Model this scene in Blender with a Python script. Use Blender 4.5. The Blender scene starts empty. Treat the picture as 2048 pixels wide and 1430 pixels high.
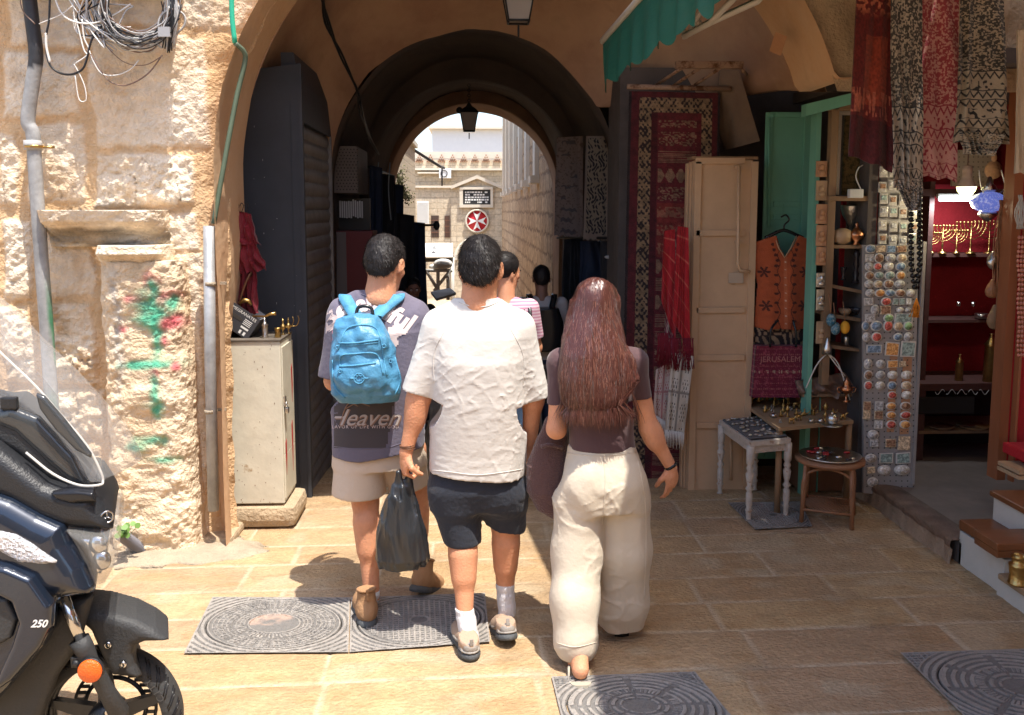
import bpy, bmesh, math, random
import numpy as np
from math import sin, cos, pi, radians, sqrt, atan2
from mathutils import Vector, Matrix
from mathutils.bvhtree import BVHTree

C = bpy.context.scene.collection
SC = bpy.context.scene
random.seed(7)

# ------------------------------------------------------------------ camera, sky, sun, exposure
FPX, CAM_H, YAW, PITCH, PPY = 1800.0, 1.9, math.atan(84/1800), math.atan(200/1800), 620.0
camd = bpy.data.cameras.new("camera"); cam = bpy.data.objects.new("camera", camd); C.objects.link(cam)
camd.sensor_width = 36; camd.lens = 36*FPX/2048; camd.shift_y = -(715-PPY)/2048
camd.clip_start = 0.05; camd.clip_end = 500
cam.location = (0, 0, CAM_H)
cam.rotation_euler = (pi/2-PITCH, 0, -YAW)
SC.camera = cam
RC = cam.rotation_euler.to_matrix()

world = bpy.data.worlds.new("World"); SC.world = world; world.use_nodes = True
nt = world.node_tree; bg = nt.nodes["Background"]
sky = nt.nodes.new("ShaderNodeTexSky"); sky.sky_type = 'NISHITA'; sky.sun_disc = False
SUNV = Vector((.20, -.27, 1)).normalized()
sky.sun_elevation = math.asin(SUNV.z); sky.sun_rotation = atan2(SUNV.x, SUNV.y)
sky.dust_density = 2.0; sky.air_density = 1.0
nt.links.new(sky.outputs[0], bg.inputs[0]); bg.inputs[1].default_value = 0.15
sund = bpy.data.lights.new("sun", 'SUN'); sun = bpy.data.objects.new("sun", sund); C.objects.link(sun)
sund.energy = 3.1; sund.angle = radians(.53); sund.color = (1.0, .94, .84)
sun.rotation_euler = SUNV.to_track_quat('Z', 'Y').to_euler(); sun.location = (3, -3, 9)
SC.view_settings.view_transform = 'Standard'; SC.view_settings.look = 'None'
SC.view_settings.gamma = 1; SC.view_settings.exposure = 1.32
SC.render.engine = 'CYCLES'
SC.cycles.use_denoising = True
SC.cycles.max_bounces = 10; SC.cycles.diffuse_bounces = 6; SC.cycles.glossy_bounces = 3
SC.cycles.transmission_bounces = 6; SC.cycles.transparent_max_bounces = 8
SC.cycles.sample_clamp_indirect = 6
SC.cycles.caustics_reflective = False; SC.cycles.caustics_refractive = False

# ------------------------------------------------------------------ placing by photograph pixel (2048 wide)
def ray(px, py):
    return RC @ Vector(((px-1024)/FPX, -(py-PPY)/FPX, -1))
def PY(px, py, y):
    d = ray(px, py); t = y/d.y; return Vector((d.x*t, y, CAM_H+d.z*t))
def PZ(px, py, z=0.0):
    d = ray(px, py); t = (z-CAM_H)/d.z; return Vector((d.x*t, d.y*t, z))
def PX(px, py, x):
    d = ray(px, py); t = x/d.x; return Vector((x, d.y*t, CAM_H+d.z*t))

# ------------------------------------------------------------------ noise
_rng = np.random.RandomState(3)
_T = _rng.rand(32, 32, 32).astype(np.float32)*2-1
def noise(x, y, z, seed=0):
    x = np.asarray(x, np.float32)+seed*7.31; y = np.asarray(y, np.float32)+seed*3.17; z = np.asarray(z, np.float32)+seed*5.03
    x, y, z = np.broadcast_arrays(x, y, z)
    xi = np.floor(x).astype(np.int32); yi = np.floor(y).astype(np.int32); zi = np.floor(z).astype(np.int32)
    fx = x-xi; fy = y-yi; fz = z-zi
    fx = fx*fx*(3-2*fx); fy = fy*fy*(3-2*fy); fz = fz*fz*(3-2*fz)
    x0 = xi & 31; x1 = (xi+1) & 31; y0 = yi & 31; y1 = (yi+1) & 31; z0 = zi & 31; z1 = (zi+1) & 31
    a = _T[x0, y0, z0]*(1-fx)+_T[x1, y0, z0]*fx; b = _T[x0, y1, z0]*(1-fx)+_T[x1, y1, z0]*fx
    c = _T[x0, y0, z1]*(1-fx)+_T[x1, y0, z1]*fx; d = _T[x0, y1, z1]*(1-fx)+_T[x1, y1, z1]*fx
    return (a*(1-fy)+b*fy)*(1-fz)+(c*(1-fy)+d*fy)*fz
def fbm(x, y, z, oct=4, seed=0):
    s = 0; a = 1.0; f = 1.0; t = 0
    for i in range(oct):
        s = s+a*noise(x*f, y*f, z*f, seed+i); t += a; a *= .5; f *= 2.03
    return s/t

# ------------------------------------------------------------------ materials
M = {}
def lin(h):
    if isinstance(h, str):
        h = [int(h[i:i+2], 16)/255 for i in (0, 2, 4)]
        h = [c/12.92 if c <= .04045 else ((c+.055)/1.055)**2.4 for c in h]
    return (h[0], h[1], h[2], 1)
def mat(name, col=(.5, .5, .5), rough=.6, metal=0, bump=0, scale=30, var=0, vscale=4, attr=None, spec=.5, alpha=1, trans=0,
        emit=None, estr=0, stretch=(1, 1, 1), sheen=0, coat=0, detail=6, weave=0, col2=None, thr=None, ior=1.45, sss=0, anis=0):
    m = bpy.data.materials.new(name); m.use_nodes = True; n = m.node_tree.nodes; L = m.node_tree.links
    p = n["Principled BSDF"]; col = lin(col)
    p.inputs["Base Color"].default_value = col; p.inputs["Roughness"].default_value = rough
    p.inputs["Metallic"].default_value = metal; p.inputs["Specular IOR Level"].default_value = spec
    p.inputs["Alpha"].default_value = alpha; p.inputs["Transmission Weight"].default_value = trans; p.inputs["IOR"].default_value = ior
    p.inputs["Sheen Weight"].default_value = sheen; p.inputs["Coat Weight"].default_value = coat
    if sss: p.inputs["Subsurface Weight"].default_value = sss; p.inputs["Subsurface Scale"].default_value = .01; p.inputs["Subsurface Radius"].default_value = (1, .3, .15)
    if emit: p.inputs["Emission Color"].default_value = lin(emit); p.inputs["Emission Strength"].default_value = estr
    tc = n.new("ShaderNodeTexCoord"); mp = n.new("ShaderNodeMapping"); mp.inputs["Scale"].default_value = stretch
    L.new(tc.outputs["Object"], mp.inputs[0])
    src = None
    if attr:
        a = n.new("ShaderNodeAttribute"); a.attribute_name = attr; src = a.outputs["Color"]
    if var or col2:
        nz = n.new("ShaderNodeTexNoise"); nz.inputs["Scale"].default_value = vscale; nz.inputs["Detail"].default_value = 8
        nz.inputs["Roughness"].default_value = .65
        L.new(mp.outputs[0], nz.inputs["Vector"])
        if col2:
            r = n.new("ShaderNodeValToRGB"); t = thr or (.45, .6)
            r.color_ramp.elements[0].position = t[0]; r.color_ramp.elements[1].position = t[1]
            r.color_ramp.elements[0].color = col; r.color_ramp.elements[1].color = lin(col2)
            L.new(nz.outputs["Fac"], r.inputs[0])
            if src is None: src = r.outputs[0]
        if var:
            mr = n.new("ShaderNodeMapRange"); mr.inputs[1].default_value = .25; mr.inputs[2].default_value = .75
            mr.inputs[3].default_value = 1-var; mr.inputs[4].default_value = 1+var
            L.new(nz.outputs["Fac"], mr.inputs[0])
            mx = n.new("ShaderNodeVectorMath"); mx.operation = 'SCALE'
            if src is not None: L.new(src, mx.inputs[0])
            else: mx.inputs[0].default_value = col[:3]
            L.new(mr.outputs[0], mx.inputs["Scale"]); src = mx.outputs[0]
    if src is not None: L.new(src, p.inputs["Base Color"])
    if bump:
        b = n.new("ShaderNodeBump"); b.inputs["Strength"].default_value = min(1, bump); b.inputs["Distance"].default_value = .01*max(1, bump)
        nb = n.new("ShaderNodeTexNoise"); nb.inputs["Scale"].default_value = scale; nb.inputs["Detail"].default_value = detail
        L.new(mp.outputs[0], nb.inputs["Vector"])
        h = nb.outputs["Fac"]
        L.new(h, b.inputs["Height"]); L.new(b.outputs[0], p.inputs["Normal"])
    if weave:
        b = n.new("ShaderNodeBump"); b.inputs["Strength"].default_value = .3; b.inputs["Distance"].default_value = .002
        w = n.new("ShaderNodeTexWave"); w.inputs["Scale"].default_value = weave; w.inputs["Distortion"].default_value = .6
        L.new(tc.outputs["Object"], w.inputs[0]); L.new(w.outputs["Fac"], b.inputs["Height"])
        pn = p.inputs["Normal"]
        if pn.is_linked: L.new(pn.links[0].from_socket, b.inputs["Normal"])
        L.new(b.outputs[0], pn)
    M[name] = m
    return m

# ------------------------------------------------------------------ objects
def link(name, me, m, parent=None):
    o = bpy.data.objects.new(name, me); C.objects.link(o)
    if m is not None and not me.materials:
        me.materials.append(M[m] if isinstance(m, str) else m)
    if parent is not None: setpar(o, parent)
    return o
def worldmat(o):
    m = Matrix.LocRotScale(o.location, o.rotation_euler, o.scale)
    if o.parent: m = worldmat(o.parent) @ o.matrix_parent_inverse @ m
    return m
def setpar(o, p):
    o.parent = p; o.matrix_parent_inverse = worldmat(p).inverted()
def tag(o, label=None, cat=None, group=None, kind=None):
    if label: o["label"] = label
    if cat: o["category"] = cat
    if group: o["group"] = group
    if kind: o["kind"] = kind
    return o
def thing(name, label, cat, loc=(0, 0, 0), group=None, rz=0):
    o = bpy.data.objects.new(name, None); C.objects.link(o); o.location = loc; o.rotation_euler = (0, 0, rz)
    o.empty_display_size = .1
    return tag(o, label, cat, group)
def kids(o): return [c for c in bpy.data.objects if c.parent == o]
def copy_tree(o, delta=(0, 0, 0), rz=None, label=None, parent=None, scale=None):
    """copies a thing whose parts hang from an empty"""
    c = o.copy(); C.objects.link(c)
    if parent is not None: c.parent = parent
    for ch in kids(o): copy_tree(ch, parent=c)
    if parent is None:
        c.location = Vector(o.location)+Vector(delta)
        if rz is not None: c.rotation_euler = (0, 0, rz)
        if scale: c.scale = (scale,)*3 if not hasattr(scale, '__len__') else scale
        if label: c["label"] = label
    return c
def mesh_np(name, V, F, cols=None, smooth=True):
    me = bpy.data.meshes.new(name); V = np.asarray(V, np.float32); F = np.asarray(F, np.int32)
    me.vertices.add(len(V)); me.vertices.foreach_set("co", V.ravel())
    k = F.shape[1]; me.loops.add(F.size); me.loops.foreach_set("vertex_index", F.ravel())
    me.polygons.add(len(F)); me.polygons.foreach_set("loop_start", np.arange(0, F.size, k, dtype=np.int32))
    me.polygons.foreach_set("loop_total", np.full(len(F), k, np.int32))
    me.polygons.foreach_set("use_smooth", np.full(len(F), smooth))
    if cols is not None: set_cols(me, cols)
    me.update(calc_edges=True); me.validate()
    return me
def set_cols(me, cols):
    a = me.color_attributes.new("col", 'FLOAT_COLOR', 'POINT')
    c = np.ones((len(cols), 4), np.float32); c[:, :3] = cols; a.data.foreach_set("color", c.ravel())

class MB:
    def __init__(s): s.v = []; s.f = []; s.sm = []; s.c = []; s.cur = None
    def add(s, vs, fs, smooth=False, T=None):
        b = len(s.v)
        for p in vs:
            p = Vector(p)
            if T is not None: p = T @ p
            s.v.append(p[:]); s.c.append(s.cur or (.5, .5, .5))
        for f in fs: s.f.append([i+b for i in f]); s.sm.append(smooth)
        return s
    def box(s, c, d, rz=0, T=None, bev=0):
        x, y, z = [k/2 for k in d]
        R = Matrix.Translation(c) @ Matrix.Rotation(rz, 4, 'Z')
        if T is not None: R = T @ R
        if bev <= 0:
            vs = [(i*x, j*y, k*z) for i in (-1, 1) for j in (-1, 1) for k in (-1, 1)]
            fs = [(0, 1, 3, 2), (4, 6, 7, 5), (0, 4, 5, 1), (2, 3, 7, 6), (0, 2, 6, 4), (1, 5, 7, 3)]
            return s.add(vs, fs, False, R)
        b = min(bev, x*.99, y*.99, z*.99); bm = bmesh.new(); bmesh.ops.create_cube(bm, size=1)
        for v in bm.verts: v.co = Vector((v.co.x*2*x, v.co.y*2*y, v.co.z*2*z))
        bmesh.ops.bevel(bm, geom=bm.edges[:], offset=b, segments=2, affect='EDGES', profile=.6)
        bm.verts.index_update()
        s.add([v.co for v in bm.verts], [[v.index for v in f.verts] for f in bm.faces], False, R); bm.free(); return s
    def tube(s, pts, r, n=8, caps=True, flat=1.0, smooth=True):
        pts = [Vector(p) for p in pts]; N = len(pts)
        rs = r if hasattr(r, '__len__') else [r]*N
        up = None; vs = []; fs = []
        for i, p in enumerate(pts):
            t = (pts[min(i+1, N-1)]-pts[max(i-1, 0)])
            if t.length < 1e-9: t = Vector((0, 0, 1))
            t.normalize()
            if up is None:
                up = Vector((0, 0, 1)) if abs(t.z) < .9 else Vector((0, 1, 0))
            a = t.cross(up)
            if a.length < 1e-6: a = t.orthogonal()
            a.normalize(); b = a.cross(t).normalized(); up = b
            for k in range(n):
                th = 2*pi*k/n; vs.append(p+a*(cos(th)*rs[i])+b*(sin(th)*rs[i]*flat))
        for i in range(N-1):
            for k in range(n):
                k2 = (k+1) % n; fs.append((i*n+k, i*n+k2, (i+1)*n+k2, (i+1)*n+k))
        if caps: fs.append(tuple(range(n))[::-1]); fs.append(tuple((N-1)*n+k for k in range(n)))
        return s.add(vs, fs, smooth)
    def lathe(s, prof, n=16, c=(0, 0, 0), T=None, smooth=True, sx=1, sy=1):
        vs = []; fs = []; c = Vector(c)
        for r, z in prof:
            for k in range(n):
                th = 2*pi*k/n; vs.append(c+Vector((cos(th)*r*sx, sin(th)*r*sy, z)))
        for i in range(len(prof)-1):
            for k in range(n):
                k2 = (k+1) % n; fs.append((i*n+k, i*n+k2, (i+1)*n+k2, (i+1)*n+k))
        fs.append(tuple(range(n))[::-1]); fs.append(tuple((len(prof)-1)*n+k for k in range(n)))
        return s.add(vs, fs, smooth, T)
    def ell(s, c, r, n=10, T=None):
        prof = [(max(1e-4, sin(pi*i/n)), -cos(pi*i/n)) for i in range(n+1)]
        R = Matrix.Translation(c) @ Matrix.Diagonal((r[0], r[1], r[2], 1))
        if T is not None: R = Matrix.Translation(c) @ T @ Matrix.Diagonal((r[0], r[1], r[2], 1))
        return s.lathe(prof, n=max(8, int(n*1.4)), T=R)
    def prism(s, poly, vec, smooth=False):
        """poly: 3-D outline; vec: thickness vector"""
        n = len(poly); v = Vector(vec); P = [Vector(p) for p in poly]
        s.add(P+[p+v for p in P], [tuple(range(n))[::-1], tuple(range(n, 2*n))]+[(i, (i+1) % n, n+(i+1) % n, n+i) for i in range(n)], smooth)
        return s
    def quad(s, a, b, c, d): return s.add([a, b, c, d], [(0, 1, 2, 3)])
    def torus(s, c, R, r, T=None, n=24, m=8, a0=0, a1=2*pi):
        pts = []
        full = abs(a1-a0-2*pi) < 1e-6
        vs = []; fs = []; c = Vector(c)
        N = n if full else n+1
        for i in range(N):
            a = a0+(a1-a0)*i/n
            for k in range(m):
                b = 2*pi*k/m; q = Vector(((R+r*cos(b))*cos(a), (R+r*cos(b))*sin(a), r*sin(b)))
                if T is not None: q = T @ q
                vs.append(c+q)
        for i in range(n):
            i2 = (i+1) % N
            if not full and i+1 >= N: break
            for k in range(m):
                k2 = (k+1) % m; fs.append((i*m+k, i2*m+k, i2*m+k2, i*m+k2))
        return s.add(vs, fs, True)
    def mesh(s, name="m"):
        me = bpy.data.meshes.new(name); me.from_pydata(s.v, [], s.f); me.polygons.foreach_set("use_smooth", s.sm)
        if s.cur is not None: set_cols(me, s.c)
        me.update(); me.validate(); return me
    def build(s, name, m, parent=None):
        return link(name, s.mesh(name), m, parent)

def bez(pts, n=8):
    """smooth Catmull-Rom through pts"""
    P = [Vector(p) for p in pts]; P = [P[0]*2-P[1]]+P+[P[-1]*2-P[-2]]; out = []
    for i in range(1, len(P)-2):
        for k in range(n):
            t = k/n; a, b, c, d = P[i-1:i+3]
            out.append(.5*((2*b)+(c-a)*t+(2*a-5*b+4*c-d)*t*t+(3*b-a-3*c+d)*t**3))
    out.append(P[-2]); return out

def text_mesh(body, size=1, shear=0, depth=0, bold=0, align='CENTER', space=1):
    cu = bpy.data.curves.new("t", 'FONT'); cu.body = body; cu.size = size; cu.shear = shear; cu.extrude = depth; cu.offset = bold
    cu.align_x = align; cu.align_y = 'CENTER'; cu.space_character = space; cu.resolution_u = 3
    o = bpy.data.objects.new("t", cu); C.objects.link(o)
    dg = bpy.context.evaluated_depsgraph_get(); dg.update(); me = bpy.data.meshes.new_from_object(o.evaluated_get(dg))
    bpy.data.objects.remove(o); bpy.data.curves.remove(cu); return me
def text(body, m, T, size, parent=None, name="lettering", **k):
    me = text_mesh(body, size, **k); me.transform(T); me.materials.clear(); return link(name, me, m, parent)
def basis(o, x, y):
    """matrix: origin o, text runs along x, stands along y"""
    x = Vector(x).normalized(); y = Vector(y).normalized(); z = x.cross(y)
    m = Matrix((x, y, z)).transposed().to_4x4(); m.translation = o; return m

# ------------------------------------------------------------------ distance-field modelling: one continuous smooth skin from many rounded shapes
class SDF:
    def __init__(s, lo, hi, vox):
        s.lo = np.array(lo, np.float32); s.vox = vox
        s.n = np.maximum(4, np.ceil((np.array(hi)-s.lo)/vox).astype(int)+1)
        s.D = np.full(s.n, 1.0, np.float32)
        s.ax = [s.lo[i]+np.arange(s.n[i], dtype=np.float32)*vox for i in range(3)]
    def sub(s, lo, hi):
        i0 = np.clip(((np.array(lo)-s.lo)/s.vox).astype(int), 0, s.n-1); i1 = np.clip(((np.array(hi)-s.lo)/s.vox).astype(int)+2, 1, s.n)
        sl = tuple(slice(a, b) for a, b in zip(i0, i1))
        X = s.ax[0][sl[0]][:, None, None]; Y = s.ax[1][sl[1]][None, :, None]; Z = s.ax[2][sl[2]][None, None, :]
        return sl, X, Y, Z
    def join(s, sl, d, k):
        A = s.D[sl]
        if k <= 0: s.D[sl] = np.minimum(A, d)
        else:
            h = np.maximum(k-np.abs(A-d), 0)/k; s.D[sl] = np.minimum(A, d)-h*h*k*.25
    def cap(s, a, b, ra, rb, k=.02, flat=None):
        a = np.array(a, np.float32); b = np.array(b, np.float32); R = max(ra, rb)+k+.03
        sl, X, Y, Z = s.sub(np.minimum(a, b)-R, np.maximum(a, b)+R)
        d = b-a; L = max(1e-9, float(d@d))
        t = np.clip(((X-a[0])*d[0]+(Y-a[1])*d[1]+(Z-a[2])*d[2])/L, 0, 1)
        q = np.sqrt((X-a[0]-t*d[0])**2+(Y-a[1]-t*d[1])**2+(Z-a[2]-t*d[2])**2)
        s.join(sl, q-(ra+(rb-ra)*t), k); return s
    def chain(s, pts, rs, k=.02):
        for i in range(len(pts)-1): s.cap(pts[i], pts[i+1], rs[i], rs[i+1], k)
        return s
    def ell(s, c, r, k=.02, R=None, cut=False):
        c = np.array(c, np.float32); m = max(r)+k+.03
        sl, X, Y, Z = s.sub(c-m, c+m)
        x, y, z = X-c[0], Y-c[1], Z-c[2]
        if R is not None:
            R = np.array(R.to_3x3() if hasattr(R, 'to_3x3') else R).T
            x, y, z = R[0, 0]*x+R[0, 1]*y+R[0, 2]*z, R[1, 0]*x+R[1, 1]*y+R[1, 2]*z, R[2, 0]*x+R[2, 1]*y+R[2, 2]*z
        k0 = np.sqrt((x/r[0])**2+(y/r[1])**2+(z/r[2])**2); k1 = np.sqrt((x/r[0]**2)**2+(y/r[1]**2)**2+(z/r[2]**2)**2)
        d = k0*(k0-1)/np.maximum(k1, 1e-6)
        if cut: s.D[sl] = np.maximum(s.D[sl], -d)
        else: s.join(sl, d, k)
        return s
    def loft(s, secs, k=.02, p=2.0, tilt=None):
        """secs: (z, cx, cy, rx, ry) rising; superellipse sections"""
        S = np.array(sorted(secs), np.float32); m = k+.06
        lo = (min(S[:, 1]-S[:, 3])-m, min(S[:, 2]-S[:, 4])-m, S[0, 0]-m); hi = (max(S[:, 1]+S[:, 3])+m, max(S[:, 2]+S[:, 4])+m, S[-1, 0]+m)
        sl, X, Y, Z = s.sub(lo, hi)
        zz = np.clip(Z, S[0, 0], S[-1, 0]); cx, cy, rx, ry = [np.interp(zz, S[:, 0], S[:, i]).astype(np.float32) for i in (1, 2, 3, 4)]
        q = (np.abs((X-cx)/rx)**p+np.abs((Y-cy)/ry)**p)**(1/p)
        d = (q-1)*np.minimum(rx, ry)
        dz = np.maximum(S[0, 0]-Z, Z-S[-1, 0])
        d = np.where(dz > 0, np.sqrt(np.maximum(d, 0)**2+dz**2)+np.minimum(d, 0)*0, np.maximum(d, dz))
        s.join(sl, d, k); return s
    def box(s, c, h, r=.01, k=.01, R=None):
        c = np.array(c, np.float32); m = float(np.linalg.norm(h))+k+.02
        sl, X, Y, Z = s.sub(c-m, c+m); x, y, z = X-c[0], Y-c[1], Z-c[2]
        if R is not None:
            R = np.array(R.to_3x3()).T
            x, y, z = R[0, 0]*x+R[0, 1]*y+R[0, 2]*z, R[1, 0]*x+R[1, 1]*y+R[1, 2]*z, R[2, 0]*x+R[2, 1]*y+R[2, 2]*z
        qx, qy, qz = np.abs(x)-h[0]+r, np.abs(y)-h[1]+r, np.abs(z)-h[2]+r
        d = np.sqrt(np.maximum(qx, 0)**2+np.maximum(qy, 0)**2+np.maximum(qz, 0)**2)+np.minimum(np.maximum(qx, np.maximum(qy, qz)), 0)-r
        s.join(sl, d, k); return s
    def plane(s, o, n):
        """cut away what lies on the side n points to"""
        n = np.array(Vector(n).normalized(), np.float32); X, Y, Z = s.ax[0][:, None, None], s.ax[1][None, :, None], s.ax[2][None, None, :]
        s.D = np.maximum(s.D, (X-o[0])*n[0]+(Y-o[1])*n[1]+(Z-o[2])*n[2]); return s
    def planein(s, o, n, rad):
        n = np.array(Vector(n).normalized(), np.float32); o = np.array(o, np.float32)
        sl, X, Y, Z = s.sub(o-rad, o+rad)
        d = (X-o[0])*n[0]+(Y-o[1])*n[1]+(Z-o[2])*n[2]
        r = np.sqrt((X-o[0])**2+(Y-o[1])**2+(Z-o[2])**2)-rad
        s.D[sl] = np.maximum(s.D[sl], np.minimum(d, -r)); return s
    def disp(s, fn, band=.05):
        m = np.abs(s.D) < band; idx = np.nonzero(m)
        X = s.ax[0][idx[0]]; Y = s.ax[1][idx[1]]; Z = s.ax[2][idx[2]]
        s.D[idx] -= fn(X, Y, Z).astype(np.float32); return s
    def hollow(s, depth_pts, t=.012): return s
    def verts_faces(s):
        D = s.D.copy(); D[0] = D[-1] = 1; D[:, 0] = D[:, -1] = 1; D[:, :, 0] = D[:, :, -1] = 1
        ins = D < 0; nx, ny, nz = [k-1 for k in D.shape]
        cnt = np.zeros((nx, ny, nz), np.int8)
        for i in (0, 1):
            for j in (0, 1):
                for k in (0, 1): cnt += ins[i:nx+i, j:ny+j, k:nz+k]
        act = (cnt > 0) & (cnt < 8); ci, cj, ck = np.nonzero(act)
        idx = np.full((nx, ny, nz), -1, np.int32); idx[act] = np.arange(len(ci))
        P = np.zeros((len(ci), 3), np.float32); W = np.zeros(len(ci), np.float32)
        cs = [(i, j, k) for i in (0, 1) for j in (0, 1) for k in (0, 1)]
        for a in cs:
            for ax in range(3):
                if a[ax]: continue
                b = list(a); b[ax] = 1
                da = D[ci+a[0], cj+a[1], ck+a[2]]; db = D[ci+b[0], cj+b[1], ck+b[2]]
                m = (da < 0) != (db < 0); t = np.where(m, da/np.where(m, da-db, 1), 0)
                q = np.array(a, np.float32)[None, :].repeat(len(ci), 0); q[:, ax] += t
                P += q*m[:, None]; W += m
        V = s.lo+(np.stack([ci, cj, ck], 1)+P/W[:, None])*s.vox
        Fs = []
        for ax in range(3):
            o1, o2 = [(1, 2), (2, 0), (0, 1)][ax]
            A = ins[1:-1, 1:-1, 1:-1]
            sh = [1, 1, 1]; sh[ax] = 2
            B = ins[tuple(slice(sh[q], (sh[q]-2) or None) if True else None for q in range(3))] if False else None
            sa = [slice(1, nx), slice(1, ny), slice(1, nz)]; sb = list(sa); sb[ax] = slice(2, [nx, ny, nz][ax]+1)
            a_ = ins[tuple(sa)]; b_ = ins[tuple(sb)]
            m = a_ != b_; e = np.stack(np.nonzero(m), 1)+1; flip = a_[m]
            def cell(d1, d2):
                c = e.copy(); c[:, o1] -= d1; c[:, o2] -= d2; return idx[np.minimum(c[:, 0], nx-1), np.minimum(c[:, 1], ny-1), np.minimum(c[:, 2], nz-1)]
            q = np.stack([cell(0, 0), cell(1, 0), cell(1, 1), cell(0, 1)], 1)
            q[~flip] = q[~flip][:, ::-1]; Fs.append(q)
        F = np.concatenate(Fs); F = F[(F >= 0).all(1)]
        return V, F
    def build(s, name, m, parent=None, relax=1, colfn=None):
        V, F = s.verts_faces()
        for _ in range(relax):
            A = np.zeros_like(V); n = np.zeros(len(V), np.float32)
            for i in range(4):
                a, b = F[:, i], F[:, (i+1) % 4]
                for q in range(3): A[:, q] += np.bincount(a, V[b, q], len(V))+np.bincount(b, V[a, q], len(V))
                n += np.bincount(a, minlength=len(V))+np.bincount(b, minlength=len(V))
            V = V*.4+.6*A/np.maximum(n, 1)[:, None]
        me = mesh_np(name, V, F, colfn(V) if colfn else None)
        return link(name, me, m, parent)

def rib(mb, pts, w, nrm):
    """flat ribbon along pts, width list w, lying across nrm"""
    vs = []; N = len(pts)
    for i, p in enumerate(pts):
        t = (pts[min(i+1, N-1)]-pts[max(0, i-1)]).normalized(); a = t.cross(nrm).normalized()*(w[i]/2); vs += [p-a, p+a]
    mb.add(vs, [(2*i, 2*i+1, 2*i+3, 2*i+2) for i in range(N-1)], True)
# ================================================================== STRUCTURE
def brickmat(name, c1, c2, mortar, axes, w=.5, h=.25, msize=.012, bump=.6, rough=.9, nvar=.25, dist=.02):
    m = mat(name, c1, rough=rough, bump=0); n = m.node_tree.nodes; L = m.node_tree.links; p = n["Principled BSDF"]
    tc = n.new("ShaderNodeTexCoord"); sp = n.new("ShaderNodeSeparateXYZ"); cb = n.new("ShaderNodeCombineXYZ")
    L.new(tc.outputs["Object"], sp.inputs[0]); L.new(sp.outputs[axes[0]], cb.inputs[0]); L.new(sp.outputs[axes[1]], cb.inputs[1])
    nz = n.new("ShaderNodeTexNoise"); nz.inputs["Scale"].default_value = 3; nz.inputs["Detail"].default_value = 6; L.new(tc.outputs["Object"], nz.inputs[0])
    ad = n.new("ShaderNodeVectorMath"); ad.operation = 'MULTIPLY_ADD'; L.new(nz.outputs["Color"], ad.inputs[0]); ad.inputs[1].default_value = (dist*3,)*3
    L.new(cb.outputs[0], ad.inputs[2])
    b = n.new("ShaderNodeTexBrick"); L.new(ad.outputs[0], b.inputs[0]); b.inputs["Scale"].default_value = 1
    b.inputs["Brick Width"].default_value = w; b.inputs["Row Height"].default_value = h; b.inputs["Mortar Size"].default_value = msize
    b.inputs["Mortar Smooth"].default_value = .3
    b.inputs["Color1"].default_value = lin(c1); b.inputs["Color2"].default_value = lin(c2); b.inputs["Mortar"].default_value = lin(mortar)
    n2 = n.new("ShaderNodeTexNoise"); n2.inputs["Scale"].default_value = 9; n2.inputs["Detail"].default_value = 8; n2.inputs["Roughness"].default_value = .7; L.new(tc.outputs["Object"], n2.inputs[0])
    mr = n.new("ShaderNodeMapRange"); mr.inputs[1].default_value = .3; mr.inputs[2].default_value = .7; mr.inputs[3].default_value = 1-nvar; mr.inputs[4].default_value = 1+nvar
    L.new(n2.outputs["Fac"], mr.inputs[0]); sc = n.new("ShaderNodeVectorMath"); sc.operation = 'SCALE'; L.new(b.outputs["Color"], sc.inputs[0]); L.new(mr.outputs[0], sc.inputs["Scale"])
    L.new(sc.outputs[0], p.inputs["Base Color"])
    ma = n.new("ShaderNodeMath"); ma.operation = 'MULTIPLY_ADD'; L.new(b.outputs["Fac"], ma.inputs[0]); ma.inputs[1].default_value = -1; L.new(n2.outputs["Fac"], ma.inputs[2])
    bp = n.new("ShaderNodeBump"); bp.inputs["Strength"].default_value = bump; bp.inputs["Distance"].default_value = .03; L.new(ma.outputs[0], bp.inputs["Height"]); L.new(bp.outputs[0], p.inputs["Normal"])
    return m

def ground_z(y):
    return np.interp(y, [-50, 5.8, 9, 14, 36, 60], [0, 0, -.3, -.62, -1.7, -2.2])
mat("paving", (.4, .28, .15), rough=.68, attr="col", bump=1.8, scale=60, var=.20, vscale=50, spec=.35, stretch=(.8, 1, 1))
mat("stone", (.5, .4, .28), rough=.95, attr="col", bump=1.6, scale=55, var=.16, vscale=14, spec=.2)
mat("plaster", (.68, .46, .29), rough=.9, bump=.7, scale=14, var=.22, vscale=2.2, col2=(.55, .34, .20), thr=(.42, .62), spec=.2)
mat("dark_plaster", (.17, .13, .115), rough=.9, bump=.7, scale=12, var=.3, vscale=2, col2=(.10, .08, .075), thr=(.4, .62), spec=.2)  # darker grey-brown plaster for the middle vault
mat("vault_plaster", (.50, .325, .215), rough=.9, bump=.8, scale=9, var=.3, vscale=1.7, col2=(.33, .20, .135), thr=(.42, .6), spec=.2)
mat("dark_wall", (.10, .082, .075), rough=.9, bump=.6, scale=10, var=.3)
brickmat("street_stone", (.50, .36, .23), (.38, .26, .16), (.27, .18, .11), (1, 2), .6, .33, nvar=.55, dist=.09, bump=1, msize=.03)
brickmat("facade_stone", (.60, .52, .40), (.55, .46, .34), (.45, .37, .27), (0, 2), .5, .22)

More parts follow.
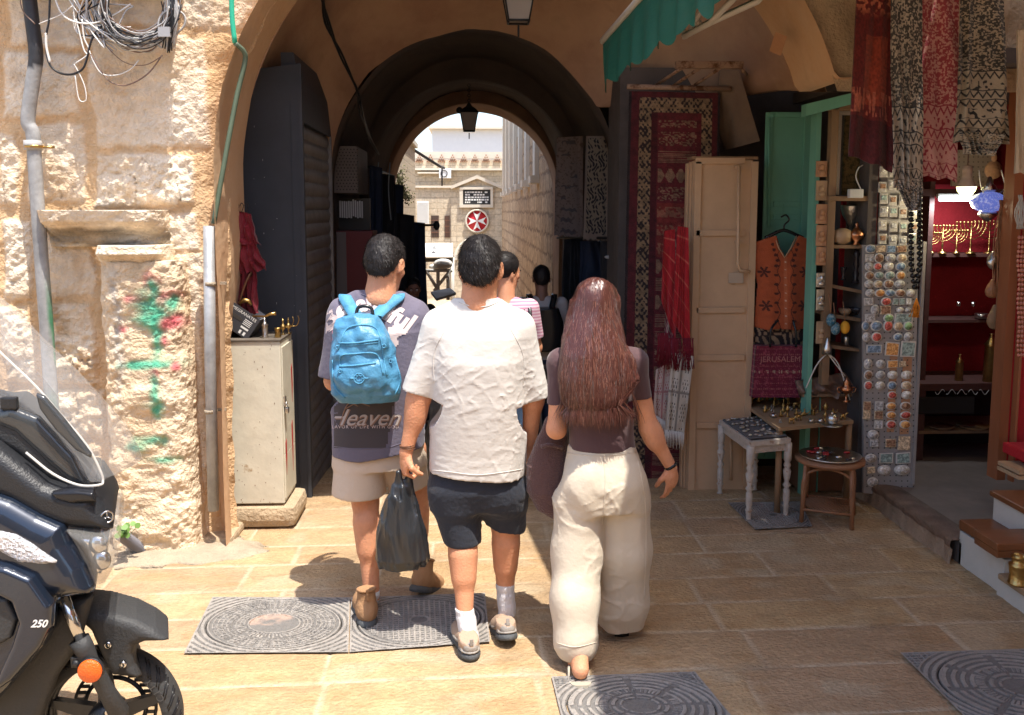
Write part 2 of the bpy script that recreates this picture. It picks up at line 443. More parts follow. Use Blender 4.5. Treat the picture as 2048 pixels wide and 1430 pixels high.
# ground: one sheet, dense where the camera looks, reaching far beyond the buildings
xs = np.concatenate([np.linspace(-60, -2.6, 14), np.arange(-2.5, 3.3, .014), np.linspace(3.4, 60, 14)])
ys = np.concatenate([np.linspace(-40, 3.0, 16), np.arange(3.05, 6.7, .014), np.linspace(6.8, 14, 30), np.linspace(15, 120, 20)])
gx, gy = np.meshgrid(xs, ys, indexing='ij')
def paving_fields(gx, gy):
    rows = [-40]
    r = random.Random(5); y = 0.2
    while y < 3.1: rows.append(y); y += r.uniform(.3, .42)
    rows += [3.14, 3.5, 3.83, 4.12, 4.42, 4.75, 5.02, 5.32, 5.66, 6.02, 6.4, 6.8, 7.2]; y = 7.6
    while y < 30: rows.append(y); y += r.uniform(.35, .5)
    rows = np.array(rows)
    wob = .012*noise(gx*1.3, gy*1.3, 0, 4)+.02*gx*.5
    yy = gy-.035*gx+wob; ri = np.clip(np.searchsorted(rows, yy)-1, 0, len(rows)-2)
    dy = np.minimum(yy-rows[ri], rows[ri+1]-yy)
    L = np.array([r.uniform(.55, .95) for _ in rows]); O = np.array([r.uniform(0, 1) for _ in rows])
    u = (gx+.012*noise(gx*2, gy*2, 3, 8))/L[ri]+O[ri]; ci = np.floor(u); fr = u-ci; dx = np.minimum(fr, 1-fr)*L[ri]
    dj = np.minimum(dx, dy)
    tone = noise(ci*3.7, ri*5.3, 1.5, 2); tone2 = noise(ci*2.3, ri*7.1, 9.5, 5)
    return dj, tone, tone2
dj, tone, tone2 = paving_fields(gx, gy)
joint = np.clip(1.25-dj/.012, 0, 1)
tool = fbm(gx*14, gy*26, 0, 3, 11); big = fbm(gx*2.5, gy*2.5, 2, 4, 13); worn = fbm(gx*7, gy*16, 5, 3, 17)
gz = ground_z(gy)+(-.005*joint+.004*tool*np.clip(dj/.03, 0, 1)+.004*big+.002*tone)*(np.abs(gx) < 4)
base = np.stack([.44+.05*tone, .303+.042*tone+.014*tone2, .172+.022*tone2+.012*tone], -1)
base *= (1+.20*worn+.14*big+.16*fbm(gx*17, gy*24, 7, 2, 19))[..., None]; g_ = np.clip(-big*2.2-.25, 0, 1)[..., None]*.35; base = base*(1-g_)+np.array([.22, .16, .11])*g_
rust = np.clip((fbm(gx*5, gy*11, 9, 4, 23)-.08)*3.2, 0, 1)[..., None]; base = base*(1-.42*rust)+np.array([.38, .225, .10])*.42*rust
pale = np.clip((fbm(gx*4, gy*6, 4, 3, 29)-.2)*4, 0, 1)[..., None]; base = base*(1-.5*pale)+np.array([.47, .38, .26])*.5*pale
dirt = (np.clip(1-dj/.03, 0, 1)*np.clip(.3+1.5*fbm(gx*5, gy*5, 8, 2, 37), 0, 1))[..., None]*.45; base = base*(1-dirt)+np.array([.22, .155, .10])*dirt
jm = (joint*np.clip(.8+1.2*fbm(gx*6, gy*6, 1, 2, 31), 0, 1))[..., None]*.8
base = base*(1-jm)+np.array([.60, .49, .35])*jm
nx, ny = gx.shape; ii = np.arange(nx*ny).reshape(nx, ny)
F = np.stack([ii[:-1, :-1], ii[1:, :-1], ii[1:, 1:], ii[:-1, 1:]], -1).reshape(-1, 4)
me = mesh_np("ground", np.stack([gx, gy, gz], -1).reshape(-1, 3), F, base.reshape(-1, 3))
tag(link("ground", me, "paving"), kind="structure")

# ------------------------------------------------------------------ front wall with its rough blocks (left of and above the arch)
AC, AH, AR = .36, 2.08, 1.73          # centre, springing and radius of the big arch
WY = 5.1
def arch_edge(z):                      # left edge of the arch opening at height z
    z = np.asarray(z, float); r = AR+.03*noise(z*2.5, 0, 0, 3)+.02*noise(z*9, 0, 0, 9)
    return AC-np.where(z < AH, r, np.sqrt(np.maximum(r*r-(z-AH)**2, 0)))
def P2(px, py): p = PY(px, py, WY); return p.x, p.z
BL = [(-700, -420, -330, -60), (-320, -420, 20, -140), (30, -420, 330, -130), (340, -400, 560, -110), (-700, -50, -330, 240), (-320, -130, -10, 60), (0, -125, 160, 95), (168, -120, 352, 60), (358, -100, 700, 60),
      (-330, 68, -8, 250), (0, 100, 165, 236), (172, 66, 420, 296), (-330, 258, -15, 422), (-8, 262, 46, 418), (52, 246, 176, 410), (184, 304, 392, 418),
      (-330, 432, -6, 600), (0, 440, 72, 600), (82, 456, 200, 592), (205, 430, 400, 500), (-330, 610, -6, 800), (0, 610, 74, 768), (84, 604, 200, 768), (-330, 806, -10, 1000), (0, 778, 78, 960),
      (86, 778, 214, 882), (80, 892, 214, 1010), (-330, 1010, 70, 1200), (78, 1018, 214, 1200), (205, 500, 430, 1200), (-700, 250, -340, 560), (-700, 570, -340, 900), (-700, 910, -340, 1200)]
ROUGHB = {9: .1, 11: .4, 14: .6, 15: 1.2, 17: .8, 22: 1.8, 25: 1.5, 21: 1.3, 26: 1.2, 13: .8, 20: 1, 24: 1, 16: 1}
REDB = {25: .8, 15: .25, 14: .1, 19: .1}
Z = np.arange(-.1, 5.9, .011); U = np.linspace(0, 1, 250)**.72
Zg, Ug = np.meshgrid(Z, U, indexing='ij'); XE = arch_edge(Zg); Xg = -3.7+(XE+3.7)*Ug
dblk = np.full(Xg.shape, -1.0); bid = np.full(Xg.shape, -1)
wx = Xg+.022*noise(Xg*5, Zg*5, 0, 1)+.01*noise(Xg*17, Zg*17, 0, 2); wz = Zg+.02*noise(Xg*5, Zg*5, 4, 3)+.01*noise(Xg*17, Zg*17, 4, 5)
for k, (a, b, c, d) in enumerate(BL):
    x0, z1 = P2(a, b); x1, z0 = P2(c, d)
    q = np.minimum(np.minimum(wx-x0, x1-wx), np.minimum(wz-z0, z1-wz))
    m = q > dblk; dblk[m] = q[m]; bid[m] = k
inb = np.clip(dblk/.022, 0, 1)
rough = np.vectorize(lambda k: ROUGHB.get(int(k), .45))(bid)
hb = np.vectorize(lambda k: random.Random(int(k)).uniform(0, 1))(bid)
bulge = np.clip(dblk/.09, 0, 1)**.6
pit = fbm(Xg*11, Zg*14, 0, 4, 21); fine = fbm(Xg*34, Zg*42, 0, 3, 25)
inb = np.clip(inb-.35*np.clip(fbm(Xg*2.2, Zg*2.2, 11, 3, 47)*3, 0, 1), 0, 1)
H = inb*(.006+.006*hb+.016*bulge*rough+rough*(.022*pit+.013*fine))+.016*pit*(1-inb)+.005*fine+.012*fbm(Xg*3, Zg*3, 0, 2, 33)
crack = np.abs(fbm(Xg*5, Zg*5, 3, 3, 41)); H -= .03*np.clip(1-crack/.02, 0, 1)*inb*np.clip(rough, 0, 1)*.6
drop = np.clip((Xg-(XE-.16))/.16, 0, 1); H = H*(1-drop*.5)-.10*drop**2.2*(1+.5*pit)       # rounded, broken arris
cream = np.array([.80, .69, .55]); och = np.array([.66, .45, .26]); pink = np.array([.70, .43, .33])
t = (np.clip(.35+1.1*fbm(Xg*3, Zg*3, 7, 4, 51), 0, 1)*.55)[..., None]; col = cream*(1-t)+np.array([.74, .56, .36])*t
rk = (np.vectorize(lambda k: REDB.get(int(k), 0))(bid)*np.clip(.4+1.6*fbm(Xg*8, Zg*8, 1, 3, 61), 0, 1))[..., None]; col = col*(1-rk)+pink*rk
mo = (1-inb)[..., None]; col = col*(1-mo)+och*mo
eb = .8*np.clip((Xg-(XE-.15-.12*pit))/.12, 0, 1)[..., None]; col = col*(1-eb)+np.array([.52, .345, .2])*eb
st = np.clip((fbm(Xg*6, Zg*3, 5, 4, 71)-.12)*4, 0, 1)[..., None]*.45; col = col*(1-st)+np.array([.50, .31, .15])*st
n0, n1 = Xg.shape; ii = np.arange(n0*n1).reshape(n0, n1); F = np.stack([ii[:-1, :-1], ii[:-1, 1:], ii[1:, 1:], ii[1:, :-1]], -1).reshape(-1, 4)
V = np.stack([Xg, WY-H, Zg], -1).reshape(-1, 3)
wl = thing("stone_wall", "rough cream block wall in full sun behind the parked scooter, worn at the arch", "stone wall", (-2.6, WY, 0))
link("masonry", mesh_np("masonry", V, F, col.reshape(-1, 3)), "stone", wl)
mb = MB(); mb.box((-2.75, WY+.42, 2.9), (2.5, .7, 6.0)); mb.build("core", "dark_wall", wl)

# weathered stone ledge and the engaged column below it
def rockbox(name, parent, px0, py0, px1, py1, prof, cx=.0, seed=0, taper=(0, 0), colr=(.58, .47, .34), nz=90, na=60, amp=.02, roundtop=0, paint=None, y0=WY):
    """a block standing proud of the wall: prof(v)->how far, half-round corners, noisy"""
    x0, z1 = P2(px0, py0); x1, z0 = P2(px1, py1)
    v = np.linspace(0, 1, nz); a = np.linspace(0, 1, na); Vv, A = np.meshgrid(v, a, indexing='ij')
    z = z0+(z1-z0)*Vv
    xl = x0+taper[0]*(Vv); xr = x1+taper[1]*(Vv)
    D = prof(Vv); th = A*pi
    e = .45; cxx = np.sign(np.cos(th))*np.abs(np.cos(th))**e; sy = np.abs(np.sin(th))**e
    x = (xl+xr)/2-(xr-xl)/2*cxx; y = y0+.06-(D+.06)*sy
    n1_ = fbm(x*9, z*11, y*9, 4, seed+3); n2_ = fbm(x*32, z*36, y*30, 3, seed+9); n3_ = fbm(x*3, z*5, y*3, 2, seed+5)
    dd = amp*(1.3*n1_+.55*n2_+.6*n3_); y = y-dd*sy; x = x+dd*.5*np.cos(th)*-1
    if roundtop: z = z+roundtop*noise(x*6, 0, y*6, seed)*(Vv**8)
    tt = np.clip(.4+1.3*fbm(x*5, z*5, 0, 4, seed+1), 0, 1)[..., None]*.6
    c = np.array(colr)*(1-tt)+np.array([.62, .44, .26])*tt
    c *= (1+.25*n2_)[..., None]
    if paint: c = paint(x, z, c)
    n0, n1 = x.shape; ii = np.arange(n0*n1).reshape(n0, n1); F = np.stack([ii[:-1, :-1], ii[:-1, 1:], ii[1:, 1:], ii[1:, :-1]], -1).reshape(-1, 4)
    Vt = np.stack([x, y, z], -1).reshape(-1, 3)
    # caps
    me_v = list(Vt); F = list(F)
    top = ii[-1]; cpt = Vt[top].mean(0); me_v.append(cpt); k = len(me_v)-1
    for i in range(n1-1): F.append([top[i], top[i+1], k, k])
    bot = ii[0]; me_v.append(Vt[bot].mean(0)); k2 = len(me_v)-1
    for i in range(n1-1): F.append([bot[i+1], bot[i], k2, k2])
    cols = list(c.reshape(-1, 3))+[c[-1].mean(0), c[0].mean(0)]
    me = bpy.data.meshes.new(name); me.from_pydata([tuple(q) for q in me_v], [], [tuple(int(u) for u in f) if f[2] != f[3] else tuple(int(u) for u in f[:3]) for f in F])
    me.polygons.foreach_set("use_smooth", [True]*len(me.polygons)); set_cols(me, np.array(cols)); me.update()
    return link(name, me, "stone", parent)
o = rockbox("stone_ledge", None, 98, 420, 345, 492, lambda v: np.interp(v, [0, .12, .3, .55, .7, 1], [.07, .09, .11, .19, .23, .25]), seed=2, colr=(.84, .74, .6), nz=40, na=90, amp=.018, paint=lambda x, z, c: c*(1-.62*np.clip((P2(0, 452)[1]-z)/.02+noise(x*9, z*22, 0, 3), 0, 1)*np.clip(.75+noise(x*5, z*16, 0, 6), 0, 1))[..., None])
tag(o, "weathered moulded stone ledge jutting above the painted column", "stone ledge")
spots = [(330, 560, 14, 20, 'r'), (288, 592, 16, 9, 'r'), (312, 596, 10, 14, 'r'), (350, 590, 26, 16, 'r'), (338, 632, 36, 22, 'g'), (322, 606, 34, 30, 'g'), (332, 572, 12, 22, 'g'), (352, 640, 16, 14, 'r'),
         (372, 636, 12, 16, 'r'), (345, 672, 18, 9, 'r'), (335, 670, 10, 60, 'g'), (335, 718, 44, 10, 'g'), (290, 720, 30, 8, 'g'), (337, 732, 9, 10, 'r'), (372, 722, 8, 10, 'r'), (336, 770, 9, 40, 'g'), (340, 800, 14, 18, 'g'),
         (328, 862, 34, 13, 'g'), (300, 878, 22, 12, 'g'), (352, 900, 28, 9, 'g'), (270, 650, 10, 8, 'r'), (362, 600, 14, 16, 'g')]
def paintcol(x, z, c):
    for px, py, rx, ry, k in spots:
        X0, Z0 = P2(px, py); p = (X0, Z0); s = 5.0/FPX
        d = np.sqrt(((x-p[0])/(rx*s))**2+((z-p[1])/(ry*s))**2)+.55*fbm(x*26, z*26, 0, 3, 5)
        w = np.clip(1.35-d, 0, 1)[..., None]*.85
        c = c*(1-w)+np.array([.06, .40, .25] if k == 'g' else [.62, .10, .13])*w
    g = np.clip(1-np.abs(x-(P2(262, 700)[0])+.02*noise(z*7, 0, 0, 2))/.035, 0, 1)*np.clip((z-.75)*3, 0, 1)*np.clip((1.65-z)*6, 0, 1)
    g = g[..., None]*.7; c = c*(1-g)+np.array([.40, .385, .36])*g
    return c
col_ = thing("stone_column", "squat engaged stone column sprayed with green and red paint", "stone column", (-1.75, 5.0, 0))
def colprof(v): return .14+.03*np.sin(v*9)+.0*v
rockbox("column_shaft", col_, 214, 1104, 418, 560, colprof, seed=5, taper=(.05, -.06), colr=(.60, .475, .33), nz=190, na=110, amp=.03, paint=paintcol) if False else None
def col_paint(x, z, c): return paintcol(x, z, c)
def rb(py0, py1): return None
rockbox("column_shaft", col_, 214, 520, 418, 1108, lambda v: .22-.03*v+.010*np.sin(v*14), seed=5, taper=(.0, -.05), colr=(.74, .59, .42), nz=230, na=120, amp=.024, paint=col_paint, roundtop=.03)
rockbox("column_cap", col_, 212, 488, 352, 530, lambda v: np.interp(v, [0, .3, .6, 1], [.15, .20, .25, .23]), seed=9, colr=(.8, .69, .54), nz=34, na=70, amp=.015)

# front wall above the right-hand shop and over the arch crown
V = []; cols = []
Zr = np.arange(2.55, 6.0, .03); Ur = np.linspace(0, 1, 120)
Zg, Ug = np.meshgrid(Zr, Ur, indexing='ij'); XE = 2*AC-arch_edge(Zg+3)*0-(AC-np.where(Zg < AH, AR, np.sqrt(np.maximum(AR*AR-(Zg-AH)**2, 0))))
Xg = XE+(5.2-XE)*Ug
pit = fbm(Xg*9, Zg*9, 0, 4, 77); t = np.clip(.5+1.2*fbm(Xg*3, Zg*3, 0, 3, 78), 0, 1)[..., None]
col = np.array([.56, .42, .28])*(1-t)+np.array([.46, .31, .18])*t
n0, n1 = Xg.shape; ii = np.arange(n0*n1).reshape(n0, n1); F = np.stack([ii[:-1, :-1], ii[:-1, 1:], ii[1:, 1:], ii[1:, :-1]], -1).reshape(-1, 4)
wr = thing("shop_wall", "plastered wall over the souvenir shop behind the hanging scarves", "wall", (3.6, 5, 2.6))
link("masonry", mesh_np("masonry2", np.stack([Xg, 4.97-.03*pit, Zg], -1).reshape(-1, 3), F, col.reshape(-1, 3)), "stone", wr)
mb = MB(); mb.box((3.75, 5.32, 4.4), (3.0, .62, 3.4)); mb.box((.4, 5.6, 5.1), (5.5, .9, 1.7)); mb.build("core", "dark_wall", wr)

# ------------------------------------------------------------------ vault
def prof(cx, R, hc, H, lo=-2.0, rlo=None, n=56, pt=0, bow=0):
    P = []
    for k in range(10): P.append((cx-R, lo+(hc-lo)*k/10))
    for k in range(n+1):
        a = pi-pi*k/n; s = sin(a); P.append((cx+R*cos(a), hc+H*s+pt*(s**6)))
    rl = lo if rlo is None else rlo
    for k in range(10): P.append((cx+R, hc+(rl-hc)*(k+1)/10))
    if rl > hc-.5: P = [(x, max(z, rl) if x > cx else z) for x, z in P]
    return P
def shell(name, m, stations, parent, sub=.12, amp=.02, seed=0):
    """stations: (y, profile kwargs) lofted into one skin"""
    rows = []
    for i in range(len(stations)-1):
        ya, A = stations[i]; yb, B = stations[i+1]; n = max(1, int(abs(yb-ya)/sub))
        for k in range(n):
            t = k/n; rows.append((ya+(yb-ya)*t, {q: A[q]+(B[q]-A[q])*t for q in A}))
    rows.append(stations[-1]); V = []
    for y, kw in rows:
        for x, z in prof(**kw):
            V.append((x, y, z))
    V = np.array(V, np.float32); nn = fbm(V[:, 0]*1.8, V[:, 1]*1.8, V[:, 2]*1.8, 4, seed)
    cx = .2; d = V-np.array([cx, 0, 1.6]); d[:, 1] = 0; d /= np.linalg.norm(d, axis=1)[:, None]; V += d*(nn*amp*2)[:, None]
    w = len(prof(**rows[0][1])); F = []
    for i in range(len(rows)-1):
        for k in range(w-1): F.append((i*w+k, i*w+k+1, (i+1)*w+k+1, (i+1)*w+k))
    return link(name, mesh_np(name, V, F), m, parent)
vt = thing("vaulted_passage", "plastered pointed vaults of the covered passage over the walkers", "vault", (.2, 8, 0))
K = lambda cx, R, hc, H, rlo=-2.0: dict(cx=cx, R=R, hc=hc, H=H, rlo=rlo)
shell("arch_soffit", "plaster", [(4.93, K(AC, AR, AH, AR, 2.62)), (5.55, K(AC, AR, AH, AR, 2.62))], vt, sub=.05, amp=.012)
so = [o for o in kids(vt) if o.name.startswith("arch_soffit")][0].data
for v in so.vertices:
    if v.co.x < 0 and v.co.z < 1.3: v.co.x -= .15*min(1, (1.3-v.co.z)/.15)*min(1, max(0, (v.co.y-5.05)/.15))
shell("arch_step", "vault_plaster", [(5.55, K(AC, AR, AH, AR, 2.62)), (5.56, K(AC+.02, AR+.16, AH, AR+.2, 2.62))], vt, amp=.0)
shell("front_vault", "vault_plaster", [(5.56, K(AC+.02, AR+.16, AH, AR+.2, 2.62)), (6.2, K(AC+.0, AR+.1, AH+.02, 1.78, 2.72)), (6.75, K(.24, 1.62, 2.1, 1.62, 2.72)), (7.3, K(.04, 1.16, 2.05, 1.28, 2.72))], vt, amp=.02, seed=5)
shell("middle_vault", "dark_plaster", [(7.3, K(.04, 1.16, 2.05, 1.28)), (7.6, K(.04, 1.16, 2.05, 1.28)), (7.62, K(.05, 1.26, 2.05, 1.5)), (9.8, K(.04, 1.2, 2.1, 1.4)), (9.82, K(.03, 1.13, 2.1, 1.2)), (10.2, K(.03, 1.13, 2.1, 1.2)), (10.22, K(.05, 1.22, 2.1, 1.42)), (12.5, K(.06, 1.22, 2.1, 1.42))], vt, amp=.015, seed=9)
shell("end_arch", "vault_plaster", [(12.5, K(.06, 1.22, 2.1, 1.42)), (12.52, K(.06, 1.18, 2.1, 1.25)), (13.6, K(.07, 1.19, 2.1, 1.25))], vt, amp=.012, seed=12)
# roofing mass above the vaults so that no daylight leaks in
mb = MB(); mb.box((0, 9.6, 5.0), (9, 8.0, .3)); mb.box((-2.3, 9.8, 1.5), (1.2, 7.6, 7)); mb.box((2.9, 10.2, 1.5), (1.2, 6.8, 7)); mb.box((4.3, 7.0, 1.5), (3, .5, 7)); mb.build("roof_mass", "dark_wall", vt)
# end wall of the passage seen from inside is open; outer face ring closes it
def ring(name, m, y, kw, parent, out=2.6, facing=1):
    P = prof(**kw); V = []; F = []
    for x, z in P:
        dx, dz = x-kw['cx'], max(0, z-1.2); L = math.hypot(dx, dz) or 1
        V.append((x, y, z)); V.append((x+dx/L*out, y, z+dz/L*out+(.0)))
    for i in range(len(P)-1): F.append((2*i, 2*i+1, 2*i+3, 2*i+2))
    return link(name, mesh_np(name, V, F, smooth=False), m, parent)
ring("end_wall", "street_stone", 13.62, K(.07, 1.19, 2.1, 1.25), vt)
# left inner wall holding the shutter, right recess wall behind the carpets
mb = MB(); mb.box((-1.42, 6.62, .9), (.58, 1.3, 3.6)); tag(mb.build("shutter_wall", "dark_wall"), "dark side wall carrying the rolled metal shutter", "wall")
mb = MB(); mb.box((1.95, 7.05, 1.0), (1.66, .55, 3.9)); tag(mb.build("recess_wall", "dark_wall"), "dark wall at the back of the carpet seller's recess", "wall")

# ------------------------------------------------------------------ the sunlit street beyond
mat("trim_stone", (.66, .60, .50), rough=.8, bump=.4, scale=20, var=.08)
mat("white_render", (.70, .70, .70), rough=.8, var=.04)
mat("window_dark", (.06, .055, .05), rough=.3)
mat("shutter_white", (.72, .72, .7), rough=.5)
mat("iron", (.035, .035, .037), rough=.55, metal=.4)
mat("sign_black", (.03, .03, .03), rough=.4); mat("sign_white", (.8, .8, .78), rough=.5); mat("sign_red", (.55, .02, .03), rough=.45)
b = thing("street_building", "tall weathered stone building with buttress strips right of the far street", "building", (1.9, 24, -1))
mb = MB(); mb.box((2.1, 24.3, 1.0), (1.7, 21.4, 5.6)); mb.build("wall", "street_stone", b)
mb = MB(); mb.box((2.15, 24.3, 5.3), (1.6, 21.2, 3.0)); mb.build("upper_wall", "street_stone", b)
for k in range(7):
    y = 16.6+k*2.6; mb = MB(); mb.box((1.28, y, 4.4), (.22, .5, 3.9)); mb.box((1.24, y, 2.45), (.3, .6, .14)); mb.build("pilaster", "trim_stone", b)
    if k < 6:
        mb = MB(); mb.box((1.345, y+1.3, 4.1), (.02, .9, 2.2)); mb.build("window", "window_dark", b)
b = thing("side_building", "pale stone house along the sunny lane beyond the passage", "building", (-2.4, 20, -1))
mb = MB(); mb.box((-2.35, 19.5, .7), (1.7, 11.4, 5.8)); mb.build("wall", "facade_stone", b)
mb = MB(); mb.box((-2.35, 19.5, 3.65), (1.86, 11.6, .12)); mb.build("cornice", "trim_stone", b)
FY = 36.0
def FP(px, py, off=0): return PY(px, py, FY-off)
b = thing("gabled_building", "cream stone facade with small gable and round red cross emblem closing the street", "building", (0, FY, -1.7))
def fbox(px0, py0, px1, py1, y0, d, mb):
    a = PY(px0, py0, y0); c = PY(px1, py1, y0); mb.box(((a.x+c.x)/2, y0+d/2, (a.z+c.z)/2), (abs(c.x-a.x), d, abs(a.z-c.z)))
mb = MB(); fbox(700, 372, 1250, 640, FY, .6, mb); mb.build("wall", "facade_stone", b)
mb = MB(); fbox(700, 318, 1250, 371, FY+1.2, .5, mb); mb.build("upper_wall", "facade_stone", b)
mb = MB(); fbox(700, 303, 1250, 318, FY+1.25, .3, mb); mb.build("parapet", "trim_stone", b)
mb = MB()
for g in range(12):
    cx = 838+g*22.3-22
    for r_, n_ in enumerate((1, 2, 3, 4)):
        for q in range(n_): fbox(cx+(q-(n_-1)/2)*4.2-1.2, 309+r_*4.2, cx+(q-(n_-1)/2)*4.2+1.2, 311.4+r_*4.2, FY+1.1, .1, mb)
mb.build("pierced_screen", mat("brick_red", (.34, .17, .10), rough=.9), b)
mb = MB(); fbox(700, 336, 1250, 341, FY+.95, .3, mb); fbox(700, 371, 1250, 376, FY-.12, .3, mb); fbox(835, 344, 900, 347, FY+.9, .3, mb); mb.build("cornice", "trim_stone", b)
mb = MB(); pts = [FP(902, 372, .3), FP(954, 350, .3), FP(1004, 372, .3), FP(1004, 378, .3), FP(954, 357, .3), FP(902, 378, .3)]
mb.prism([pts[i] for i in (0, 1, 4, 5)], (0, .5, 0)); mb.prism([pts[i] for i in (1, 2, 3, 4)], (0, .5, 0)); mb.build("gable_moulding", "trim_stone", b)
mb = MB(); mb.prism([FP(902, 378, .12), FP(954, 356, .12), FP(1004, 378, .12)], (0, .3, 0)); fbox(902, 376, 1004, 640, FY-.1, .2, mb); mb.build("gable_wall", "facade_stone", b)
mb = MB(); fbox(919, 374, 986, 379, FY-.26, .2, mb); fbox(919, 409, 986, 415, FY-.26, .2, mb); fbox(919, 379, 926, 409, FY-.24, .2, mb); fbox(981, 379, 986, 409, FY-.24, .2, mb); mb.build("plaque_frame", "trim_stone", b)
pl = MB(); fbox(926, 379, 981, 409, FY-.16, .1, pl); plq = pl.build("plaque", "sign_black", b)
mb = MB(); r = random.Random(4)
for row in range(5):
    x = 930
    while x < 976:
        w = r.uniform(2, 6)
        if r.random() < .85: fbox(x, 383+row*5, min(x+w, 977), 386+row*5, FY-.175, .02, mb)
        x += w+1.3
mb.build("inscription", "sign_white", plq)
Tc = Matrix.Translation(FP(954, 442, .16)) @ Matrix.Rotation(pi/2, 4, 'X')
em = MB(); em.lathe([(.47, 0), (.47, .08), (.40, .09), (.40, 0)], n=40, T=Tc); em = em.build("emblem", "trim_stone", b)
dk = MB(); dk.lathe([(.405, .0), (.405, .03)], n=40, T=Tc); dk.build("disc", "sign_red", em)
cr = MB()
for k in range(4):
    a = k*pi/2
    def q(x, y): return Tc @ Vector((x*cos(a)-y*sin(a), x*sin(a)+y*cos(a), .036))
    P = [q(0, 0), q(.155, .36), q(0, .25), q(-.155, .36)]; cr.prism(P, (0, -.02, 0))
cr.build("eight_pointed_cross", "sign_white", em)
mb = MB(); mb.torus(FP(954, 520, .15), .85, .09, T=Matrix.Rotation(pi/2, 4, 'X') , n=24, a0=0, a1=pi); mb.build("door_arch", "trim_stone", b)
for x0, x1 in ((862, 878), (889, 900)):
    mb = MB(); fbox(x0, 431, x1, 475, FY-.02, .05, mb); w = mb.build("window", "window_dark", b)
    mb = MB()
    for q in range(4): fbox(x0+2+q*(x1-x0-4)/3-.5, 431, x0+2+q*(x1-x0-4)/3+.5, 475, FY-.06, .03, mb)
    for q in range(3): fbox(x0, 440+q*12, x1, 441+q*12, FY-.05, .02, mb)
    mb.build("grille", mat("rust%d" % x0, (.25, .12, .08), rough=.8), w)
mb = MB(); fbox(834, 402, 858, 450, FY-.3, .05, mb)
for q in range(11): fbox(836, 405+q*4, 856, 407+q*4, FY-.34, .05, mb)
mb.build("louvre_shutter", "shutter_white", b)
w = thing("white_building", "plain white rendered block above the pierced parapet", "building", (0, 44, -1))
mb = MB(); a = PY(864, 258, 44); c = PY(1300, 400, 44); mb.box(((a.x+c.x)/2, 46, (a.z+c.z)/2), (c.x-a.x, 4, a.z-c.z)); mb.build("wall", "white_render", w)
mb = MB(); a = PY(857, 252, 43.8); c = PY(1310, 259, 43.8); mb.box(((a.x+c.x)/2, 46, (a.z+c.z)/2), (c.x-a.x, 4.6, a.z-c.z)); mb.build("roof_slab", "trim_stone", w)
u = thing("air_conditioner", "white air conditioning unit on the ledge beside the small gable", "air conditioner", FP(892, 356))
mb = MB(); fbox(878, 338, 902, 356, FY+.6, .4, mb); mb.build("casing", "white_render", u)
mb = MB(); mb.torus(PY(888, 347, FY+.58), .13, .015, T=Matrix.Rotation(pi/2, 4, 'X')); mb.build("fan_guard", "iron", u)
o = MB(); o.tube([PY(828, 300, 30), PY(880, 333, 33), PY(888, 336, 35)], .05); o.tube([PY(884, 333, 34.6), PY(884, 372, 34.6)], .03); tag(o.build("roof_pipe", "iron"), "thin dark pipe slanting over the far rooftops", "pipe")
# trees/plants on the left lane wall
mat("leaf_dry", (.10, .10, .04), rough=.8)
pl = thing("climbing_plant", "straggly dry plant hanging from the lane wall outside the passage", "plant", PX(800, 360, -1.3)); mb = MB(); r = random.Random(2)
root = PY(795, 350, 14.6)
for k in range(6):
    p = root.copy(); pts = [p.copy()]
    for j in range(6): p = p+Vector((r.uniform(-.02, .06), r.uniform(-.05, .05), r.uniform(-.16, .04))); pts.append(p.copy())
    mb.tube(pts, .006, 5)
    for q in pts[1:]:
        for _ in range(10):
            c_ = q+Vector([r.gauss(0, .05) for _ in range(3)]); a_ = Vector([r.uniform(-1, 1) for _ in range(3)]).normalized()*.02; b_ = a_.orthogonal()*.6; mb.add([c_-a_, c_+b_, c_+a_, c_-b_], [(0, 1, 2, 3)])
mb.build("foliage", "leaf_dry", pl)

# buildings behind and beside the camera, off to the sides of the photograph, bounce warm light
bb = thing("opposite_building", "stone building across the lane behind the photographer", "building", (0, -9, 0))
mb = MB(); mb.box((-1, -9.5, 3), (14, 1, 6)); mb.build("wall", "facade_stone", bb)
# ================================================================== LEFT SIDE OBJECTS
mat("pipe_grey", (.33, .33, .33), rough=.5, metal=.0, bump=.3, scale=40, var=.25, vscale=18, attr="col")
mat("brass", (.50, .33, .12), rough=.32, metal=1, bump=.4, scale=60, var=.3, vscale=20)
mat("silver", (.62, .60, .56), rough=.28, metal=1, bump=.4, scale=60, var=.2, vscale=20)
mat("copper", (.55, .25, .13), rough=.3, metal=1, bump=.4, scale=60, var=.3, vscale=20)
mat("cable_grey", (.42, .41, .40), rough=.5); mat("cable_white", (.7, .68, .64), rough=.45); mat("cable_black", (.02, .02, .022), rough=.4); mat("cable_brown", (.2, .13, .1), rough=.5)
mat("cabinet_white", (.60, .56, .45), rough=.5, bump=.3, scale=14, var=.10, vscale=7, col2=(.36, .27, .17), thr=(.66, .72))
mat("steel_dark", (.052, .058, .072), rough=.5, bump=.3, scale=6, var=.25, vscale=2.5, spec=.4)
mat("shutter_grey", (.20, .19, .19), rough=.45, metal=.3, bump=.3, scale=20, var=.35, vscale=6)
mat("red_cloth", (.19, .006, .018), rough=.85, bump=.8, scale=90, stretch=(1, 1, .4), var=.3, sheen=.2)
mat("carton_dark", (.045, .045, .052), rough=.55); mat("carton_inner", (.5, .5, .5), rough=.7); mat("ink_white", (.75, .75, .72), rough=.6)
mat("cement", (.36, .29, .21), rough=.95, bump=1.5, scale=45, var=.2, vscale=10)
mat("wood_brown", (.16, .07, .035), rough=.5, bump=.4, scale=20, stretch=(1, 1, .2), var=.3)
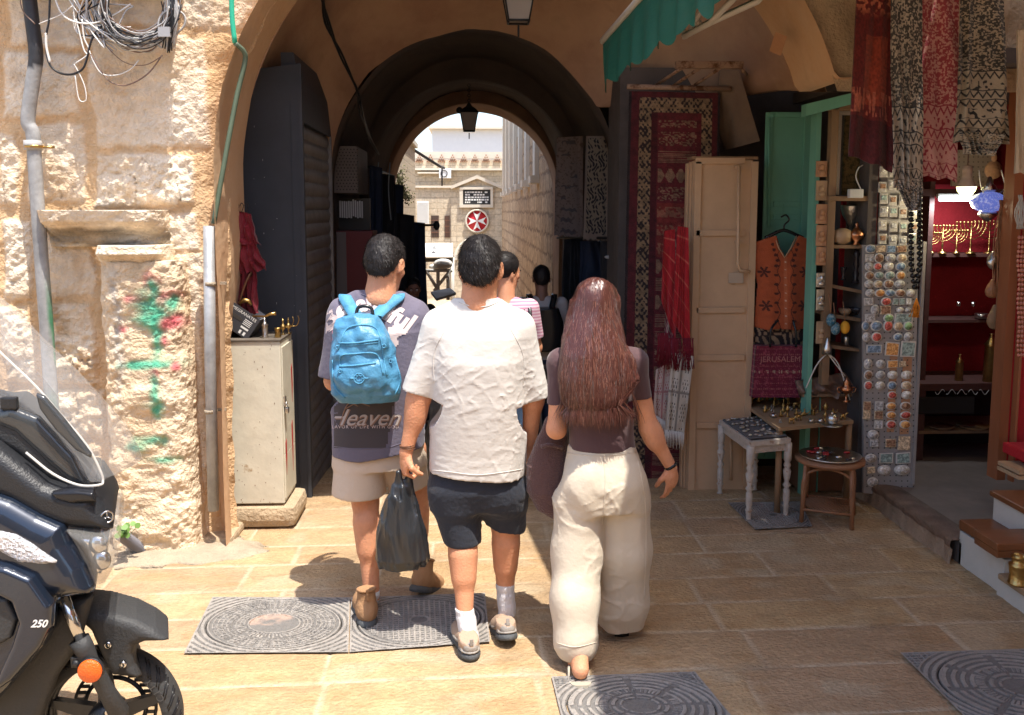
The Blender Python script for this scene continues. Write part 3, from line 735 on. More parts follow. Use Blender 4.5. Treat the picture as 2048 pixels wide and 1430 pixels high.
mat("leaf_green", (.13, .24, .05), rough=.5)

def coltube(pts, r, colf, n=12):
    mb = MB(); mb.cur = (.3, .3, .3); mb.tube(pts, r, n); mb.c = [colf(Vector(v)) for v in mb.v]; return mb
def pipecol(v):
    _, h = 0, v.z; py = 420-(v.z-1.9)*FPX/5.0
    if py < 150: return (.028, .028, .032)
    t = float(noise(v.x*30, v.z*5, v.y*30, 2))
    g = min(1, max(0, (py-540)/90)); n = .5+.5*float(noise(v.x*8, v.z*4, 0, 5))
    a = (.31+.08*t, .31+.08*t, .31+.08*t); k = g*(.9 if v.x > PY(72+(py-280)*.088, py, 4.98).x else (.35 if n > .5 else 0))
    return tuple(a[i]*(1-k)+(.045, .23, .11)[i]*k for i in range(3))
P = [PY(*q, 4.98) for q in ((52, -60), (64, 40), (72, 110), (66, 160), (56, 240), (66, 268), (70, 330), (80, 480), (92, 640), (103, 800), (118, 1000))]
pp = thing("drain_pipe", "bent grey drain pipe with black top and green paint lower down", "drain pipe", P[-1])
setpar(link("pipe", (lambda mb: (setattr(mb, 'cur', 1), mb.mesh("pipe"))[1])(coltube(bez(P, 6), [.036]*61, pipecol)), "pipe_grey"), pp)
mb = MB(); mb.lathe([(.044, 0), (.044, .05)], c=PY(66, 300, 4.98)); mb.build("collar", "cable_grey", pp)
mb = MB(); q = PY(68, 296, 4.98); mb.lathe([(.048, 0), (.048, .014)], c=q); mb.tube([q+Vector((.04, 0, .006)), q+Vector((.1, .02, .006))], .006); mb.build("bracket", "brass", pp)
# gutter
P = [PY(463, -60, 4.93), PY(464, 30, 4.93), PY(470, 86, 4.93), PY(488, 104, 4.97), PY(489, 128, 4.99), PY(472, 200, 4.99), PY(446, 340, 4.97), PY(427, 448, 4.95)]
gp = thing("gutter_pipe", "narrow green conduit running into a grey downpipe at the arch corner", "drain pipe", PY(430, 1010, 5))
mb = MB(); mb.tube(bez(P[:3], 4), .0135, 8); mb.build("upper_conduit", mat("green_bright", (.03, .42, .26), rough=.45), gp)
mb = MB(); mb.tube(bez(P[2:], 6), .0135, 8); mb.build("conduit", mat("green_dull", (.11, .15, .10), rough=.6, var=.3), gp)
mb = MB(); mb.tube([PY(418, 452, 4.95), PY(420, 700, 4.95), PY(427, 1020, 4.95)], .031, 14); mb.build("downpipe", mat("zinc", (.36, .36, .36), rough=.45, metal=.3, bump=.3, scale=30, var=.3, vscale=9), gp)
for py in (571, 826):
    mb = MB(); q = PY(421, py, 4.95); mb.lathe([(.0335, 0), (.0335, .02)], c=q, n=14); mb.box(q+Vector((.05, .04, .01)), (.05, .012, .016)); mb.build("clamp", "cement", gp)

# tangle of cables on the wall
r = random.Random(11)
ct = thing("cable_bundle", "tangled bundle of loose electric cables looped on the wall", "cables", PY(230, 60, 5.0))
def loopcable(mb, cx, cy, rx, ry, a0, a1, y, rad, wob=10):
    n = 9; pts = []
    for i in range(n+1):
        a = a0+(a1-a0)*i/n; pts.append(PY(cx+rx*cos(a)+r.uniform(-wob, wob)*.4, cy+ry*sin(a)+r.uniform(-wob, wob)*.4, y+r.uniform(-.02, .02)))
    mb.tube(bez(pts, 4), rad, 5)
sets = {"cable_grey": MB(), "cable_white": MB(), "cable_black": MB(), "cable_brown": MB()}
for i in range(46):
    mb = sets[r.choice(["cable_grey", "cable_grey", "cable_white", "cable_black", "cable_brown"])]
    loopcable(mb, r.uniform(262, 286), r.uniform(0, 20), r.uniform(60, 82), r.uniform(55, 92), radians(r.uniform(-20, 20)), radians(r.uniform(160, 215)), r.uniform(4.86, 4.98), r.choice([.0028, .0035, .0045]))
for i in range(22):
    mb = sets[r.choice(["cable_grey", "cable_white", "cable_black"])]
    a = PY(r.uniform(120, 200), r.uniform(-30, 10), r.uniform(4.9, 5.0)); b_ = PY(r.uniform(205, 262), r.uniform(50, 105), r.uniform(4.88, 4.96)); c_ = PY(r.uniform(150, 200), r.uniform(30, 70), 4.93)
    mb.tube(bez([a, c_, b_], 6), r.choice([.003, .004]), 5)
for i in range(20):
    mb = sets[r.choice(["cable_grey", "cable_black", "cable_black"])]
    x = 343+r.uniform(-9, 9); mb.tube(bez([PY(x, -40, 4.9), PY(x+r.uniform(-4, 4), 40, 4.88), PY(x-r.uniform(0, 12), 92+r.uniform(-10, 14), 4.9)], 5), .0035, 5)
for k, mb in sets.items(): mb.build("cable", k, ct)
def strand(name, label, pts, rad, m, y=4.92):
    mb = MB(); mb.tube(bez([PY(p[0], p[1], y) for p in pts], 7), rad, 6); o = mb.build("cable", m, ct)
for pts, rd, m in [([(100, -20), (98, 40), (92, 75), (96, 120), (112, 142), (140, 149), (165, 138), (175, 112), (180, 90), (188, 70), (205, 50)], .006, "cable_black"),
                   ([(92, 66), (93, 95), (100, 125)], .0068, "cable_white"), ([(178, 100), (188, 125), (205, 148), (235, 150), (262, 138), (278, 120)], .0035, "cable_white"),
                   ([(172, 98), (186, 115), (206, 148), (225, 166), (255, 170), (295, 148), (325, 110)], .0038, "cable_brown"), ([(38, -20), (45, 20), (70, 48)], .003, "cable_brown"),
                   ([(150, 150), (158, 198), (172, 200), (170, 175), (160, 150), (148, 128)], .003, "cable_white"), ([(105, -20), (122, 25), (150, 44), (190, 46), (228, 30), (262, 8)], .005, "cable_white"),
                   ([(145, 12), (120, 30), (78, 48)], .003, "cable_white"), ([(215, 8), (265, 12), (252, 22), (232, 60), (222, 64)], .004, "cable_grey"),
                   ([(338, 90), (318, 60), (322, 32), (345, 18), (368, 30), (368, 52), (345, 75), (328, 95), (315, 88), (314, 65)], .006, "cable_grey"),
                   ([(152, 38), (160, 70), (168, 100), (176, 110)], .004, "cable_white"), ([(164, 38), (168, 75), (178, 105), (150, 128)], .004, "cable_white"), ([(200, 70), (215, 95), (250, 125), (290, 130), (325, 112)], .0025, "cable_brown")]:
    strand("cable", None, pts, rd, m)
mb = MB(); q = PY(329, 64, 4.86); mb.box(q, (.06, .02, .05), T=None); o = mb.build("tape", mat("tape_grey", (.35, .35, .36), rough=.5), ct)
# unseen boxes added above the frame to shade the upper wall
o = MB(); a = PY(-60, -60, 4.95); c = PY(150, -200, 4.95); o.box(((a.x+c.x)/2, 4.98, (a.z+c.z)/2), (c.x-a.x, .26, c.z-a.z), bev=.01); tag(o.build("wall_shade_box", "cement"), "unseen box added high on the wall to shade it over the drain pipe", "shade box")
o = MB(); a = PY(170, -35, 4.95); c = PY(350, -150, 4.95); o.box(((a.x+c.x)/2, 4.99, (a.z+c.z)/2), (c.x-a.x, .25, c.z-a.z), bev=.01); tag(o.build("cable_shade_box", "cement"), "unseen box added above the tangle of cables to shade the wall", "junction box")

# white metal cabinet on a cement base
cb = thing("metal_cabinet", "scratched off-white metal cabinet standing in the arch corner", "cabinet", (-1.29, 5.45, .14))
def wx_(px, y): return PY(px, 700, y).x
x0, x1 = PY(437, 850, 5.3).x, PY(565, 850, 5.3).x; zt, zb = PY(500, 683, 5.3).z, PY(500, 1008, 5.3).z
mb = MB(); mb.box(((x0+x1)/2, 5.3+.17, (zt+zb)/2), (x1-x0, .34, zt-zb), bev=.006); mb.build("body", "cabinet_white", cb)
mb = MB(); mb.box(((x0+x1)/2, 5.47, zt+.006), (x1-x0+.008, .355, .012), bev=.003); mb.build("top_panel", mat("top_dark", (.12, .10, .08), rough=.6, var=.4), cb)
mb = MB(); mb.box((x1+.004, 5.47, (zt+zb)/2+.13), (.008, .31, (zt-zb)*.66), bev=.002); mb.box((x1+.004, 5.47, zb+.16), (.008, .31, .27), bev=.002); mb.build("door", "cabinet_white", cb)
mb = MB()
for (yy, z, h) in ((5.55, zt-.2, .22), (5.52, zt-.55, .3), (5.33, zt-.62, .2)): mb.prism([(x1+.009, yy, z), (x1+.009, yy+.03, z+.02), (x1+.009, yy+.035, z-h*.5), (x1+.009, yy+.015, z-h)], (.001, 0, 0))
mb.build("red_marking", mat("paint_red", (.5, .02, .02), rough=.5), cb)
mb = MB(); q = Vector((x1+.012, 5.33, zb+.62)); mb.box(q, (.012, .03, .06)); mb.torus(q+Vector((.01, 0, -.02)), .014, .004, T=Matrix.Rotation(pi/2, 4, 'Y')); mb.box(q+Vector((.012, 0, -.055)), (.02, .035, .035), bev=.004); mb.build("padlock", "silver", cb)
mb = MB(); r = random.Random(3)
for _ in range(60):
    x = r.uniform(x0+.02, x1-.01); z = zb+(zt-zb)*r.random()**1.3; mb.box((x, 5.2992, z), (r.uniform(.001, .004), .001, r.uniform(.002, .01)))
mb.build("chipped_paint", "wood_brown", cb)
mb = MB(); mb.box((-1.275, 5.48, .07), (.45, .42, .135), bev=.05); mb.box((-1.46, 5.2, .02), (.2, .4, .06), bev=.02); tag(mb.build("concrete_footing", mat("cement_light", (.42, .32, .21), rough=.95, bump=1.5, scale=40, var=.25, vscale=9)), "rough cement footing under the white cabinet", "footing")
mb = MB(); mb.lathe([(.60, 0), (.54, .012), (.44, .03), (.0, .045)], c=(-1.72, 4.98, -.005), n=90, sx=1.0, sy=.42)
for i_, v_ in enumerate(mb.v):
    k_ = 1+.35*float(noise(v_[0]*5, v_[1]*5, 0, 3))+.1*float(noise(v_[0]*20, v_[1]*20, 0, 4)); mb.v[i_] = (-1.72+(v_[0]+1.72)*k_, 4.98+(v_[1]-4.98)*k_, v_[2])
tag(mb.build("cement_apron", "cement"), "pale cement skirt round the foot of the painted column", "footing")

# carton, plate, brassware on the cabinet
bx = thing("fruit_carton", "tilted black pomegranate carton with white lettering on the cabinet", "carton", PY(494, 682, 5.38))
c0 = PY(494, 680, 5.36); ang = radians(-35); ux = Vector((cos(ang), 0, sin(ang))); uz = Vector((-sin(ang), 0, cos(ang)))
T = basis(c0, ux, uz)    # x along the length, y up the side, z towards the camera
def cpanel(mb, c, d): mb.box(c, d, T=T)
mb = MB(); Lc, Hc, Dc = .285, .145, .21
cpanel(mb, (-Lc/2, Hc/2, 0), (Lc, Hc, .005)); cpanel(mb, (-Lc/2, Hc/2, -Dc), (Lc, Hc, .005)); cpanel(mb, (-Lc, Hc/2, -Dc/2), (.005, Hc, Dc)); cpanel(mb, (0, Hc/2, -Dc/2), (.005, Hc, Dc)); cpanel(mb, (-Lc/2, 0, -Dc/2), (Lc, .005, Dc))
body = mb.build("carton_body", "carton_dark", bx)
mb = MB(); cpanel(mb, (-Lc/2, Hc/2, -Dc+.004), (Lc*.97, Hc*.94, .003)); cpanel(mb, (-.004, Hc/2, -Dc/2), (.003, Hc*.94, Dc*.95)); mb.build("liner", "carton_inner", bx)
mb = MB(); pts = []
for a in range(20): th = a/20*2*pi; pts.append(T @ Vector((-Lc*.44+.026*cos(th)+.014*(1 if cos(th) > 0 else -1), Hc*.58+.011*sin(th), .0032)))
mb.prism(pts, (0, -.001, 0)); mb.build("hand_hole", "window_dark", bx)
text("POMEGRANATES", "ink_white", T @ Matrix.Translation((-Lc*.40, Hc*.85, .004)), .026, bx)
mb = MB()
for (x, y, w, h) in ((-.052, .1, .05, .004), (-.052, .09, .05, .004), (-.052, .08, .05, .004), (-.052, .07, .05, .004), (-.05, .05, .05, .012), (-.062, .02, .014, .022), (-.035, .02, .014, .022), (-.272, .03, .012, .02)): mb.box((x, y, .0035), (w, h, .001), T=T)
mb.build("print_block", "ink_white", bx)
o = MB(); T2 = Matrix.Translation(PY(486, 577, 5.45)) @ Matrix.Rotation(radians(35), 4, 'Y') @ Matrix.Rotation(radians(75), 4, 'Y') @ Matrix.Diagonal((1, .5, 1, 1)); o.lathe([(.02, 0), (.09, .006), (.112, .014), (.108, .02), (.02, .008)], n=30, T=T2); tag(o.build("wooden_plate", "wood_brown"), "oval dark plate leaning upright inside the carton", "plate")
def vase(name, label, cat, base, prof, m, T=None, n=20, group=None):
    mb = MB(); mb.lathe(prof, n=n, c=(0, 0, 0), T=Matrix.Translation(base) @ (T or Matrix())); return tag(mb.build(name, m), label, cat, group)
ztop = zt+.012
vase("pepper_mill", "silver pepper mill standing at the front edge of the cabinet", "pepper mill", Vector((PY(530, 670, 5.36).x, 5.36, ztop)), [(.02, 0), (.022, .006), (.015, .02), (.018, .06), (.016, .07), (.021, .078), (.012, .09), (.006, .11), (.004, .12)], "silver")
vase("brass_cup", "small squat brass cup beside the silver pepper mill", "cup", Vector((PY(556, 670, 5.38).x, 5.38, ztop)), [(.018, 0), (.02, .01), (.016, .03), (.021, .055), (.022, .058)], "brass")
for i, (px, lab) in enumerate(((566, "brass oil lamp with curled spout on the cabinet, the one next to the cup"), (577, "brass oil lamp with curled spout at the back corner of the cabinet"))):
    t = thing("oil_lamp", lab, "oil lamp", Vector((PY(px, 660, 5.5+.05*i).x, 5.5+.05*i, ztop)), "oil lamps on the cabinet")
    b0 = Vector(t.location); mb = MB(); mb.lathe([(.018, 0), (.006, .008), (.006, .03), (.022, .045), (.012, .06), (.006, .07), (.008, .08), (.002, .1)], n=16, c=b0); mb.build("bowl", "brass", t)
    mb = MB(); mb.tube(bez([b0+Vector((.015, 0, .045)), b0+Vector((.05, 0, .05)), b0+Vector((.065, 0, .085)), b0+Vector((.06, 0, .11))], 5), .003, 6); mb.build("spout", "brass", t)
mb = MB(); mb.tube([PY(478, 606, 5.42), PY(489, 600, 5.42), PY(497, 602, 5.42), PY(503, 610, 5.42)], [.01, .016, .013, .008], 10); mb.tube([PY(505, 632, 5.36), PY(530, 633, 5.36), PY(540, 628, 5.36), PY(552, 627, 5.36)], [.005, .006, .009, .012], 8); tag(mb.build("brass_candlestick", "brass"), "brass candlestick lying across the open carton", "candlestick")

# red garment on the jamb
def cloth(name, quad, y, nx, nz, m, colf=None, fold=0.0, ff=12, hem=0.0, parent=None, seed=0, ydelta=(0, 0, 0, 0), thick=.006, hemf=5, gather=0, sag=0):
    """hanging textile: quad = four photo pixels (tl, tr, br, bl) at depth y; folds run downwards"""
    c = [PY(q[0], q[1], y+dy) for q, dy in zip(quad, ydelta)]
    u = np.linspace(0, 1, nx); v = np.linspace(0, 1, nz); Vv, Uu = np.meshgrid(v, u, indexing='ij')
    top = np.array(c[0])[None, None]*(1-Uu)[..., None]+np.array(c[1])[None, None]*Uu[..., None]
    bot = np.array(c[3])[None, None]*(1-Uu)[..., None]+np.array(c[2])[None, None]*Uu[..., None]
    hm = 1+hem*(np.abs(((Uu*hemf) % 1)-.5)*2-.5)+hem*.5*noise(Uu*4, 0, 0, seed)
    P = top+(bot-top)*(Vv*hm)[..., None]
    f = fold*(np.sin((Uu*ff+1.2*noise(Uu*2, Vv*1.2, 0, seed))*2*pi)*.6+1.2*noise(Uu*ff*.8, Vv*2.2, 0, seed+1)+.5*noise(Uu*ff*2, Vv*7, 0, seed+3))*(.35+.65*Vv)
    P[..., 1] += f; P[..., 0] += f*.3; P[..., 0] += gather*np.sin(Vv*3+seed)*.02
    col = colf(Uu, Vv) if colf else None
    n0, n1 = Uu.shape; ii = np.arange(n0*n1).reshape(n0, n1); F = np.stack([ii[:-1, :-1], ii[1:, :-1], ii[1:, 1:], ii[:-1, 1:]], -1).reshape(-1, 4)
    if thick:
        Pb = P.copy(); Pb[..., 1] += thick; N = n0*n1
        V = np.concatenate([P.reshape(-1, 3), Pb.reshape(-1, 3)]); F = np.concatenate([F, F[:, ::-1]+N])
        e = []
        for line in (ii[0], ii[-1][::-1], ii[:, 0][::-1], ii[:, -1]): e += [(line[k], line[k]+N, line[k+1]+N, line[k+1]) for k in range(len(line)-1)]
        F = np.concatenate([F, np.array(e)]); cc = None if col is None else np.concatenate([col.reshape(-1, 3)]*2)
    else: V = P.reshape(-1, 3); cc = None if col is None else col.reshape(-1, 3)
    return link(name, mesh_np(name, V, F, cc), m, parent)
g = thing("red_garment", "dark red frilled garment hanging from hooks beside the grey steel door", "garment", PY(495, 640, 5.5))
cloth("upper_frill", [(470, 420), (500, 428), (520, 488), (470, 490)], 5.42, 34, 20, "red_cloth", fold=.03, ff=4, hem=.06, parent=g, seed=1)
cloth("middle_frill", [(470, 470), (514, 485), (532, 540), (466, 548)], 5.44, 40, 22, "red_cloth", fold=.035, ff=5, hem=.10, parent=g, seed=4)
cloth("skirt", [(468, 520), (512, 530), (516, 622), (464, 640)], 5.46, 40, 30, "red_cloth", fold=.03, ff=4, hem=.06, parent=g, seed=7)
mb = MB()
for px in (474, 483, 492): mb.tube(bez([PY(px, 425, 5.42), PY(px+4, 412, 5.42), PY(px, 406, 5.42), PY(px-3, 412, 5.42)], 4), .0025, 5)
mb.build("hanger", "iron", g)

# dark steel door leaf, shutter with hood
o = thing("steel_door", "tall dark grey steel door leaf open at the mouth of the passage", "door", (-1.27, 5.9, 0))
a = PY(503, 1015, 5.92); c = PY(601, 128, 5.92)
mb = MB(); z0, z1 = a.z-.1, c.z
mb.prism([(a.x, 5.9, z0), (c.x, 5.9, z0), (c.x, 5.9, z1), (a.x, 5.9, z1-.05)], (0, .03, 0)); mb.build("leaf", "steel_dark", o)
mb = MB(); mb.box((c.x-.004, 5.915, (z0+z1)/2), (.022, .05, z1-z0)); mb.box((PY(588, 500, 5.9).x, 5.897, (z0+z1)/2-.1), (.003, .004, z1-z0-.3)); mb.build("edge_strip", "steel_dark", o)
mb = MB(); r = random.Random(8)
for _ in range(22): mb.box((r.uniform(a.x+.02, c.x-.02), 5.8985, r.uniform(z0+.2, z1-.3)), (r.uniform(.002, .005), .002, r.uniform(.002, .014)))
mb.build("scratch", "cable_grey", o)
sh = thing("roller_shutter", "rolled metal shutter with dark horizontal slats and box hood", "shutter", (-1.1, 6.55, 0))
mb = MB(); V = []; F = []; nslat = 30; zt_ = 2.52; pitch = .095
zz = np.arange(-.35, 2.48, .006); ph = (zz/pitch) % 1; off = .016*np.sin(ph*pi)**.6; yy = np.linspace(5.97, 7.22, 26)
Yg, Zg2 = np.meshgrid(yy, zz, indexing='ij'); Xg2 = -1.118+off[None, :]+.004*noise(Yg*1.4, Zg2*3, 0, 3)
n0, n1 = Yg.shape; ii = np.arange(n0*n1).reshape(n0, n1); F = np.stack([ii[:-1, :-1], ii[:-1, 1:], ii[1:, 1:], ii[1:, :-1]], -1).reshape(-1, 4)
link("slat_curtain", mesh_np("slats", np.stack([Xg2, Yg, Zg2], -1).reshape(-1, 3), F), "shutter_grey", sh)
mb = MB(); mb.box((-1.13, 5.955, 1.1), (.07, .03, 2.9)); mb.build("guide_rail", "shutter_grey", sh); mb = MB(); mb.box((-1.13, 7.24, 1.1), (.09, .04, 2.9)); mb.build("guide_rail", "shutter_grey", sh)
mb = MB(); mb.prism([(-1.2, 5.95, 2.47), (-1.085, 5.95, 2.47), (-1.085, 5.95, 2.72), (-1.12, 5.95, 2.9), (-1.2, 5.95, 2.9)], (0, 1.3, 0)); mb.build("hood", "steel_dark", sh)

# lattice fronted box, cards, red unit, dark clothes rail
mat("lattice_metal", (.19, .16, .15), rough=.6, bump=.3, scale=20, var=.2)
t = thing("ventilation_box", "rusty boxed vent with diamond lattice grille on the dark passage wall", "vent", (-1.1, 8.3, 2.25))
a = PY(670, 386, 8.0); c = PY(714, 292, 8.0)
mb = MB(); mb.box(((a.x+c.x)/2-.02, 8.4, (a.z+c.z)/2), (c.x-a.x+.04, .8, c.z-a.z), bev=.01); mb.build("casing", "lattice_metal", t)
mb = MB()
for i in range(7):
    for j in range(14): mb.box((a.x+.02+i*(c.x-a.x-.03)/6+(.012 if j % 2 else 0), 7.998, a.z+.03+j*(c.z-a.z-.06)/13), (.012, .006, .012))
mb.build("grille_openings", "window_dark", t)["kind"] = "stuff"
t = thing("card_rack", "black wall rack filled with white cards under the vent box", "card rack", PY(705, 440, 8.2))
mb = MB(); mb.box(PY(706, 430, 8.25)+Vector((0, .05, 0)), (.30, .06, .30)); mb.build("frame", "window_dark", t)
r = random.Random(5); mb = MB()
for k in range(11):
    q = PY(680+k*4.4, 402, 8.2); mb.box(q+Vector((0, 0, -.06-r.uniform(0, .02))), (.013, .012, .15), T=None)
mb.build("cards", "white_render", t)["kind"] = "stuff"
t = thing("vending_unit", "dark red cupboard against the passage wall beside the shutter", "cupboard", (-1.0, 7.8, -.2))
a = PY(668, 590, 7.6); c = PY(745, 462, 7.6); mb = MB(); mb.box(((a.x+c.x)/2, 7.8, .65), (c.x-a.x, .4, (c.z-.65)*2+.0), bev=.01); mb.build("body", mat("red_dark", (.10, .008, .012), rough=.5, var=.1), t)
mb = MB(); mb.box((a.x+.055, 7.598, .65), (.11, .008, (c.z-.65)*2-.02)); mb.build("side_panel", mat("grey_mid", (.10, .09, .095), rough=.5), t)
mat("black_cloth", (.012, .013, .018), rough=.8, bump=.8, scale=40, stretch=(1, 1, .3), sheen=.1); mat("navy_cloth", (.02, .03, .06), rough=.8, bump=.6, scale=40)
t = thing("clothes_rail", "rail of dark garments along the left side of the passage", "clothes rail", (-.9, 10, -.3))
mb = MB(); mb.tube([(-1.08, 9.0, 2.35), (-1.02, 12.3, 2.35)], .015); mb.tube([(-1.05, 9.05, -.4), (-1.08, 9.05, 2.35)], .018); mb.build("rail", "iron", t)
for k, (px0, px1, py0, py1, y) in enumerate(((738, 765, 330, 700, 8.8), (752, 790, 345, 640, 9.3), (770, 806, 365, 640, 9.8), (782, 828, 425, 700, 9.6), (796, 850, 440, 640, 10.2))):
    cloth("garment", [(px0, py0), (px1, py0+6), (px1+4, py1), (px0-4, py1)], y, 24, 30, "black_cloth" if k % 2 else "navy_cloth", fold=.05, ff=3, hem=.05, parent=t, seed=20+k)
mb = MB()
for px in (757, 780): mb.tube(bez([PY(px, 325, 9.1), PY(px-3, 380, 9.1), PY(px+2, 440, 9.1)], 5), .006, 6)
mb.build("plastic_sleeve", mat("shiny", (.3, .34, .38), rough=.15), t)
o = thing("mirror_arm", "black round mirror on a thin horizontal arm over the passage", "mirror", PY(872, 451, 9.8))
mb = MB(); mb.tube([PY(838, 451, 9.9), PY(870, 450, 9.8)], .012); mb.build("arm", "iron", o); mb = MB(); mb.ell(PY(873, 451, 9.8), (.035, .02, .05)); mb.build("mirror_head", "iron", o)
# pale stall things just outside
mat("white_plastic", (.72, .72, .70), rough=.4)
o = thing("white_awning", "white shop awning board with small dark emblem across the far lane", "awning", PY(878, 498, 18))
mb = MB(); a = PY(850, 486, 18); c = PY(906, 512, 18); mb.prism([(a.x, 18, a.z), (c.x, 18, a.z), (c.x, 17.6, c.z), (a.x, 17.6, c.z)], (0, .05, -.02)); mb.build("board", "white_plastic", o)
mb = MB(); mb.prism([PY(864, 498, 17.7), PY(868, 490, 17.75), PY(874, 498, 17.7)], (0, -.02, 0)); mb.build("mark", mat("grey_mark", (.25, .27, .3)), o)
mb = MB(); a = PY(848, 512, 18); c = PY(906, 524, 18); mb.box(((a.x+c.x)/2, 18.2, (a.z+c.z)/2), (c.x-a.x, .3, a.z-c.z)); mb.build("underside", "window_dark", o)
mb = MB(); mb.tube([PY(905, 515, 18.1), PY(905, 650, 18.1)], .04); mb.tube([PY(848, 500, 18.1), PY(848, 650, 18.1)], .04); mb.build("post", "white_plastic", o)
o = thing("trestle_stand", "whitish wooden trestle with crossed struts at the end of the passage", "trestle", PY(880, 590, 15))
mb = MB()
for a, c in (((850, 541), (905, 541)), ((852, 541), (876, 580)), ((900, 541), (868, 582)), ((876, 541), (876, 584)), ((896, 545), (896, 600))): mb.tube([PY(*a, 15), PY(*c, 15)], .03, 6)
mb.build("struts", "white_plastic", o)
mb = MB(); a = PY(852, 581, 11); mb.prism([PY(862, 588, 11.2), PY(900, 580, 12), PY(912, 590, 11.8), PY(873, 602, 11)], (0, 0, .03)); tag(mb.build("folding_table", "white_plastic"), "small white tray table tilted beside the dark seated man", "table")
mb = MB(); mb.ell(PY(886, 528, 15), (.16, .1, .09)); mb.ell(PY(872, 533, 15.1), (.12, .1, .05)); tag(mb.build("white_sack", "white_plastic"), "white cloth bundle lying on the pale trestle", "bundle")

# weed and corrugated hose at the foot of the column
o = MB(); q0 = PZ(240, 1068, .16); q1 = PZ(284, 1100, .03); pts = [q0+(q1-q0)*(k/40) for k in range(41)]; o.tube(pts, [.034 if k % 2 else .028 for k in range(41)], 14); tag(o.build("corrugated_hose", mat("hose", (.22, .22, .25), rough=.4)), "short grey corrugated hose at the foot of the column", "hose")
o = thing("weed", "small green weed sprouting above the corrugated hose", "weed", q0); mb = MB(); r = random.Random(4)
for k in range(16):
    c_ = PZ(255, 1062, .2)+Vector((r.uniform(-.055, .055), r.uniform(-.03, .03), r.uniform(-.03, .035))); n_ = Vector((r.uniform(-.4, .4), -1, r.uniform(.2, 1.4))).normalized(); a_ = n_.orthogonal().normalized()*.017; b_ = n_.cross(a_); mb.add([c_+a_*cos(t_)+b_*sin(t_) for t_ in [k_*pi/3 for k_ in range(6)]], [tuple(range(6))]); mb.tube([c_, PZ(250, 1080, .1)], .0015, 4)
mb.build("foliage", "leaf_green", o)

# lanterns, sagging cable
def lantern(px, py0, py1, y, wpx, label, cam2=True):
    a = PY(px, py0, y); c = PY(px, py1, y); h = a.z-c.z; w = wpx/2/FPX*y
    t = thing("hanging_lantern", label, "lantern", a)
    z0 = c.z; mb = MB()
    for sx in (-1, 1):
        for sy in (-1, 1): mb.tube([a+Vector((sx*w*.62, sy*w*.62, -h)), a+Vector((sx*w, sy*w, -h*.35))], w*.05, 6)
    for (k, zz_) in ((.62, -h), (1.0, -h*.35)):
        for (p, q) in (((-1, -1), (1, -1)), ((1, -1), (1, 1)), ((1, 1), (-1, 1)), ((-1, 1), (-1, -1))): mb.tube([a+Vector((p[0]*w*k, p[1]*w*k, zz_)), a+Vector((q[0]*w*k, q[1]*w*k, zz_))], w*.07, 6)
    mb.tube([a+Vector((0, 0, -h-.02)), a+Vector((0, 0, -h-w*.9))], w*.06, 6); mb.build("frame", "iron", t)
    mb = MB(); T = Matrix.Translation(a) @ Matrix.Rotation(pi/4, 4, 'Z'); mb.lathe([(w*1.55, -h*.35), (w*.9, -h*.2), (w*.5, -h*.14), (w*.3, -h*.06), (w*.1, 0)], n=4, T=T, smooth=False); mb.build("cap", "iron", t)
    mb = MB(); mb.lathe([(w*.85, -h*.98), (w*1.36, -h*.37)], n=4, T=T, smooth=False); mb.build("glass", mat("lantern_glass", (.45, .40, .36), rough=.5, trans=.3) if "lantern_glass" not in M else "lantern_glass", t)
    return t, a
t, a = lantern(938, 205, 262, 9.6, 34, "small black four sided lantern on a chain in the far arch")
mb = MB()
for k in range(7): mb.torus(a+Vector((0, 0, .02+k*.026)), .014, .004, T=Matrix.Rotation(pi/2*(k % 2), 4, 'Z') @ Matrix.Rotation(pi/2, 4, 'X'), n=10, m=5)
mb.build("chain", "iron", t); mb = MB(); mb.ell(a+Vector((-.1, 0, -.08)), (.035, .05, .035)); mb.tube([a+Vector((-.1, 0, -.08)), a+Vector((0, 0, -.08))], .01); mb.build("camera_head", "iron", t)
t, a = lantern(1037, -70, 44, 6.3, 64, "big four sided lantern hanging from the front vault"); mb = MB(); mb.tube([a, a+Vector((0, 0, .6))], .008); mb.build("chain", "iron", t)
o = MB(); cp = [PY(640, -20, 6.0), PY(655, 40, 6.3), PY(680, 110, 6.6), PY(712, 180, 7.1), PY(722, 215, 7.3), PY(735, 270, 8.3), PY(756, 305, 9.0)]
for k in range(3):
    r = random.Random(k); o.tube(bez([p+Vector((r.uniform(-.02, .02), 0, r.uniform(-.02, .02))) for p in cp], 6), .008, 6)
tag(o.build("overhead_cable", "cable_black"), "black cables drooping along the left of the vault", "cable")
# ================================================================== RIGHT SIDE: the shop
def C3(*c): return np.array(c, float)
def mix(a, b, w): w = np.asarray(w, float)[..., None]; return a*(1-w)+b*w
mat("cloth_painted", (.5, .5, .5), rough=.9, attr="col", bump=.5, scale=120, sheen=.15, weave=160)
mat("wool_painted", (.5, .5, .5), rough=.95, attr="col", bump=1.0, scale=140, sheen=.2)
mat("green_paint", (.17, .44, .33), rough=.5, bump=.3, scale=10, var=.12, vscale=5, stretch=(1, 1, .3))
mat("tan_paint", (.56, .375, .23), rough=.5, bump=.3, scale=12, var=.14, vscale=3, col2=(.45, .28, .17), thr=(.56, .74))
mat("wood_worn", (.26, .16, .09), rough=.7, bump=.6, scale=30, stretch=(1, 1, .2), var=.35)
mat("wood_tan", (.36, .24, .14), rough=.6, bump=.4, scale=20, stretch=(.3, 1, 1), var=.2)
mat("rattan", (.30, .14, .07), rough=.45, bump=.4, scale=40, var=.3)
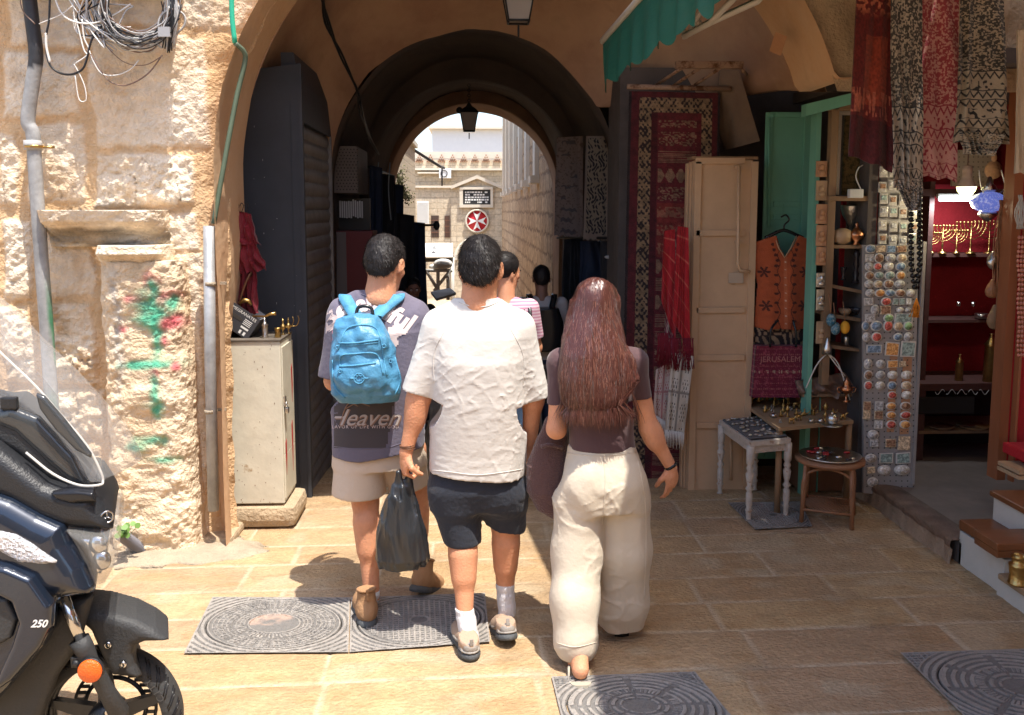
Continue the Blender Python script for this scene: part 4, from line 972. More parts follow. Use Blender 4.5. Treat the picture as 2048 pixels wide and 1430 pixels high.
mat("old_white_paint", (.52, .46, .40), rough=.6, bump=.7, scale=35, var=.2, col2=(.30, .20, .14), thr=(.58, .66), vscale=25)
mat("shop_red", (.26, .008, .014), rough=.85, bump=.5, scale=60, var=.25, vscale=4)
mat("shop_floor", (.16, .13, .115), rough=.6, bump=.4, scale=8, var=.3)
mat("awning_green", (.008, .082, .052), rough=.65, bump=.5, scale=14, stretch=(1, 1, 3), var=.12)
mat("white_metal", (.62, .58, .52), rough=.4)
mat("rust_metal", (.34, .22, .15), rough=.8, bump=.5, scale=50, col2=(.12, .05, .02), thr=(.5, .62), vscale=14)
mat("bead_black", (.012, .012, .014), rough=.25); mat("clay", (.50, .27, .15), rough=.8, bump=.5, scale=80)

def cloth_through(name, col, w=.16):
    """fabric that lets part of the sun soak through"""
    m = mat(name, col, rough=.9); n = m.node_tree.nodes; L = m.node_tree.links
    t = n.new("ShaderNodeBsdfTranslucent"); t.inputs[0].default_value = lin(col); mx = n.new("ShaderNodeMixShader"); mx.inputs[0].default_value = w
    L.new(n["Principled BSDF"].outputs[0], mx.inputs[1]); L.new(t.outputs[0], mx.inputs[2]); L.new(mx.outputs[0], n["Material Output"].inputs[0]); return m
# awning with valance
aw = thing("green_awning", "green cloth awning with scalloped valance reaching into the vault", "awning", (2.5, 4.4, 3.6))
Fp = PY(1206, 82, 5.6); Np = Vector((1.14, 3.0, 3.24)); Fw = Vector((2.5, 5.0, 3.75)); Nw = Vector((2.6, 3.0, 3.9))
mb = MB(); mb.prism([Fp, Np, Nw, Fw], (0, 0, .02)); mb.build("canopy", "awning_green", aw)
mb = MB(); mb.tube([Fp, Np], .022, 10); mb.build("front_bar", "white_metal", aw)
n = 150; V = []; F = []
for i in range(n+1):
    t = i/n; p = Fp.lerp(Np, t); d = (Np-Fp).length*t; sc = .25+.16*t+.045*abs(sin(d/.16*pi))+.012*sin(d*23)+.02*max(0, 1-t*8)
    for k in range(7):
        s = k/6; V.append((p.x+.018*sin(d*26+s)*s, p.y+.02*sin(d*19)*s, p.z-s*sc))
for i in range(n):
    for k in range(6): F.append((i*7+k, i*7+k+1, (i+1)*7+k+1, (i+1)*7+k))
link("valance", mesh_np("valance", V, F), "awning_green", aw)
mb = MB()
A = lambda px, py, y: PY(px, py, y)
for pts, w in (([(1368, 72, 4.9), (1420, 45, 4.7), (1470, -5, 4.5)], .02), ([(1382, 58, 4.85), (1400, 25, 4.7), (1440, -20, 4.5)], .016), ([(1368, 60, 4.9), (1370, 78, 4.9)], .014), ([(1420, 45, 4.7), (1515, 2, 4.6), (1570, -60, 4.5)], .018), ([(1393, 40, 4.8), (1405, 60, 4.8)], .02)):
    mb.tube([A(*p) for p in pts], w, 4)
mb.build("folding_arm", "white_metal", aw)
o = thing("shade_canopy", "unseen canopy added to shade the ground by the shop front beside the photographer", "awning", (2, 1, 3.6)); mb = MB(); mb.prism([(1.14, -3, 3.25), (1.14, 3.08, 3.25), (2.9, 3.08, 4.03), (2.9, -3, 4.03)], (0, 0, .02)); mb.build("canopy", cloth_through("canopy_shade_tint", (.90, .44, .34), .07), o)  # unseen canopy added to shade the ground; its tint warms that shade
o = thing("shop_row", "stone house above the souvenir shops along the lane", "building", (4, 1, 3)); mb = MB(); mb.box((4.6, 1.2, 4.6), (3.0, 7.2, 4.0)); mb.box((4.9, -.2, 1.3), (2.0, 7.6, 2.6)); mb.build("wall", "facade_stone", o)

# ------------------------------------------------------------------ carpets and hangings at the passage mouth
DR, BG, BK = C3(.10, .012, .018), C3(.27, .18, .105), C3(.022, .014, .016)
def carpet(U, V):
    W, Hh = .6, 2.9; x = U*W; z = V*Hh
    c = np.ones(U.shape+(3,))*DR*.9
    m = (x > .07) & (x < W-.05) & (z > .04); c[m] = BG
    mot = noise(x*60, z*60, 0, 3); ring = (x < .15) | (x > W-.12) | (z < .14)
    cell = np.abs(((z/.105) % 1)-.5); cx = np.abs(x-.11)
    ink = (np.sin(x*210)*np.sin(z*150)+1.2*noise(x*55, z*45, 0, 5)+.6*(.5-cell)) > .35
    c[m & ring & ink] = BK; c[m & ring & (cell > .44)] = BG*.9
    inner = (x > .15) & (x < W-.12) & (z > .14); c[inner] = DR*1.2
    dark = (x > .15) & (x < .19); c[dark & (z > .14)] = C3(.07, .008, .014)
    st = (x > .20) & (x < W-.15) & (z > .19); zz = z/.125; b = np.floor(zz); f = zz-b; kind = (np.abs(np.sin(b*12.9))*43).astype(int) % 4
    t = np.where(kind == 0, (np.sin(z*520) > .1)*1., np.where(kind == 1, (np.abs(((x/.07) % 1)-.5)*2 > np.abs(f-.5)*2)*1., np.where(kind == 2, (noise(x*90, z*160, 0, 7) > .05)*1., (np.abs(f-.5) < .3)*(noise(x*70, z*70, 0, 9) > -.1)*1.)))
    t = t*(np.abs(f-.5) < .38)
    cc = mix(DR*1.35, C3(.30, .19, .12), t*.8); redb = (kind == 3)
    cc[redb] = mix(cc[redb], C3(.34, .05, .03), .35*np.ones(redb.sum()))
    c[st] = cc[st]
    ed = (x < .02) | (x > W-.015); c[ed] = BK
    return c*(1+.35*noise(x*40, z*40, 0, 1)+.25*noise(x*120, z*300, 0, 2))[..., None]
o = thing("hanging_carpet", "tall dark red patterned carpet hung from a rod at the passage mouth", "carpet", PY(1340, 1000, 6.35), "carpets hung in the passage")
cloth("pile", [(1258, 182), (1440, 186), (1428, 1015), (1240, 1010)], 6.35, 150, 560, "wool_painted", carpet, fold=.006, ff=2, parent=o, seed=3)
mb = MB(); mb.tube([PY(1254, 173, 6.32), PY(1462, 178, 6.32)], .018, 8); mb.build("rod", "rust_metal", o)
def whitecloth(U, V):
    c = np.ones(U.shape+(3,))*C3(.34, .27, .25); r_ = np.sin(U*9+1)*np.sin(V*26); n_ = noise(U*6, V*22, 0, 4)
    c = mix(c, C3(.08, .09, .13), np.clip((np.abs(((V*9) % 1)-.5) < .16)*(np.abs(U-.5) < .28)*(n_ > -.1)*.7, 0, 1)); return mix(c, C3(.15, .10, .10), (noise(U*18, V*70, 0, 8) > .42)*.6)
def blackcloth(U, V):
    s = .5+.25*np.cos(V*4*pi)+.06*noise(V*20, 0, U*8, 2); d = np.abs(np.abs(U-.5)*2-s*.6)
    fl = np.sin(U*30+3*np.sin(V*40))*np.sin(V*60+2*np.sin(U*14)) > .15
    c = np.where((fl & (U > .1) & (U < .9))[..., None], C3(.022, .022, .03), C3(.26, .21, .16))
    bd = (U < .07) | (U > .93) | (V < .02) | (V > .94); c[bd] = C3(.26, .20, .17); return c
for nm, lab, q, y, fn, mm in (("hanging_cloth", "pale cloth with blue ring motifs hung on the passage wall", [(1113, 275), (1166, 272), (1166, 478), (1108, 470)], 9.0, whitecloth, "cloth_painted"),
                          ("hanging_cloth", "black floral patterned runner with cream border on the passage wall", [(1172, 272), (1219, 272), (1216, 482), (1166, 478)], 7.9, blackcloth, "cloth_painted")):
    o = cloth(nm, q, y, 60, 180, mm, fn, fold=.01, ff=2, hem=.02, seed=5); tag(o, lab, "hanging cloth", "cloths hung on the right passage wall")
def pat_grey(U, V): return mix(C3(.05, .04, .045), C3(.16, .12, .11), (noise(U*10, V*40, 0, 6) > .1)*.8)
o = cloth("hanging_cloth", [(1220, 250), (1250, 240), (1246, 480), (1216, 480)], 7.4, 30, 120, "cloth_painted", pat_grey, fold=.012, ff=2, seed=8); tag(o, "narrow dark patterned cloth at the edge of the tall red carpet", "hanging cloth", "cloths hung on the right passage wall")
t = thing("garment_rack", "dark garments hanging in the gloom under the passage cloths", "clothes rack", PY(1180, 700, 8)); 
for k, (q, y) in enumerate((([(1128, 478), (1165, 478), (1175, 660), (1120, 660)], 8.6), ([(1160, 482), (1205, 482), (1212, 700), (1158, 700)], 8.2), ([(1200, 482), (1250, 482), (1248, 1010), (1200, 900)], 7.4))):
    cloth("garment", q, y, 30, 40, "black_cloth" if k != 1 else "navy_cloth", fold=.05, ff=3, hem=.05, parent=t, seed=30+k)
mb = MB(); mb.tube([PY(1115, 476, 9), PY(1250, 476, 7.3)], .012); mb.build("rail", "iron", t)
mb = MB(); mb.ell(PY(1226, 514, 7.25), (.07, .03, .02)); mb.build("label_tag", "cable_grey", t)
# bracket and board above the carpet
t = thing("rusty_bracket", "rusty metal awning bracket projecting above the red carpet", "bracket", PY(1420, 130, 5.9))
mb = MB(); mb.box(PY(1418, 130, 5.9), (.44, .05, .045), bev=.006); mb.build("head_bar", "rust_metal", t)
mb = MB()
for a_, b_ in (((1370, 132), (1312, 170)), ((1400, 136), (1340, 176)), ((1440, 136), (1375, 180)), ((1485, 140), (1495, 152))): mb.tube([PY(*a_, 5.92), PY(*b_, 6.5)], .012, 5)
mb.build("strut", "rust_metal", t)
o = MB(); o.prism([PY(1440, 138, 6.3), PY(1478, 140, 6.25), PY(1520, 282, 6.2), PY(1452, 300, 6.55), PY(1432, 240, 6.5)], (0, .03, 0)); tag(o.build("canvas_board", mat("board_brown", (.20, .14, .10), rough=.8, bump=.5, scale=12, var=.25)), "brown tilted board leaning behind the rusty bracket", "board")
# ------------------------------------------------------------------ tan double doors folded against the wall
t = thing("tan_cabinet", "tall tan painted metal doors folded beside the red carpet", "door", PY(1440, 995, 5.95))
y = 5.95; a = PY(1376, 997, y); c = PY(1506, 320, y); w = c.x-a.x; h = c.z-a.z
mb = MB(); mb.box(((a.x+c.x)/2, y+.03, (a.z+c.z)/2), (w, .05, h), bev=.003); mb.build("leaf", "tan_paint", t)
mb = MB(); fr = .028
for z_ in (322, 466, 620, 715, 850, 990): q = PY(1440, z_, y); mb.box((q.x, y-.003, q.z), (w*.86, .02, .04), bev=.003)
for px in (1389, 1500): q = PY(px, 650, y); mb.box((q.x, y-.002, (a.z+c.z)/2), (.045, .022, h-.02), bev=.003)
mb.build("panel_frame", "tan_paint", t)
mb = MB(); mb.tube([PY(1478, 332, y-.05), PY(1476, 530, y-.05), PY(1480, 540, y-.05), PY(1500, 543, y-.05)], .011, 8); mb.tube([PY(1462, 870, y-.04), PY(1462, 960, y-.04)], .01, 8)
for py in (335, 484): mb.box(PY(1478, py, y-.03), (.05, .03, .02))
mb.build("bolt_rod", "tan_paint", t)
mb = MB(); mb.box(PY(1472, 556, y-.012), (.10, .004, .07)); mb.build("sticker", mat("sticker", (.46, .36, .27), rough=.25), t)
mb = MB()
for k, px in enumerate((1365, 1369, 1373)):
    p0 = PY(px, 995, y+.05); p1 = PY(px+(3-k), 326-k*2, y+.05); mb.box((p0.x, y+.06+.03*(2-k), (p0.z+p1.z)/2), (.012, .05, p1.z-p0.z))
mb.build("folded_leaf", "tan_paint", t)
mb = MB(); mb.box(((a.x+c.x)/2, y+.05, c.z+.012), (w+.06, .12, .02)); mb.build("top_edge", "wood_worn", t)
# red scarf and keffiyehs
def redscarf(U, V):
    c = np.ones(U.shape+(3,))*C3(.36, .010, .016); ln = (np.abs(((V*5.2) % 1)-.5) < .035); c[ln] = C3(.50, .10, .07); return c*(1+.15*noise(U*8, V*50, 0, 2))[..., None]
t = thing("red_scarf", "pair of bright red fringed scarves hanging from the tan doors", "scarf", PY(1355, 720, 5.9))
cloth("scarf_cloth", [(1355, 452), (1377, 455), (1381, 705), (1345, 640)], 5.86, 34, 120, "cloth_painted", redscarf, fold=.016, ff=2, parent=t, seed=2)
cloth("scarf_cloth", [(1328, 462), (1350, 458), (1352, 690), (1322, 600)], 5.9, 34, 120, "cloth_painted", redscarf, fold=.02, ff=2, parent=t, seed=6)
mb = MB(); r = random.Random(6)
for bx0, by0 in ((1328, 690), (1345, 700), (1378, 700)):
    for k in range(46): p = PY(bx0+r.gauss(0, 6), by0-6, 5.84); mb.tube([p+Vector((0, 0, .06)), p+Vector((r.gauss(0, .008), 0, -.02)), p+Vector((r.gauss(0, .02), r.gauss(0, .01), -.16+r.uniform(0, .03)))], .0022, 4)
mb.build("fringe", mat("red_thread", (.17, .008, .02), rough=.9), t)
def keff(base, ink):
    def f(U, V):
        c = np.ones(U.shape+(3,))*base; x = U*.22; z = V*.5
        net = (np.abs(np.sin(x*120+z*60))+np.abs(np.sin(x*120-z*60)) < .9); band = (U > .12) & (U < .42) | (U > .62) & (U < .92)
        row = (((V*3.2) % 1) < .72); c[net & band & row] = ink; s = (np.abs(U-.52) < .05) | (V > .47) & (V < .5); c[s] = ink*.6+base*.4; return c
    return f
for lab, q, fn, yy in (("black and white checked keffiyeh hanging under the red scarf", [(1344, 705), (1388, 712), (1368, 868), (1330, 862)], keff(C3(.5, .46, .4), C3(.03, .03, .03)), 5.84),
                       ("pink red checked keffiyeh hanging behind the black and white one", [(1312, 740), (1345, 720), (1338, 850), (1306, 830)], keff(C3(.45, .36, .33), C3(.28, .02, .04)), 5.9)):
    t = thing("keffiyeh", lab, "scarf", PY(q[3][0], q[3][1], yy), "keffiyehs beside the tan doors"); cloth("scarf_cloth", q, yy, 60, 130, "cloth_painted", fn, fold=.014, ff=2, parent=t, seed=4)
    mb = MB()
    for k in range(26): p = PY(q[3][0]+(q[2][0]-q[3][0])*k/25, q[3][1]+(q[2][1]-q[3][1])*k/25, yy); mb.tube([p+Vector((0, 0, .01)), p+Vector((.004*sin(k*3), 0, -.09-.02*sin(k*1.7)))], .002, 4)
    mb.build("fringe", "cable_white", t)
o = cloth("patterned_scarf", [(1336, 470), (1352, 470), (1350, 760), (1328, 700)], 5.98, 30, 140, "cloth_painted", lambda U, V: mix(C3(.20, .02, .05), C3(.45, .38, .3), (noise(U*9, V*60, 0, 3) > .12)*.8), fold=.012, ff=2, seed=9); tag(o, "thin wine and cream patterned scarf tucked behind the red scarves", "scarf")

# ------------------------------------------------------------------ green shop door and frame
t = thing("green_door", "pale green wooden shop door leaf with rod bolt behind the orange vest", "door", PY(1567, 916, 6.2)); y = 6.2
a = PY(1521, 918, y); c = PY(1613, 224, y); w = c.x-a.x; h = c.z-a.z
mb = MB(); mb.box(((a.x+c.x)/2, y+.02, (a.z+c.z)/2), (w, .04, h), bev=.003); mb.build("leaf", "green_paint", t)
mb = MB()
for px in (1530, 1606): mb.box((PY(px, 500, y).x, y-.006, (a.z+c.z)/2), (.05, .02, h-.01), bev=.003)
for py in (230, 408, 434, 800, 908): mb.box(((a.x+c.x)/2, y-.005, PY(1567, py, y).z), (w*.72, .02, .035), bev=.003)
mb.build("panel_frame", "green_paint", t)
mb = MB(); mb.tube([PY(1538, 235, y-.04), PY(1538, 455, y-.04)], .008, 8); mb.box(PY(1538, 250, y-.03), (.04, .02, .015)); mb.box(PY(1541, 445, y-.03), (.05, .02, .015)); mb.tube([PY(1567, 408, y-.02), PY(1567, 432, y-.03)], .002, 4); mb.build("bolt_rod", "green_paint", t)
fr = thing("shop_doorframe", "pale green frame and wooden display window of the souvenir shop", "shop front", (2.2, 5.7, 0)); y = 5.72
mb = MB(); a = PY(1616, 1000, y); c = PY(1636, 205, y); mb.box(((a.x+c.x)/2, y+.06, (a.z+c.z)/2), (c.x-a.x, .1, c.z-a.z), bev=.004)
mb.prism([PY(1612, 232, y), PY(1612, 208, y), PY(1712, 184, 5.3), PY(1712, 206, 5.3)], (0, .08, 0)); mb.build("jamb", "green_paint", fr)
mb = MB(); a = PY(1636, 1000, y+.1); c = PY(1662, 215, y+.1); mb.box(((a.x+c.x)/2, y+.12, (a.z+c.z)/2), (c.x-a.x+.02, .03, c.z-a.z)); mb.build("infill_panel", "green_paint", fr)
mb = MB()
def vbar(px0, px1, py0, py1, yy, d=.06, bev=.004):
    a = PY(px0, py1, yy); c = PY(px1, py0, yy); mb.box(((a.x+c.x)/2, yy+d/2, (a.z+c.z)/2), (c.x-a.x, d, c.z-a.z), bev=bev)
vbar(1657, 1665, 208, 770, 5.68); vbar(1664, 1672, 215, 392, 5.72, .03); vbar(1735, 1752, 200, 800, 5.70); vbar(1657, 1740, 392, 402, 5.66, .1); vbar(1657, 1740, 208, 220, 5.68)
mb.build("window_frame", "wood_worn", fr)
mb = MB(); vbar(1672, 1685, 228, 390, 5.76, .02); vbar(1672, 1735, 222, 230, 5.76, .02); mb.build("inner_frame", "white_metal", fr)
mb = MB(); vbar(1684, 1736, 228, 390, 5.80, .02); mb.build("gilded_panel", mat("gilt", (.20, .13, .05), rough=.5, metal=.4, bump=1, scale=60, col2=(.05, .05, .02), vscale=30), fr)
mb = MB(); vbar(1660, 1740, 402, 1000, 5.98, .02); mb.build("back_panel", "shop_red", fr)
for k, (pa, pb) in enumerate((((1663, 490), (1742, 490)), ((1660, 568), (1742, 584)), ((1662, 628), (1742, 640)), ((1662, 690), (1742, 700)))):
    mb = MB(); A_, B_ = PY(pa[0], pa[1], 5.7), PY(pb[0], pb[1], 5.68); mb.prism([A_, B_, B_+Vector((0, .28, 0)), A_+Vector((0, .28, 0))], (0, 0, -.022)); mb.build("shelf", "wood_worn", fr)
mb = MB(); vbar(1699, 1728, 378, 396, 5.63, .04, .006); o = mb.build("socket_box", "white_plastic"); tag(o, "white electric socket box on the display window sill", "socket")
mb = MB(); mb.tube(bez([PY(1722, 380, 5.64), PY(1712, 355, 5.66), PY(1716, 338, 5.68), PY(1726, 330, 5.7)], 5), .004, 5); tag(mb.build("power_cord", "cable_white"), "white cord rising from the socket box", "cord")
# ceramics and vases on shelves
mat("ceramic_tan", (.48, .32, .19), rough=.5, bump=.4, scale=60, var=.2); mat("dark_glaze", (.03, .025, .03), rough=.2); mat("blue_glaze", (.03, .16, .25), rough=.35, bump=1, scale=90, col2=(.3, .4, .42), vscale=60); mat("yellow_cloth", (.75, .36, .03), rough=.8)
for nm, lab, ct_, px, py, y_, pr, m_ in (
    ("round_pot", "round tan clay pot on the upper display shelf", "pot", 1684, 489, 5.72, [(.02, 0), (.05, .02), (.062, .055), (.05, .09), (.02, .105)], "ceramic_tan"),
    ("copper_censer", "lidded copper censer glinting beside the round clay pot", "censer", 1712, 489, 5.70, [(.03, 0), (.012, .015), (.048, .05), (.05, .07), (.02, .1), (.008, .12), (.012, .13), (.002, .145)], "copper"),
    ("glass_goblet", "tall silver goblet on the upper display shelf behind the pots", "goblet", 1700, 489, 5.88, [(.03, 0), (.01, .02), (.012, .12), (.06, .2), (.07, .25), (.07, .26)], "silver"),
    ("chess_piece", "tall black turned figure on the middle display shelf", "figurine", 1711, 566, 5.75, [(.03, 0), (.012, .03), (.02, .06), (.01, .09), (.02, .12), (.012, .16), (.022, .19), (.01, .22)], "dark_glaze"),
    ("candle_cup", "short black candle cup on the middle display shelf", "candlestick", 1686, 560, 5.75, [(.02, 0), (.008, .02), (.014, .05), (.02, .08), (.02, .085)], "dark_glaze"),
    ("metal_bell", "small white metal bell shaped jar on the green ledge", "jar", 1654, 708, 5.66, [(.03, 0), (.028, .04), (.012, .08), (.008, .1), (.002, .11)], "silver"),
    ("tin_lamp", "greenish tin canister beneath the yellow tassel", "canister", 1692, 690, 5.7, [(.016, 0), (.016, .05), (.01, .06)], "silver"),
    ("dark_bowl", "wide dark bowl low on the display shelves", "bowl", 1716, 630, 5.75, [(.02, 0), (.05, .03), (.06, .05)], "dark_glaze"),
    ("ochre_bowl", "ochre bowl stacked low on the display shelves", "bowl", 1690, 632, 5.78, [(.02, 0), (.04, .03), (.045, .05)], "ceramic_tan")):
    vase(nm, lab, ct_, PY(px, py, y_), pr, m_)
for lab, px, py, m_ in (("turquoise round bead ornament hanging at the shop window", 1662, 640, "blue_glaze"), ("dark blue round bead ornament hanging at the shop window", 1671, 657, "blue_glaze"), ("yellow felt ornament hanging at the shop window", 1690, 655, "yellow_cloth")):
    o = thing("hanging_ornament", lab, "ornament", PY(px, py, 5.6), "ornaments hanging at the shop window"); mb = MB(); mb.ell(PY(px, py, 5.6), (.03, .03, .042)); mb.build("ball", m_, o); mb = MB(); mb.tube([PY(px, py-12, 5.6), PY(px-4, py-52, 5.62)], .003, 5); mb.build("string", "rattan", o)
# plaques and packets on the green strip
for k, (py, h_, m_, what) in enumerate(((338, 32, "clay", "uppermost moulded clay plaque"), (381, 40, "ceramic_tan", "small printed card under the uppermost plaque"), (428, 40, "clay", "second moulded clay plaque from the top"), (471, 42, "clay", "third moulded clay plaque from the top"), (512, 38, "clay", "lowest moulded clay plaque"), (560, 30, "silver", "upper shiny packet under the clay plaques"), (600, 44, "silver", "dark foil packet under the clay plaques"), (665, 46, "ceramic_tan", "lowest packet of carved wood"))):
    q = PY(1643, py, 5.7); t = thing("wall_plaque", what+" on the green door frame", "plaque", q, "plaques on the green frame")
    mb = MB(); mb.box(q, (.072, .012, h_/FPX*5.7), bev=.004); mb.build("backing", m_, t)
    mb = MB(); mb.ell(q+Vector((0, -.01, .012)), (.014, .01, .018)); mb.ell(q+Vector((0, -.008, -.025)), (.022, .01, .018)); mb.torus(q+Vector((0, -.006, 0)), .026, .004, T=Matrix.Rotation(pi/2, 4, 'X'), n=16, m=6); mb.build("relief", m_, t)

# orange vest on hanger
def vestcol(U, V):
    c = np.ones(U.shape+(3,))*C3(.40, .085, .028); x = (U-.5)*.38; z = V*.62
    ink = C3(.075, .018, .012)
    for sx in (-1, 1):
        d = np.abs(x-sx*(.04+.008*np.sin(z*60))); c[d < .003] = ink
        for k in range(7): c[((np.abs(x-sx*.055)-.0)**2*2+((z-.2-k*.06))**2*6 < .0005)] = ink
        for (fx, fz) in ((.13, .24), (.12, .46)):
            a = np.arctan2(z-fz, x-sx*fx); rr = np.sqrt((x-sx*fx)**2+(z-fz)**2); c[(rr < .036*np.abs(np.cos(3*a))+.004)] = ink
        for k in range(4): c[((x-sx*(.08-.01*k))**2+(z-.06-k*.035)**2 < .00012)] = ink
    c[np.abs(x) < .012] = C3(.44, .12, .05); for_b = (np.abs(((z/.05) % 1)-.5) < .07) & (np.abs(x) < .004) & (z > .14); c[for_b] = C3(.6, .4, .3)
    return c*(1+.12*noise(U*12, V*30, 0, 2))[..., None]
t = thing("orange_vest", "sleeveless rust orange embroidered vest on a dark hanger", "vest", PY(1567, 658, 5.95)); y = 5.95
out = [(1508, 490), (1514, 482), (1548, 470), (1552, 472), (1558, 495), (1569, 513), (1582, 495), (1594, 472), (1598, 470), (1622, 480), (1627, 490), (1622, 520), (1622, 548), (1628, 562), (1622, 600), (1617, 645), (1616, 656), (1590, 660), (1560, 657), (1530, 660), (1508, 654), (1512, 600), (1515, 570), (1510, 545), (1508, 520)]
def inside(poly, X, Zv):
    ins = np.zeros(X.shape, bool); n = len(poly)
    for i in range(n):
        x1, y1 = poly[i]; x2, y2 = poly[(i+1) % n]
        c_ = ((y1 > Zv) != (y2 > Zv)) & (X < (x2-x1)*(Zv-y1)/((y2-y1) or 1e-9)+x1); ins ^= c_
    return ins
def outline_cloth(name, out, y, step, colf, m, parent=None, fold=.01, ff=3, seed=0, thick=.02, bulge=0):
    xs_ = [p[0] for p in out]; ys_ = [p[1] for p in out]; X0, X1, Y0, Y1 = min(xs_), max(xs_), min(ys_), max(ys_)
    X, Yp = np.meshgrid(np.arange(X0, X1+step, step), np.arange(Y0, Y1+step, step)); ins = inside(out, X, Yp)
    U = (X-X0)/(X1-X0); V = (Yp-Y0)/(Y1-Y0); col = colf(U, V)
    f = fold*(np.sin(U*ff*2*pi+seed)*.6+noise(U*ff, V*3, 0, seed)+.5*noise(U*ff*3, V*8, 0, seed+1))*(.3+.7*V)-bulge*np.sin(np.clip(U, 0, 1)*pi)
    idx = np.full(X.shape, -1); pts = []; cc = []; fs = []
    q = ins[:-1, :-1] & ins[1:, :-1] & ins[1:, 1:] & ins[:-1, 1:]
    use = np.zeros(X.shape, bool)
    for a in (0, 1):
        for b in (0, 1): use[a:use.shape[0]-1+a, b:use.shape[1]-1+b] |= q
    idx[use] = np.arange(use.sum()); Pf = [PY(px, py, y) for px, py in zip(X[use], Yp[use])]; P = np.array([[p.x, p.y, p.z] for p in Pf]); P[:, 1] += f[use]
    j, i = np.nonzero(q); F = np.stack([idx[j, i], idx[j+1, i], idx[j+1, i+1], idx[j, i+1]], 1); N = len(P)
    Pb = P.copy(); Pb[:, 1] += thick; e = {}
    for fc in F:
        for k in range(4):
            a, b = fc[k], fc[(k+1) % 4]
            if (b, a) in e: del e[(b, a)]
            else: e[(a, b)] = 1
    S = np.array([(a, a+N, b+N, b) for a, b in e])
    return link(name, mesh_np(name, np.concatenate([P, Pb]), np.concatenate([F, F[:, ::-1]+N, S]), np.concatenate([col[use]]*2)), m, parent)
outline_cloth("vest_cloth", out, y, 1.6, vestcol, "cloth_painted", t, bulge=.03)
mb = MB(); mb.tube(bez([PY(1530, 476, y+.01), PY(1560, 462, y), PY(1575, 462, y), PY(1606, 476, y+.01)], 5), .012, 8); mb.tube(bez([PY(1568, 462, y), PY(1569, 450, y), PY(1578, 440, y), PY(1572, 430, y), PY(1562, 434, y)], 5), .006, 8); o = mb.build("coat_hanger", "bead_black", t)
mb = MB(); mb.tube([PY(1549, 472, y-.015), PY(1558, 497, y-.04), PY(1569, 515, y-.045), PY(1581, 497, y-.04), PY(1593, 472, y-.015)], .004, 5)
mb.build("neck_trim", "ceramic_tan", t)
# JERUSALEM bag and patterned bag behind
def bagcol(U, V):
    c = np.ones(U.shape+(3,))*C3(.15, .012, .035); g = (np.abs(((V*9) % 1)-.5) < .08) & (((U*26) % 1) < .5); c[g] = C3(.34, .10, .10)
    z = ((V > .46) & (V < .54)); bx = np.maximum(np.abs(((U*8) % 1)-.5), np.abs((V-.5)/.04*.5)); c[z & (bx > .3) & (bx < .42)] = C3(.5, .42, .3)
    st = (noise(U*40, V*40, 0, 2) > .45); c[st] = C3(.28, .05, .08); return c
t = thing("souvenir_bag", "dark red embroidered shopping bag lettered for Jerusalem under the vest", "bag", PY(1560, 790, 5.85))
cloth("bag_cloth", [(1512, 692), (1614, 692), (1614, 795), (1504, 795)], 5.84, 70, 70, "cloth_painted", bagcol, fold=.004, ff=2, thick=.06, parent=t, seed=3)
mb = MB(); mb.tube(bez([PY(1540, 694, 5.83), PY(1542, 660, 5.82), PY(1556, 640, 5.85)], 5), .008, 6); mb.tube(bez([PY(1592, 694, 5.83), PY(1592, 665, 5.82), PY(1586, 640, 5.85)], 5), .008, 6); mb.build("handle", "bead_black", t)
text("JERUSALEM", mat("ink_pink", (.40, .16, .15), rough=.8), basis(PY(1561, 719, 5.82), (1, 0, 0), (0, 0, 1)), .055, t)
o = cloth("patterned_bag", [(1504, 656), (1622, 656), (1622, 745), (1506, 745)], 5.95, 70, 60, "cloth_painted", lambda U, V: mix(C3(.02, .012, .014), C3(.36, .24, .15), (np.sin(U*40+4*noise(U*4, V*4, 0, 3))*np.sin(V*22+5*noise(U*5, V*5, 0, 6)) > .1)*.85), fold=.02, ff=3, thick=.04, seed=5); tag(o, "black and tan scroll patterned bag behind the red souvenir bag", "bag")

# ------------------------------------------------------------------ tables and stool with trinkets
def table_quad(name, label, pts, h, thick, legr, topm, legm, turned=True, group=None):
    P = [PZ(px, py, h) for px, py in pts]; P[3] = P[0]+P[2]-P[1]
    cx = sum((p for p in P), Vector())/4; t = thing(name, label, "table", (cx.x, cx.y, 0), group)
    mb = MB(); mb.prism([p-Vector((0, 0, thick)) for p in P], (0, 0, thick)); mb.build("tabletop", topm, t)
    for p in P:
        q = p+(cx-p)*.07; q.z = 0; mb = MB(); H_ = h-thick
        if turned: prf = [(legr, 0), (legr*.7, .01), (legr*.8, H_*.12), (legr*1.1, H_*.14), (legr*.7, H_*.17), (legr*.95, H_*.22), (legr*.95, H_*.36), (legr*.6, H_*.39), (legr*1.15, H_*.43), (legr*.6, H_*.47), (legr, H_*.55), (legr*1.2, H_*.62), (legr*.7, H_*.66), (legr*1.1, H_*.70), (legr*.7, H_*.74), (legr*1.1, H_*.77), (legr*1.15, H_)]
        else: prf = [(legr, 0), (legr, H_)]
        mb.lathe(prf, n=10, c=q); mb.build("leg", legm, t)
    return t, P, cx
t1, P1, c1 = table_quad("side_table", "small white painted table with turned legs holding trays of jewellery", [(1439, 840), (1501, 884), (1582, 877), None or (0, 0)], .5, .03, .022, "old_white_paint", "old_white_paint")
mb = MB(); q = [p+(c1-p)*.1 for p in P1]; mb.prism([p-Vector((0, 0, 0)) for p in q], (0, 0, .012)); o = mb.build("display_tray", mat("velvet_black", (.025, .02, .022), rough=.95, sheen=.3)); tag(o, "black velvet tray on the white painted side table", "tray")
mb = MB(); ff = [p-Vector((0, 0, .07)) for p in P1]
